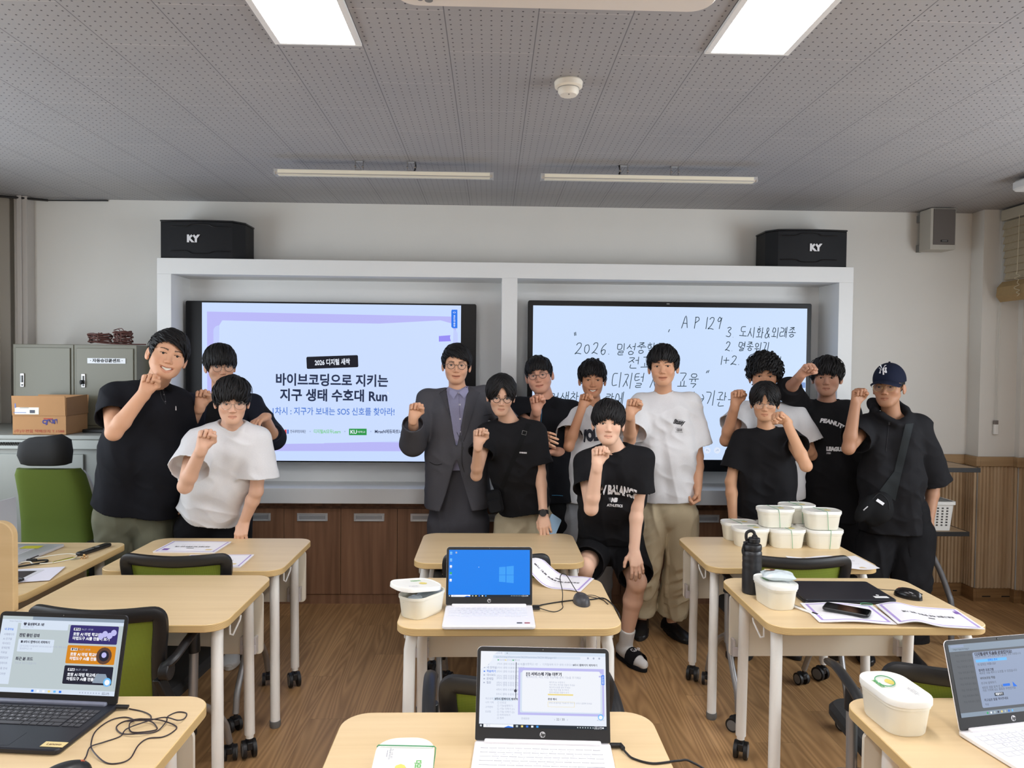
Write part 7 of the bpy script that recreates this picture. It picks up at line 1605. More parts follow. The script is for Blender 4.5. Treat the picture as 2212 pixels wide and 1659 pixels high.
# ---- prints and trims laid on cloth by looking along the sight line and taking the surface point
def bvh_of(o, org):
    me = o.data; n = len(me.vertices); co = np.empty(n * 3, np.float32); me.vertices.foreach_get('co', co); co = co.reshape(-1, 3) + np.asarray(org, np.float32)
    q = np.empty(len(me.polygons) * 4, np.int32); me.loops.foreach_get('vertex_index', q); return BVHTree.FromPolygons(co.tolist(), q.reshape(-1, 4).tolist())
class Decal:
    def __init__(s, obj, org, lift=.0022): s.b = bvh_of(obj, org); s.org = np.asarray(org); s.lift = lift; s.mb = MB(); s.obj = obj; s.last = float(np.linalg.norm(np.mean([v.co[:] for v in list(obj.data.vertices)[::50]], 0) + s.org - V3(CX, 0, CZ))) - .1
    def pt(s, px, py, lift=None):
        d = nrm(CM.T @ np.array([(px - 1106) / F_PX, 1.0, -(py - 829.5) / F_PX])); o = V3(CX, 0, CZ) + d * 1.0
        h = s.b.ray_cast(Vector(o), Vector(d), 8.0)
        if h[0] is None:
            t = s.last; q = V3(CX, 0, CZ) + d * t
        else: q = np.array(h[0]); s.last = np.linalg.norm(q - V3(CX, 0, CZ))
        return q - d * (s.lift if lift is None else lift) - s.org
    def text(s, body, px, py, wpx, hpx, mi=0, bold=.03, ang=0, arc=0.0, shear=0.0):
        vs, fs = text_geo(body, 1.0, bold, 'CENTER', 1.0, 0.0, shear); xs = [v.x for v in vs]; ys = [v.y for v in vs]; w_, h_ = max(xs) - min(xs), max(ys) - min(ys); mx, my = (max(xs) + min(xs)) / 2, (max(ys) + min(ys)) / 2
        out = []; ca, sa = math.cos(R(ang)), math.sin(R(ang)); s.pt(px, py)
        for v in vs:
            x, y = (v.x - mx) / w_ * wpx, (v.y - my) / h_ * hpx; y += -arc * ((2 * x / wpx) ** 2)
            out.append(s.pt(px + x * ca - y * sa, py - (y * ca + x * sa)))
        s.mb.add(out, fs, mi)
    def poly(s, pts, mi=0, n=8, lift=None, thick=0.0):
        """quad strip polygon: pts = 4 corners in photo pixels"""
        a, b, c, d = [np.array(q, float) for q in pts]; s.pt(*((a + b + c + d) / 4)); rows = []
        for j in range(n + 1):
            l, r_ = a + (d - a) * j / n, b + (c - b) * j / n; rows.append([s.pt(*(l + (r_ - l) * i / n), lift) for i in range(n + 1)])
        s.mb.loft(rows, mi, cap=False, closed=False)
    def line(s, pts, r_=.0015, mi=0, k=4, n=6, flat=1.0, lift=None):
        P = spline([(x, y, 0) for x, y in pts], k); s.pt(*pts[0]); Q = [s.pt(q[0], q[1], lift) for q in P]; s.mb.tube(Q, r_, n=n, mi=mi, flat=flat)
    def build(s, name, mats, parent=None, smooth=0): return s.mb.build(name, mats, parent or s.obj, smooth=smooth, solid=True)
# ================================================================ THE THIRTEEN PEOPLE
M_blk = cloth('black cotton', (24, 24, 27)); M_wht = cloth('white cotton', (222, 222, 224)); M_navy = cloth('navy jacket', (27, 30, 42)); M_print_w = mat('print white', (225, 225, 228), .6); M_print_k = mat('print black', (30, 30, 38), .6)
M_kh = cloth('olive khaki', (112, 112, 94)); M_bei = cloth('beige cotton', (196, 182, 152)); M_gsw = cloth('grey sweat', (150, 152, 156)); M_bpant = cloth('black twill', (20, 20, 23)); M_sole_k = mat('black sole', (18, 18, 20), .6); M_sole_w = mat('white sole', (225, 225, 220), .5); M_shk = mat('black shoe', (24, 24, 26), .35); M_shw = mat('white shoe', (226, 226, 222), .5)
def basic(label, skin, head, neck, shR, shL, hip, Yt, hipY, w=.14, wd=.090, drop=.012, tw=0.0, nk=1.0):
    """tw: how much nearer the left shoulder is than the right one"""
    hipP = at(*hip, Y=hipY); tw = tw - .16 * math.sin(.6 * math.atan2(CX - hipP[0], Yt)); p = Person('person', label, (hipP[0], hipP[1]), skin); p.nk = nk; p.head(**head)
    p.torso(at(*neck, Y=Yt), at(*shR, Y=Yt + .02 + tw) - V3(0, 0, drop), at(*shL, Y=Yt + .02 - tw) - V3(0, 0, drop), hipP, w, wd); return p
def stand_legs(p, dy=0.0, kn=.47, spread=.10, rz=(-.2, .2)):
    h = p.J['hip']; l = V3(1, 0, 0)
    p.legs(V3(h[0], h[1] + dy, kn) - l * spread, V3(h[0], h[1] + dy * 1.2 + .02, .09) - l * (spread + .01), V3(h[0], h[1] + dy, kn) + l * spread, V3(h[0], h[1] + dy * 1.2 + .02, .09) + l * (spread + .01), rz=rz)
def finish(p, openm=0): p.build_body(); p.add_head_parts(openm)
def shoes(p, m, s_):
    for sd in 'RL': shoe(p, sd, m, s_)
def P1():
    p = basic('smiling man in a black polo shirt and olive trousers beside the steel cabinets', (214, 164, 132), dict(px=368, py=766, Y=3.62, yaw=9, pitch=-4, roll=15, sc=1.06, fw=1.10, jw=1.12, smile=1.0, openm=1.0, eye=.1), (336, 830), (243, 850), (384, 868), (292, 1112), 3.78, 3.98, w=.17, wd=.12, nk=1.1)
    p.arm('R', p.J['shR'], (246, 934), (314, 846), (326, 812), thick=1.14, near2=True, pn=(.55, -.8, .1)); p.arm('L', p.J['shL'], (398, 968, 3.95), (402, 1060, 3.98), thick=1.1, kind='relax', pn=(-1, 0, 0), hdir=(0, -.1, -1))
    stand_legs(p, 0, spread=.11); finish(p, 1)
    tee(p, cloth('black pique', (22, 23, 29)), half=.215, dep=.155, hem=at(300, 1093, Y=3.95), slr=(.072, .088), slv=.62, seed=1, amp=.005, hemw=.225, neck_r=.068, name='polo_shirt', collar=False)
    d = Decal(p.shirt, p.org, .010); d.poly([(301, 820), (311, 814), (338, 838), (328, 848)], 0, lift=.012); d.poly([(352, 838), (357, 826), (372, 832), (372, 848)], 0, lift=.012); d.poly([(330, 838), (343, 838), (350, 842), (338, 852)], 0, lift=.006)
    d.build('collar', [cloth('black rib', (16, 17, 21))], smooth=40)
    d = Decal(p.shirt, p.org, .002); d.line([(352, 842), (357, 858), (358, 872)], .0016, 0); d.line([(345, 842), (350, 860), (358, 873)], .0012, 0); [d.poly([(x, y), (x + 2.6, y), (x + 2.6, y + 2.6), (x, y + 2.6)], 1, 2, .004) for x, y in ((338, 837), (353, 851), (356, 866))]; d.poly([(379, 877), (381, 878), (381, 887), (379, 886)], 2, 3); d.build('placket', [M_black, mat('button grey', (90, 90, 95), .3), M_print_w])
    pants(p, M_kh, rt=.120, rk=.09, ra=.075, seed=1, amp=.010, rw=.19); hair(p, [(-.06, .030), (-.03, .046), (0, .048), (.03, .036), (.06, .012)], seed=1, vol=.016, style='sweep', n=380, length=.07); shoes(p, M_shk, M_sole_k)
def P2():
    p = basic('boy with round glasses and open navy jacket, behind the leaning boy in white', (206, 158, 128), dict(px=481, py=793, Y=4.12, yaw=10, pitch=4, roll=-2, sc=.95, fw=1.02, eye=.4), (476, 854), (402, 868), (548, 870), (476, 1100), 4.2, 4.3)
    p.arm('R', p.J['shR'], (398, 943), (433, 876), (438, 850), pn=(.4, -.9, .1)); p.arm('L', p.J['shL'], (590, 945, 4.1), (572, 902, 3.84), kind='drape', pn=(.1, -.35, -1), hdir=(-.25, -.85, -.2))
    stand_legs(p); finish(p)
    tee(p, M_blk, half=.175, dep=.12, slr=(.055, .07), slv=.5, seed=22, hem=at(474, 1105, Y=4.3))
    tee(p, M_navy, half=.19, dep=.135, hem=at(474, 1120, Y=4.3), slr=(.062, .085), long='RL', cuff=.22, seed=2, name='jacket', neck_r=.078, subs=[(Wedge(p.J['neck'], p.lat, p.fwd, p.J['neck'][2] + .06, .055, .8, .075, -.0), .004)], collar=False)
    d = Decal(p.shirt, p.org, .006); d.poly([(398, 845), (410, 850), (432, 880), (424, 890)], 0); d.build('collar', [M_navy], smooth=40)
    pants(p, M_bpant, seed=2); hair(p, [(-.06, .006), (-.03, .010), (0, .012), (.03, .006), (.06, .0)], seed=2, vol=.022, n=420, style='down'); glasses(p, .0235, .0225); shoes(p, M_shk, M_sole_k)
def P3():
    p = basic('boy with round glasses and boxy white t-shirt leaning one hand on the back table', (216, 172, 146), dict(px=503, py=873, Y=3.52, yaw=3, pitch=8, roll=1, sc=.93, fw=1.0, eye=.55), (500, 914), (424, 950), (562, 944), (455, 1128), 3.66, 3.98, w=.15)
    p.arm('R', p.J['shR'], (400, 1050), (437, 966), (446, 936), pn=(.5, -.85, .1)); p.arm('L', p.J['shL'], (554, 1060, 3.72), (528, 1125, 3.80), kind='relax', pn=(0, .4, -1), hdir=(-.15, -.3, -.95), near1=True)
    stand_legs(p, .02); finish(p)
    tee(p, M_wht, half=.175, dep=.13, hem=at(457, 1108, Y=3.92), slr=(.066, .105), slv=dict(R=.62, L=.74), seed=3, amp=.008, hemw=.165, neck_r=.078, neck_drop=.008)
    pants(p, M_bpant, rt=.10, seed=3, rw=.135); hair(p, [(-.06, -.002), (-.045, .012), (-.02, .022), (0, .034), (.02, .018), (.045, .006), (.06, -.006)], seed=3, vol=.021, n=420, tuft=.006, curl=.35); glasses(p, .0245, .0225, m=mat('thin silver rim', (150, 140, 130), .3, .8)); shoes(p, M_shw, M_sole_w)
def P4():
    p = basic('man with glasses in a grey suit and lilac shirt, fist raised', (222, 172, 140), dict(px=986, py=789, Y=4.27, yaw=0, pitch=0, roll=2, sc=.98, fw=1.02, smile=.5, openm=.5, eye=.6), (988, 838), (920, 860), (1052, 852), (990, 1120), 4.34, 4.40, w=.155)
    p.arm('R', p.J['shR'], (893, 958), (893, 902), (899, 872), pn=(.35, -.93, .1)); p.arm('L', p.J['shL'], (1110, 930, 4.40), (1160, 938, 4.18), kind='drape', pn=(-.3, 1, 0), hdir=(.5, -.8, -.1))
    stand_legs(p, spread=.095); finish(p, .5)
    J = p.J; nz = J['neck'][2]
    tee(p, cloth('lilac shirt', (150, 150, 178), noise=.10), half=.16, dep=.118, slv=0, seed=44, hem=at(990, 1008, Y=4.38), name='dress_shirt', neck_r=.060, amp=.004, collar=False); p.inner = p.shirt
    cut = [(Wedge(J['neck'], p.lat, p.fwd, nz + .05, .072, nz - .335, .004, -.03), .003), (Wedge(J['neck'], p.lat, p.fwd, nz - .42, .004, .68, .115, -.03), .003)]
    tee(p, cloth('grey suit', (82, 82, 88), noise=.08), half=.185, dep=.142, hem=at(988, 1092, Y=4.38), slr=(.066, .092), long='RL', cuff=.80, seed=4, name='suit_jacket', neck_r=.062, subs=cut, collar=False, amp=.0045, hemw=.20, shr=.058)
    M_su = cloth('suit lapel', (74, 74, 80)); d = Decal(p.shirt, p.org, .007); d.poly([(966, 838), (949, 850), (996, 954), (998, 950)], 0, 12); d.poly([(1014, 834), (1036, 848), (1001, 954), (998, 950)], 0, 12);  d.build('lapel', [M_su], smooth=40)
    d = Decal(p.shirt, p.org, .0025); d.line([(966, 838), (949, 850), (996, 954)], .0014, k=1); d.line([(1014, 834), (1036, 848), (1001, 954)], .0014, k=1); d.line([(951, 846), (958, 852)], .0014, k=1); d.line([(928, 998), (941, 1004), (955, 1002)], .0016); d.line([(1045, 898), (1062, 894)], .0014); [d.poly([(x - 2.5, y - 2.5), (x + 2.5, y - 2.5), (x + 2.5, y + 2.5), (x - 2.5, y + 2.5)], 1, 2, .006) for x, y in ((999, 968), (989, 1008))]; d.line([(998, 956), (998, 1000), (1003, 1020)], .0013); d.build('pocket_and_buttons', [M_black, M_black])
    d = Decal(p.inner, p.org, .006); M_li = cloth('lilac collar', (158, 158, 190)); d.poly([(972, 838), (988, 848), (980, 862), (971, 850)], 0, 6, .012); d.poly([(1010, 834), (991, 848), (1003, 861), (1012, 846)], 0, 6, .012); [d.poly([(x - 1.8, y - 1.8), (x + 1.8, y - 1.8), (x + 1.8, y + 1.8), (x - 1.8, y + 1.8)], 1, 2, .004) for x, y in ((992, 849), (993, 874), (994, 905), (996, 933))]; d.line([(991, 850), (994, 905), (997, 950)], .0010, 2); d.build('shirt_collar', [M_li, M_print_w, mat('lilac seam', (120, 118, 150), .8)], smooth=40)
    pants(p, cloth('suit trousers', (74, 74, 80), noise=.08), rt=.105, rk=.085, ra=.08, seed=4, amp=.006, rw=.16, top=p.J['hip'] + V3(0, -.01, .33)); hair(p, [(-.06, .034), (-.03, .050), (0, .046), (.03, .036), (.06, .030)], seed=4, vol=.018, style='sweep', n=400, length=.08, sides=.004); glasses(p, .0225, .0195, .0014); shoes(p, M_shk, M_sole_k)
def P5():
    p = basic('thin boy with parted hair, glasses, black t-shirt and bag strap, before the suited man', (208, 166, 140), dict(px=1084, py=861, Y=3.92, yaw=4, pitch=10, roll=2, sc=.90, fw=.94, jw=.92, eye=.6), (1098, 904), (1050, 932), (1160, 928), (1134, 1120), 4.03, 4.2, w=.13, nk=.92)
    p.arm('R', p.J['shR'], (1029, 1026), (1033, 958), (1036, 930), thick=.86, pn=(.4, -.9, .1)); p.arm('L', p.J['shL'], (1168, 1022, 4.02), (1174, 1112, 3.92), kind='relax', thick=.86, pn=(.2, .5, -1), hdir=(.1, -.45, -.8))
    stand_legs(p, .0); finish(p)
    tee(p, M_blk, half=.150, dep=.115, hem=at(1134, 1096, Y=4.16), slr=(.058, .080), slv=dict(R=.50, L=.80), seed=5, amp=.007, hemw=.155, neck_r=.080, neck_drop=.012)
    d = Decal(p.shirt, p.org); d.text('OVERRIDE', 1130, 978, 16, 3.5, 0, .06, -3); d.build('chest_print', [M_print_w])
    pants(p, M_bei, rt=.095, rk=.09, ra=.085, seed=5, amp=.010, rw=.125); hair(p, [(-.06, -.022), (-.045, -.010), (-.03, .014), (-.012, .050), (0, .066), (.014, .050), (.032, .012), (.048, -.012), (.06, -.024)], seed=5, vol=.020, style='part', part=0.0, n=460, burn=-.035, sides=-.030, length=.085); glasses(p, .0215, .0195, .0016, m=mat('dark rim', (40, 36, 36), .3, .6)); shoes(p, M_shk, M_sole_k)
    w = p.J['wL']; e = p.J['eL']; dd = nrm(w - e); c = w - dd * .012 - p.org; mb = MB(); mb.cyl(c - dd * .011, c + dd * .011, .0295, n=20); wt = mb.build('watch', M_dark, p.o, bevel=.002); mb = MB(); f = c + V3(-.004, -.026, .004); mb.cyl(f, f + V3(0, -.013, .002), .021, .019, n=24); mb.build('face', mat('watch face', (12, 12, 14), .12), wt)
    b = thing('crossbody_bag', 'small black crossbody bag at the hip of the thin boy with glasses', 'bag', tuple(p.org))
    d = Decal(p.shirt, p.org, .004); d.poly([(1137, 914), (1147, 916), (1086, 1060), (1078, 1056)], 0, 14); d.build('strap', [cloth('strap black', (16, 17, 19))], b, smooth=40); d = Decal(p.shirt, p.org, .007); d.line([(1129, 930), (1138, 932), (1136, 940), (1127, 938), (1129, 930)], .0016, k=1); d.build('buckle', [M_grey], b)
    c = at(1069, 1083, Y=4.02) - p.org; mb = MB(); mb.T = TM(c, (R(90), 0, 0)) @ Matrix.Rotation(R(12), 4, 'Z'); mb.prism(rrect(.085, .125, .022), -.03, .03, ch=.01); mb.T = TM(c + V3(0, -.034, -.02), (R(90), 0, 0)) @ Matrix.Rotation(R(12), 4, 'Z'); mb.prism(rrect(.07, .07, .015), -.006, .008, ch=.004); mb.build('pouch', cloth('bag black', (20, 21, 24)), b)
    t = thing('smartphone', 'pale blue phone standing against the hand of the thin boy at the table edge', 'phone', (at(1194, 1143, Y=3.9)[0], 3.93, TH + .035)); mb = MB(); mb.T = Euler((R(60), R(35), R(10))).to_matrix().to_4x4(); mb.prism(rrect(.07, .13, .01), -.004, .004, ch=.001); mb.build('case', mat('phone pale blue', (150, 180, 205), .4), t)
def P6():
    p = basic('heavyset boy with glasses in a black polo with a cyan placket edge', (212, 158, 132), dict(px=1162, py=811, Y=4.48, yaw=-6, pitch=-2, roll=-9, sc=.98, fw=1.14, jw=1.16, smile=.5, openm=.3, eye=.35), (1177, 858), (1118, 876), (1238, 884), (1190, 1120), 4.55, 4.58, w=.17, wd=.13, nk=1.12)
    p.arm('R', p.J['shR'], (1150, 935), (1159, 884), (1157, 862), thick=1.05, pn=(.35, -.9, .1)); p.arm('L', p.J['shL'], (1238, 978, 4.5), (1200, 976, 4.38), (1184, 978), thick=1.1, kind='half', pn=(0, .3, .9))
    stand_legs(p, spread=.1); finish(p, .3)
    tee(p, cloth('black polo', (20, 21, 26)), half=.19, dep=.15, hem=at(1190, 1080, Y=4.55), slr=(.068, .085), slv=.62, seed=6, amp=.005, neck_r=.070, name='polo_shirt', collar=False)
    d = Decal(p.shirt, p.org, .010); d.poly([(1158, 866), (1166, 862), (1178, 876), (1170, 884)], 0); d.poly([(1188, 874), (1199, 864), (1207, 872), (1199, 884)], 0); d.build('collar', [cloth('black rib', (16, 17, 21))], smooth=40)
    d = Decal(p.shirt, p.org, .0025); d.line([(1171, 872), (1170, 895), (1168, 918)], .0016); d.line([(1192, 1070), (1204, 1070), (1216, 1071)], .0020); d.build('trim', [mat('cyan edge', (50, 120, 160), .6)])
    pants(p, M_bpant, rt=.12, seed=6, rw=.19); hair(p, [(-.06, .016), (-.03, .030), (0, .036), (.03, .032), (.06, .020)], seed=6, vol=.015, n=380); glasses(p, .0225, .0190, .0014); shoes(p, M_shk, M_sole_k)
def P7():
    p = basic('grinning boy in a white t-shirt with dark block letters and grey sweatpants', (200, 146, 112), dict(px=1281, py=821, Y=4.44, yaw=3, pitch=2, roll=0, sc=.97, fw=.98, smile=1.0, openm=.9, eye=.15, ear=1.15), (1284, 876), (1235, 896), (1332, 900), (1262, 1110), 4.5, 4.54, w=.13, nk=.9)
    p.arm('R', p.J['shR'], (1229, 964), (1258, 878), (1264, 856), pn=(.4, -.9, .1), thick=.9); p.arm('L', p.J['shL'], (1345, 980, 4.55), (1345, 1060, 4.55), kind='relax', thick=.9, pn=(-1, 0, 0), hdir=(0, 0, -1))
    stand_legs(p); finish(p, .9)
    tee(p, M_wht, half=.165, dep=.12, hem=at(1262, 1082, Y=4.52), slr=(.062, .095), slv=.66, seed=7, amp=.008, neck_r=.075)
    d = Decal(p.shirt, p.org); d.text('VOLT', 1278, 940, 50, 28, 0, .09, 6); d.build('chest_print', [mat('print navy dark', (34, 36, 50), .7)])
    pants(p, M_gsw, rt=.11, rk=.09, seed=7, amp=.007); hair(p, [(-.06, .016), (-.03, .030), (0, .036), (.03, .032), (.06, .018)], seed=7, vol=.017, n=400, curl=.3, tuft=.006); shoes(p, M_shk, M_sole_k)
def P8():
    p = basic('boy in black shorts and white arched print t-shirt, hand on his knee', (228, 186, 160), dict(px=1315, py=915.5, Y=3.60, yaw=2, pitch=-2, roll=2, sc=.94, fw=.98, jw=.98, eye=.75), (1325, 962), (1264, 994), (1390, 986), (1318, 1172), 3.72, 4.02, w=.145)
    p.arm('R', p.J['shR'], (1277, 1098), (1290, 1002), (1292, 968), pn=(.45, -.85, .1)); p.arm('L', p.J['shL'], (1376, 1092, 3.74), (1370, 1190, 3.72), kind='drape', pn=(.0, .75, -.45), hdir=(.12, -.35, -.85))
    kL, aL = at(1376, 1256, Y=3.80), at(1358, 1402, Y=3.93); kR = at(1262, 1225, Y=3.72)
    p.legs(kR, V3(kR[0] - .02, 4.0, .10), kL, V3(1.215, 3.97, .095), th=.075, rz=(-.2, .45), ft=.11); finish(p)
    tee(p, M_blk, half=.170, dep=.13, hem=at(1318, 1150, Y=3.98), slr=(.060, .086), slv=dict(R=.60, L=.70), seed=8, amp=.007, neck_r=.082, neck_drop=.012)
    d = Decal(p.shirt, p.org); d.text('NEW BALANCE', 1326, 1058, 100, 21, 0, .06, -3, arc=9); d.text('NB', 1327, 1080, 15, 10, 0, .10, 0, shear=.35); d.text('ATHLETICS', 1328, 1092, 34, 6, 0, .04, -4)
    for i in range(3): d.line([(1315 + i, 1076 + 3 * i), (1322, 1076 + 3 * i)], .0009, 0)
    d.build('chest_print', [M_print_w])
    pants(p, M_blk, name='shorts', rt=.105, rk=.098, shorts=.86, seed=8, amp=.008, rw=.17); hair(p, [(-.06, -.008), (-.04, .006), (-.02, .018), (.0, .030), (.012, .030), (.03, .014), (.05, .0), (.06, -.010)], seed=8, vol=.018, n=420)
    M_sock = cloth('white sock', (218, 218, 216)); a = p.J['aL']; k = p.J['kL']; f = p.frz['L']; fd = V3(math.sin(f), -math.cos(f), 0)
    for sd in 'LR':
        a = p.J['a' + sd]; k = p.J['k' + sd]; fd = V3(math.sin(p.frz[sd]), -math.cos(p.frz[sd]), 0); heel = V3(a[0], a[1], .055)
        F = Field(np.minimum(heel + fd * .2, a + (k - a) * .35) - .12, np.maximum(heel + fd * .2, a + (k - a) * .35) + .12, (), .005, .005)
        F.add(Rcone(heel - fd * .03, heel + fd * .10 - V3(0, 0, .012), .034, .036), .02); F.add(Rcone(heel + fd * .08 - V3(0, 0, .012), heel + fd * .165 - V3(0, 0, .016), .036, .026), .02); F.add(Rcone(a - V3(0, 0, .02), a + (k - a) * .28, .038, .043), .03); F.cut(a + (k - a) * .25, k - a)
        P, Q = F.mesh(); P = laplace(P, Q, 2, .5); mesh_obj('sock', P, Q, M_sock, p.o, None, p.org)
        c = heel + fd * .055 - p.org; T = Matrix.Translation((c[0], c[1], 0)) @ Matrix.Rotation(math.atan2(fd[0], -fd[1]), 4, 'Z'); mb = MB(); mb.T = T
        o = [((.046 if math.sin(t) < 0 else .036) * math.cos(t) * (1 - .1 * math.sin(t) ** 4), .135 * math.sin(t)) for t in [2 * PI * i / 28 for i in range(28)]]; mb.prism(o, .001, .024, ch=.005); sl = mb.build('slide_sandal', M_blk, p.o, smooth=40)
        rings = []
        for j in range(9):
            u = -1 + j / 4; ang = u * 1.45; rings.append([((.050 + .002 * (yy < -.02)) * math.sin(ang), yy, .014 + (.082 + (yy + .01) * .16) * math.cos(ang) ** .7) for yy in (-.005, -.04, -.08)])
        mb = MB(); mb.T = T; mb.loft(rings, cap=False, closed=False); mb.loft([[(x * .9, y, z - .005) for x, y, z in r_] for r_ in rings], cap=False, closed=False); st = mb.build('strap', M_blk, sl, smooth=60)
        if sd == 'L': mb = MB(); mb.text('GAP', .044, T @ TM((0.0, -.043, .0935), (R(9), 0, 0)), 0, width=.062, bold=.0003); mb.build('strap_print', M_print_w, sl, smooth=0)
def P9():
    p = basic('tall boy in a white t-shirt with a small black chest print and baggy beige trousers', (208, 158, 126), dict(px=1431, py=791, Y=4.13, yaw=-3, pitch=-2, roll=-2, sc=1.0, fw=.98, smile=.25, openm=.4, eye=.6, ear=1.15), (1433, 848), (1380, 868), (1494, 866), (1442, 1105), 4.24, 4.28)
    p.arm('R', p.J['shR'], (1360, 950), (1361, 893), (1367, 868), near1=True); p.arm('L', p.J['shL'], (1507, 985, 4.25), (1507, 1052, 4.18), (1500, 1085), kind='half', pn=(-.9, -.1, 0), hdir=(-.06, -.05, -1))
    p.legs(V3(1.40, 4.30, .47), V3(1.405, 4.42, .09), V3(1.61, 4.28, .47), V3(1.575, 4.37, .09), rz=(-.3, .35)); finish(p, .4)
    tee(p, M_wht, half=.165, dep=.125, hem=at(1441, 1080, Y=4.26), slr=(.062, .100), slv=.80, seed=9, amp=.008, hemw=.148, neck_r=.078)
    pants(p, M_bei, rt=.098, rk=.095, ra=.088, ankle=.90, seed=9, amp=.012, rw=.145)
    hair(p, [(-.06, .02), (-.03, .028), (0, .036), (.03, .030), (.06, .015)], seed=9, vol=.018, n=400, tuft=.006); shoes(p, M_shk, M_sole_k)
    d = Decal(p.shirt, p.org); d.text('Stussy', 1467, 913, 25, 14, 0, .05, -8, shear=.4); d.text('Classic', 1466, 925, 16, 4, 1, 0, -2); d.text('GEAR', 1468, 929, 12, 5, 0, .02, -3); d.text('AUTHENTIC BRAND', 1467, 933.5, 16, 2, 0, 0, -3); d.line([(1455, 911), (1466, 907), (1481, 911)], .0009); d.build('chest_print', [M_print_k, M_pgrey])
def P10():
    p = basic('boy with thick curly hair and white t-shirt standing behind the boy in plain black', (196, 146, 114), dict(px=1652, py=813, Y=4.26, yaw=2, pitch=0, roll=1, sc=1.0, fw=1.04, smile=.8, eye=.1), (1656, 868), (1602, 886), (1722, 892), (1662, 1110), 4.34, 4.38)
    p.arm('R', p.J['shR'], (1568, 951), (1588, 874), (1590, 851), pn=(.4, -.9, .1)); p.arm('L', p.J['shL'], (1752, 982, 4.28), (1728, 950, 4.12), kind='drape', pn=(-.2, .7, -.6), hdir=(-.75, -.45, .15))
    stand_legs(p); finish(p)
    tee(p, M_wht, half=.20, dep=.13, hem=at(1662, 1075, Y=4.35), slr=(.064, .10), slv=dict(R=.55, L=.72), seed=10, amp=.007)
    pants(p, M_bpant, seed=10); hair(p, [(-.06, .012), (-.03, .026), (0, .030), (.03, .028), (.06, .012)], seed=10, vol=.030, n=460, curl=1.0, tuft=.012, length=.05, thick=.0052, top=.1); shoes(p, M_shk, M_sole_k)
def P11():
    p = basic('boy with bowl hair and round glasses in a plain black t-shirt, fist against his cheek', (206, 158, 124), dict(px=1652, py=873, Y=3.98, yaw=0, pitch=4, roll=0, sc=.88, fw=1.0, eye=.5), (1656, 926), (1600, 946), (1708, 942), (1652, 1125), 4.06, 4.12, nk=.95, w=.13)
    p.arm('R', p.J['shR'], (1579, 1040, 4.08), (1583, 1118, 4.04), kind='relax', thick=.92, pn=(1, .1, 0), hdir=(0, -.1, -1)); p.arm('L', p.J['shL'], (1741, 1006), (1697, 908), thick=.9, kind='fist', pn=(.25, -.4, -.9), hdir=(-.75, -.25, .45), near2=True)
    stand_legs(p); finish(p)
    tee(p, M_blk, half=.155, dep=.112, hemw=.162, hem=at(1653, 1112, Y=4.10), slr=(.060, .086), slv=dict(R=.72, L=.34), seed=11, amp=.006, neck_r=.074)
    pants(p, M_gsw, seed=11, top=p.J['hip'] + V3(0, 0, .07)); hair(p, [(-.06, -.006), (-.045, .002), (-.02, .010), (-.006, .050), (0, .058), (.006, .048), (.02, .010), (.045, .002), (.06, -.006)], seed=11, vol=.022, style='part', n=480, burn=-.02, length=.08); glasses(p, .0240, .0230, m=mat('thin silver rim', (150, 140, 130), .3, .8)); shoes(p, M_shk, M_sole_k)
def P12():
    p = basic('boy in a long black shirt with white curved lettering, arm bent up behind his head', (190, 144, 120), dict(px=1785, py=816, Y=4.30, yaw=-2, pitch=0, roll=0, sc=.97, fw=1.10, jw=1.08, eye=.1), (1787, 865), (1735, 882), (1838, 884), (1798, 1110), 4.38, 4.42, w=.16, nk=1.05)
    p.arm('R', p.J['shR'], (1704, 842), (1732, 808), (1746, 792), thick=1.0, pn=(.3, -.9, -.2)); p.arm('L', p.J['shL'], (1850, 965, 4.42), (1856, 1040, 4.42), kind='relax', pn=(-1, 0, 0), hdir=(0, 0, -1))
    stand_legs(p); finish(p)
    tee(p, M_blk, half=.185, dep=.135, hem=at(1798, 1120, Y=4.42), slr=(.066, .090), long='R', cuff=.25, slv=.7, seed=12, amp=.006, neck_r=.076, neck_drop=.008)
    d = Decal(p.shirt, p.org); d.text('PEANUTS', 1800, 913, 56, 10, 0, .06, -18, arc=4); d.text('LEAGUE', 1804, 970, 38, 10, 0, .09, -2); d.text('1950', 1790, 979, 9, 4, 0, .03, 0); d.build('chest_print', [M_print_w])
    pants(p, M_bpant, seed=12, rt=.115, rk=.1, ra=.09, rw=.18); hair(p, [(-.06, .014), (-.03, .020), (0, .024), (.03, .016), (.06, .010)], seed=12, vol=.024, n=440, curl=.4, tuft=.012); shoes(p, M_shk, M_sole_k)
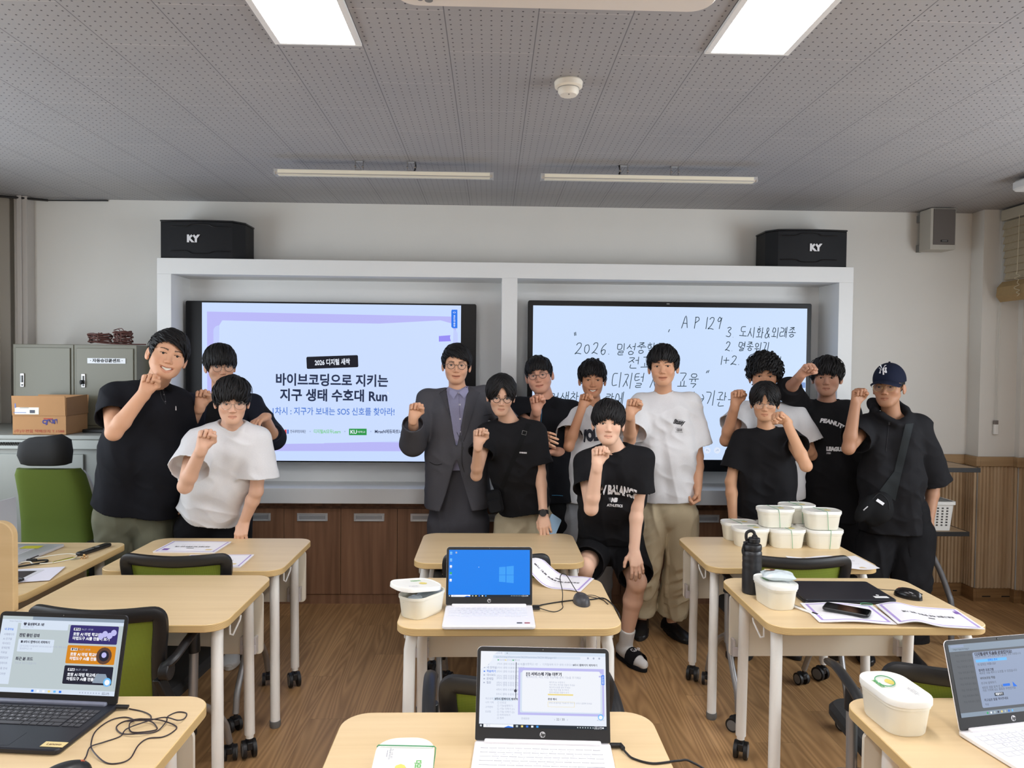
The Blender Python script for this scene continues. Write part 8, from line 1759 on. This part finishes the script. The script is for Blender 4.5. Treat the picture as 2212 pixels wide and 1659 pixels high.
def P13():
    p = basic('boy in a navy baseball cap, round glasses and black hooded top', (172, 128, 100), dict(px=1911, py=836, Y=3.94, yaw=-16, pitch=-3, roll=-2, sc=.96, fw=1.0, eye=.6, ear=.85), (1926, 893), (1870, 914), (1988, 914), (1938, 1140), 4.02, 4.02, w=.15)
    p.arm('R', p.J['shR'], (1833, 968), (1848, 872), (1851, 846), pn=(.45, -.85, .1)); p.arm('L', p.J['shL'], (2017, 1045, 4.05), (2006, 1128, 3.98), kind='relax', pn=(-.8, -.3, 0), hdir=(-.06, -.1, -1))
    p.legs(V3(2.58, 3.98, .47), V3(2.60, 4.05, .09), V3(2.80, 3.94, .47), V3(2.80, 3.95, .09), rz=(-.35, -.1)); finish(p)
    nk = p.J['neck']; hood = [(Rcone(nk + V3(-.085, .02, .02), nk + V3(-.05, .095, .045), .026, .03), .03), (Rcone(nk + V3(-.05, .095, .045), nk + V3(.06, .095, .045), .032, .032), .03), (Rcone(nk + V3(.06, .095, .045), nk + V3(.09, .02, .02), .03, .026), .03), (Rcone(nk + V3(-.07, -.03, -.01), nk + V3(-.02, -.085, -.055), .022, .015), .03), (Rcone(nk + V3(.07, -.03, -.01), nk + V3(.02, -.085, -.055), .022, .015), .03)]
    tee(p, cloth('black crinkle', (27, 27, 30), noise=.15), half=.155, dep=.13, hem=at(1924, 1146, Y=4.02), slr=(.064, .098), slv=dict(R=.62, L=.98), seed=13, amp=.009, hemw=.165, neck_r=.066, neck_drop=.03, name='hooded_top', collar=False, extra=hood)
    d = Decal(p.shirt, p.org, .002); d.line([(1921, 914), (1917, 945), (1914, 975)], .0014, 0); d.poly([(1919, 912), (1923, 912), (1923, 918), (1919, 918)], 1, 2, .006); d.build('zipper', [mat('zip grey', (60, 60, 64), .4, .5), M_chrome])
    pants(p, M_bpant, rt=.105, rk=.10, ra=.09, ankle=.90, seed=13, amp=.010, rw=.15); shoes(p, M_shk, M_sole_k)
    hair(p, [(-.06, .03), (0, .05), (.06, .03)], seed=13, vol=.003, n=0, sides=.0, burn=-.024, back=-.06); glasses(p, .0245, .0230, .0012, m=mat('brass rim', (170, 140, 90), .3, .8))
    # cap
    H, M, sc, org = p.H, p.hM, p.hs, p.org; M_cap = cloth('navy cap', (20, 26, 46)); F = Field(V3(-.13, -.15, -.03), V3(.13, .15, .17), (), .0035, .0035); F.add(Ell((0, .012, .046), (.087, .106, .100)), .002); F.sub(Ell((0, .012, .036), (.078, .098, .086)), .001); F.cut((0, 0, .030), (0, .16, -1)); P, Q = F.mesh(); P = laplace(P, Q, 1, .5); P = p.hc + (P @ M.T) * sc; cp = mesh_obj('baseball_cap', P, Q, M_cap, p.o, None, org); 
    top, bot = [], []
    for j in range(6):
        v = j / 5; row, rb_ = [], []
        for i in range(17):
            u = -1 + i / 8; x = u * (.084 - .010 * v); y = -.088 + .03 * u * u * (1 - .1 * v) - .080 * v * (1 - u * u) ** .5 * 1.0; z = .042 - .016 * v - .026 * u * u - .006 * v * (1 - u * u); row.append(H(x, y, z) - org); rb_.append(H(x, y, z - .004) - org)
        top.append(row); bot.append(rb_)
    mb = MB(); mb.loft(top, cap=False, closed=False); mb.loft(bot, cap=False, closed=False); mb.loft([top[-1], bot[-1]], cap=False, closed=False); mb.build('visor', M_cap, cp, smooth=60); mb = MB(); mb.ball(H(0, .012, .147) - org, .006, 6); mb.build('cap_button', M_cap, cp)
    d = Decal(cp, p.org, .002); d.text('N', 1907, 800, 17, 12, 0, .03, 4); d.text('Y', 1908, 799, 15, 21, 0, .03, 2); d.build('cap_logo', [M_print_w])
    b = thing('sling_bag', 'black sling bag worn across the chest of the boy in the cap', 'bag', tuple(p.org)); M_bag = cloth('sling black', (19, 20, 22)); M_st = cloth('sling strap', (44, 48, 50))
    d = Decal(p.shirt, p.org, .005); d.poly([(1956, 916), (1974, 914), (1948, 1022), (1932, 1018)], 0, 12); d.poly([(1932, 1018), (1948, 1022), (1934, 1082), (1900, 1060)], 0, 8); d.build('strap', [M_st], b, smooth=40)
    c = at(1896, 1100, Y=3.83) - p.org; F = Field(c - .16, c + .16, (), .005, .005); Mr = np.array(Euler((0, R(28), 0)).to_matrix()); F.add(Ell(c, (.075, .045, .10), Mr), .01); F.add(Ell(c + V3(.015, -.022, -.01), (.055, .035, .065), Mr), .012); F.add(Ell(c + V3(-.075, .0, -.0), (.035, .035, .08), Mr), .02); P, Q = F.mesh(); P = laplace(P, Q, 2, .5); bag = mesh_obj('pouch', P, Q, M_bag, b, None, None)
    d = Decal(bag, p.org, .005)
    d.b = bvh_of(bag, p.org); d.poly([(1892, 1082), (1896, 1077), (1911, 1087), (1907, 1092)], 0, 3); d.poly([(1893.5, 1081.5), (1896.5, 1078.5), (1909.5, 1087), (1906.5, 1090.5)], 1, 3, .0042); d.text('FASHION', 1901.5, 1084.5, 13, 3.4, 0, .05, -33, 0); d.mb.v = d.mb.v; d.text('SUPREMA', 1870, 1098, 13, 2.6, 0, .04, 42); d.line([(1885, 1078), (1900, 1066), (1918, 1080), (1922, 1100)], .0012, 1); d.build('bag_print', [M_print_w, M_black], b)
    w = p.J['hL']; mb = MB(); mb.box((0, 0, 0), (.028, .004, .018), rot=(.2, .5, .3)); o = mb.build('folded_paper', M_paper); o.location = (at(1975, 1179, Y=w[1] - .02)[0], w[1] - .03, at(1975, 1179, Y=w[1] - .02)[2]); tag(o, 'tiny folded white paper held by the boy in the navy cap', 'paper')
for _f in (P1, P2, P3, P4, P5, P6, P7, P8, P9, P10, P11, P12, P13): _f()
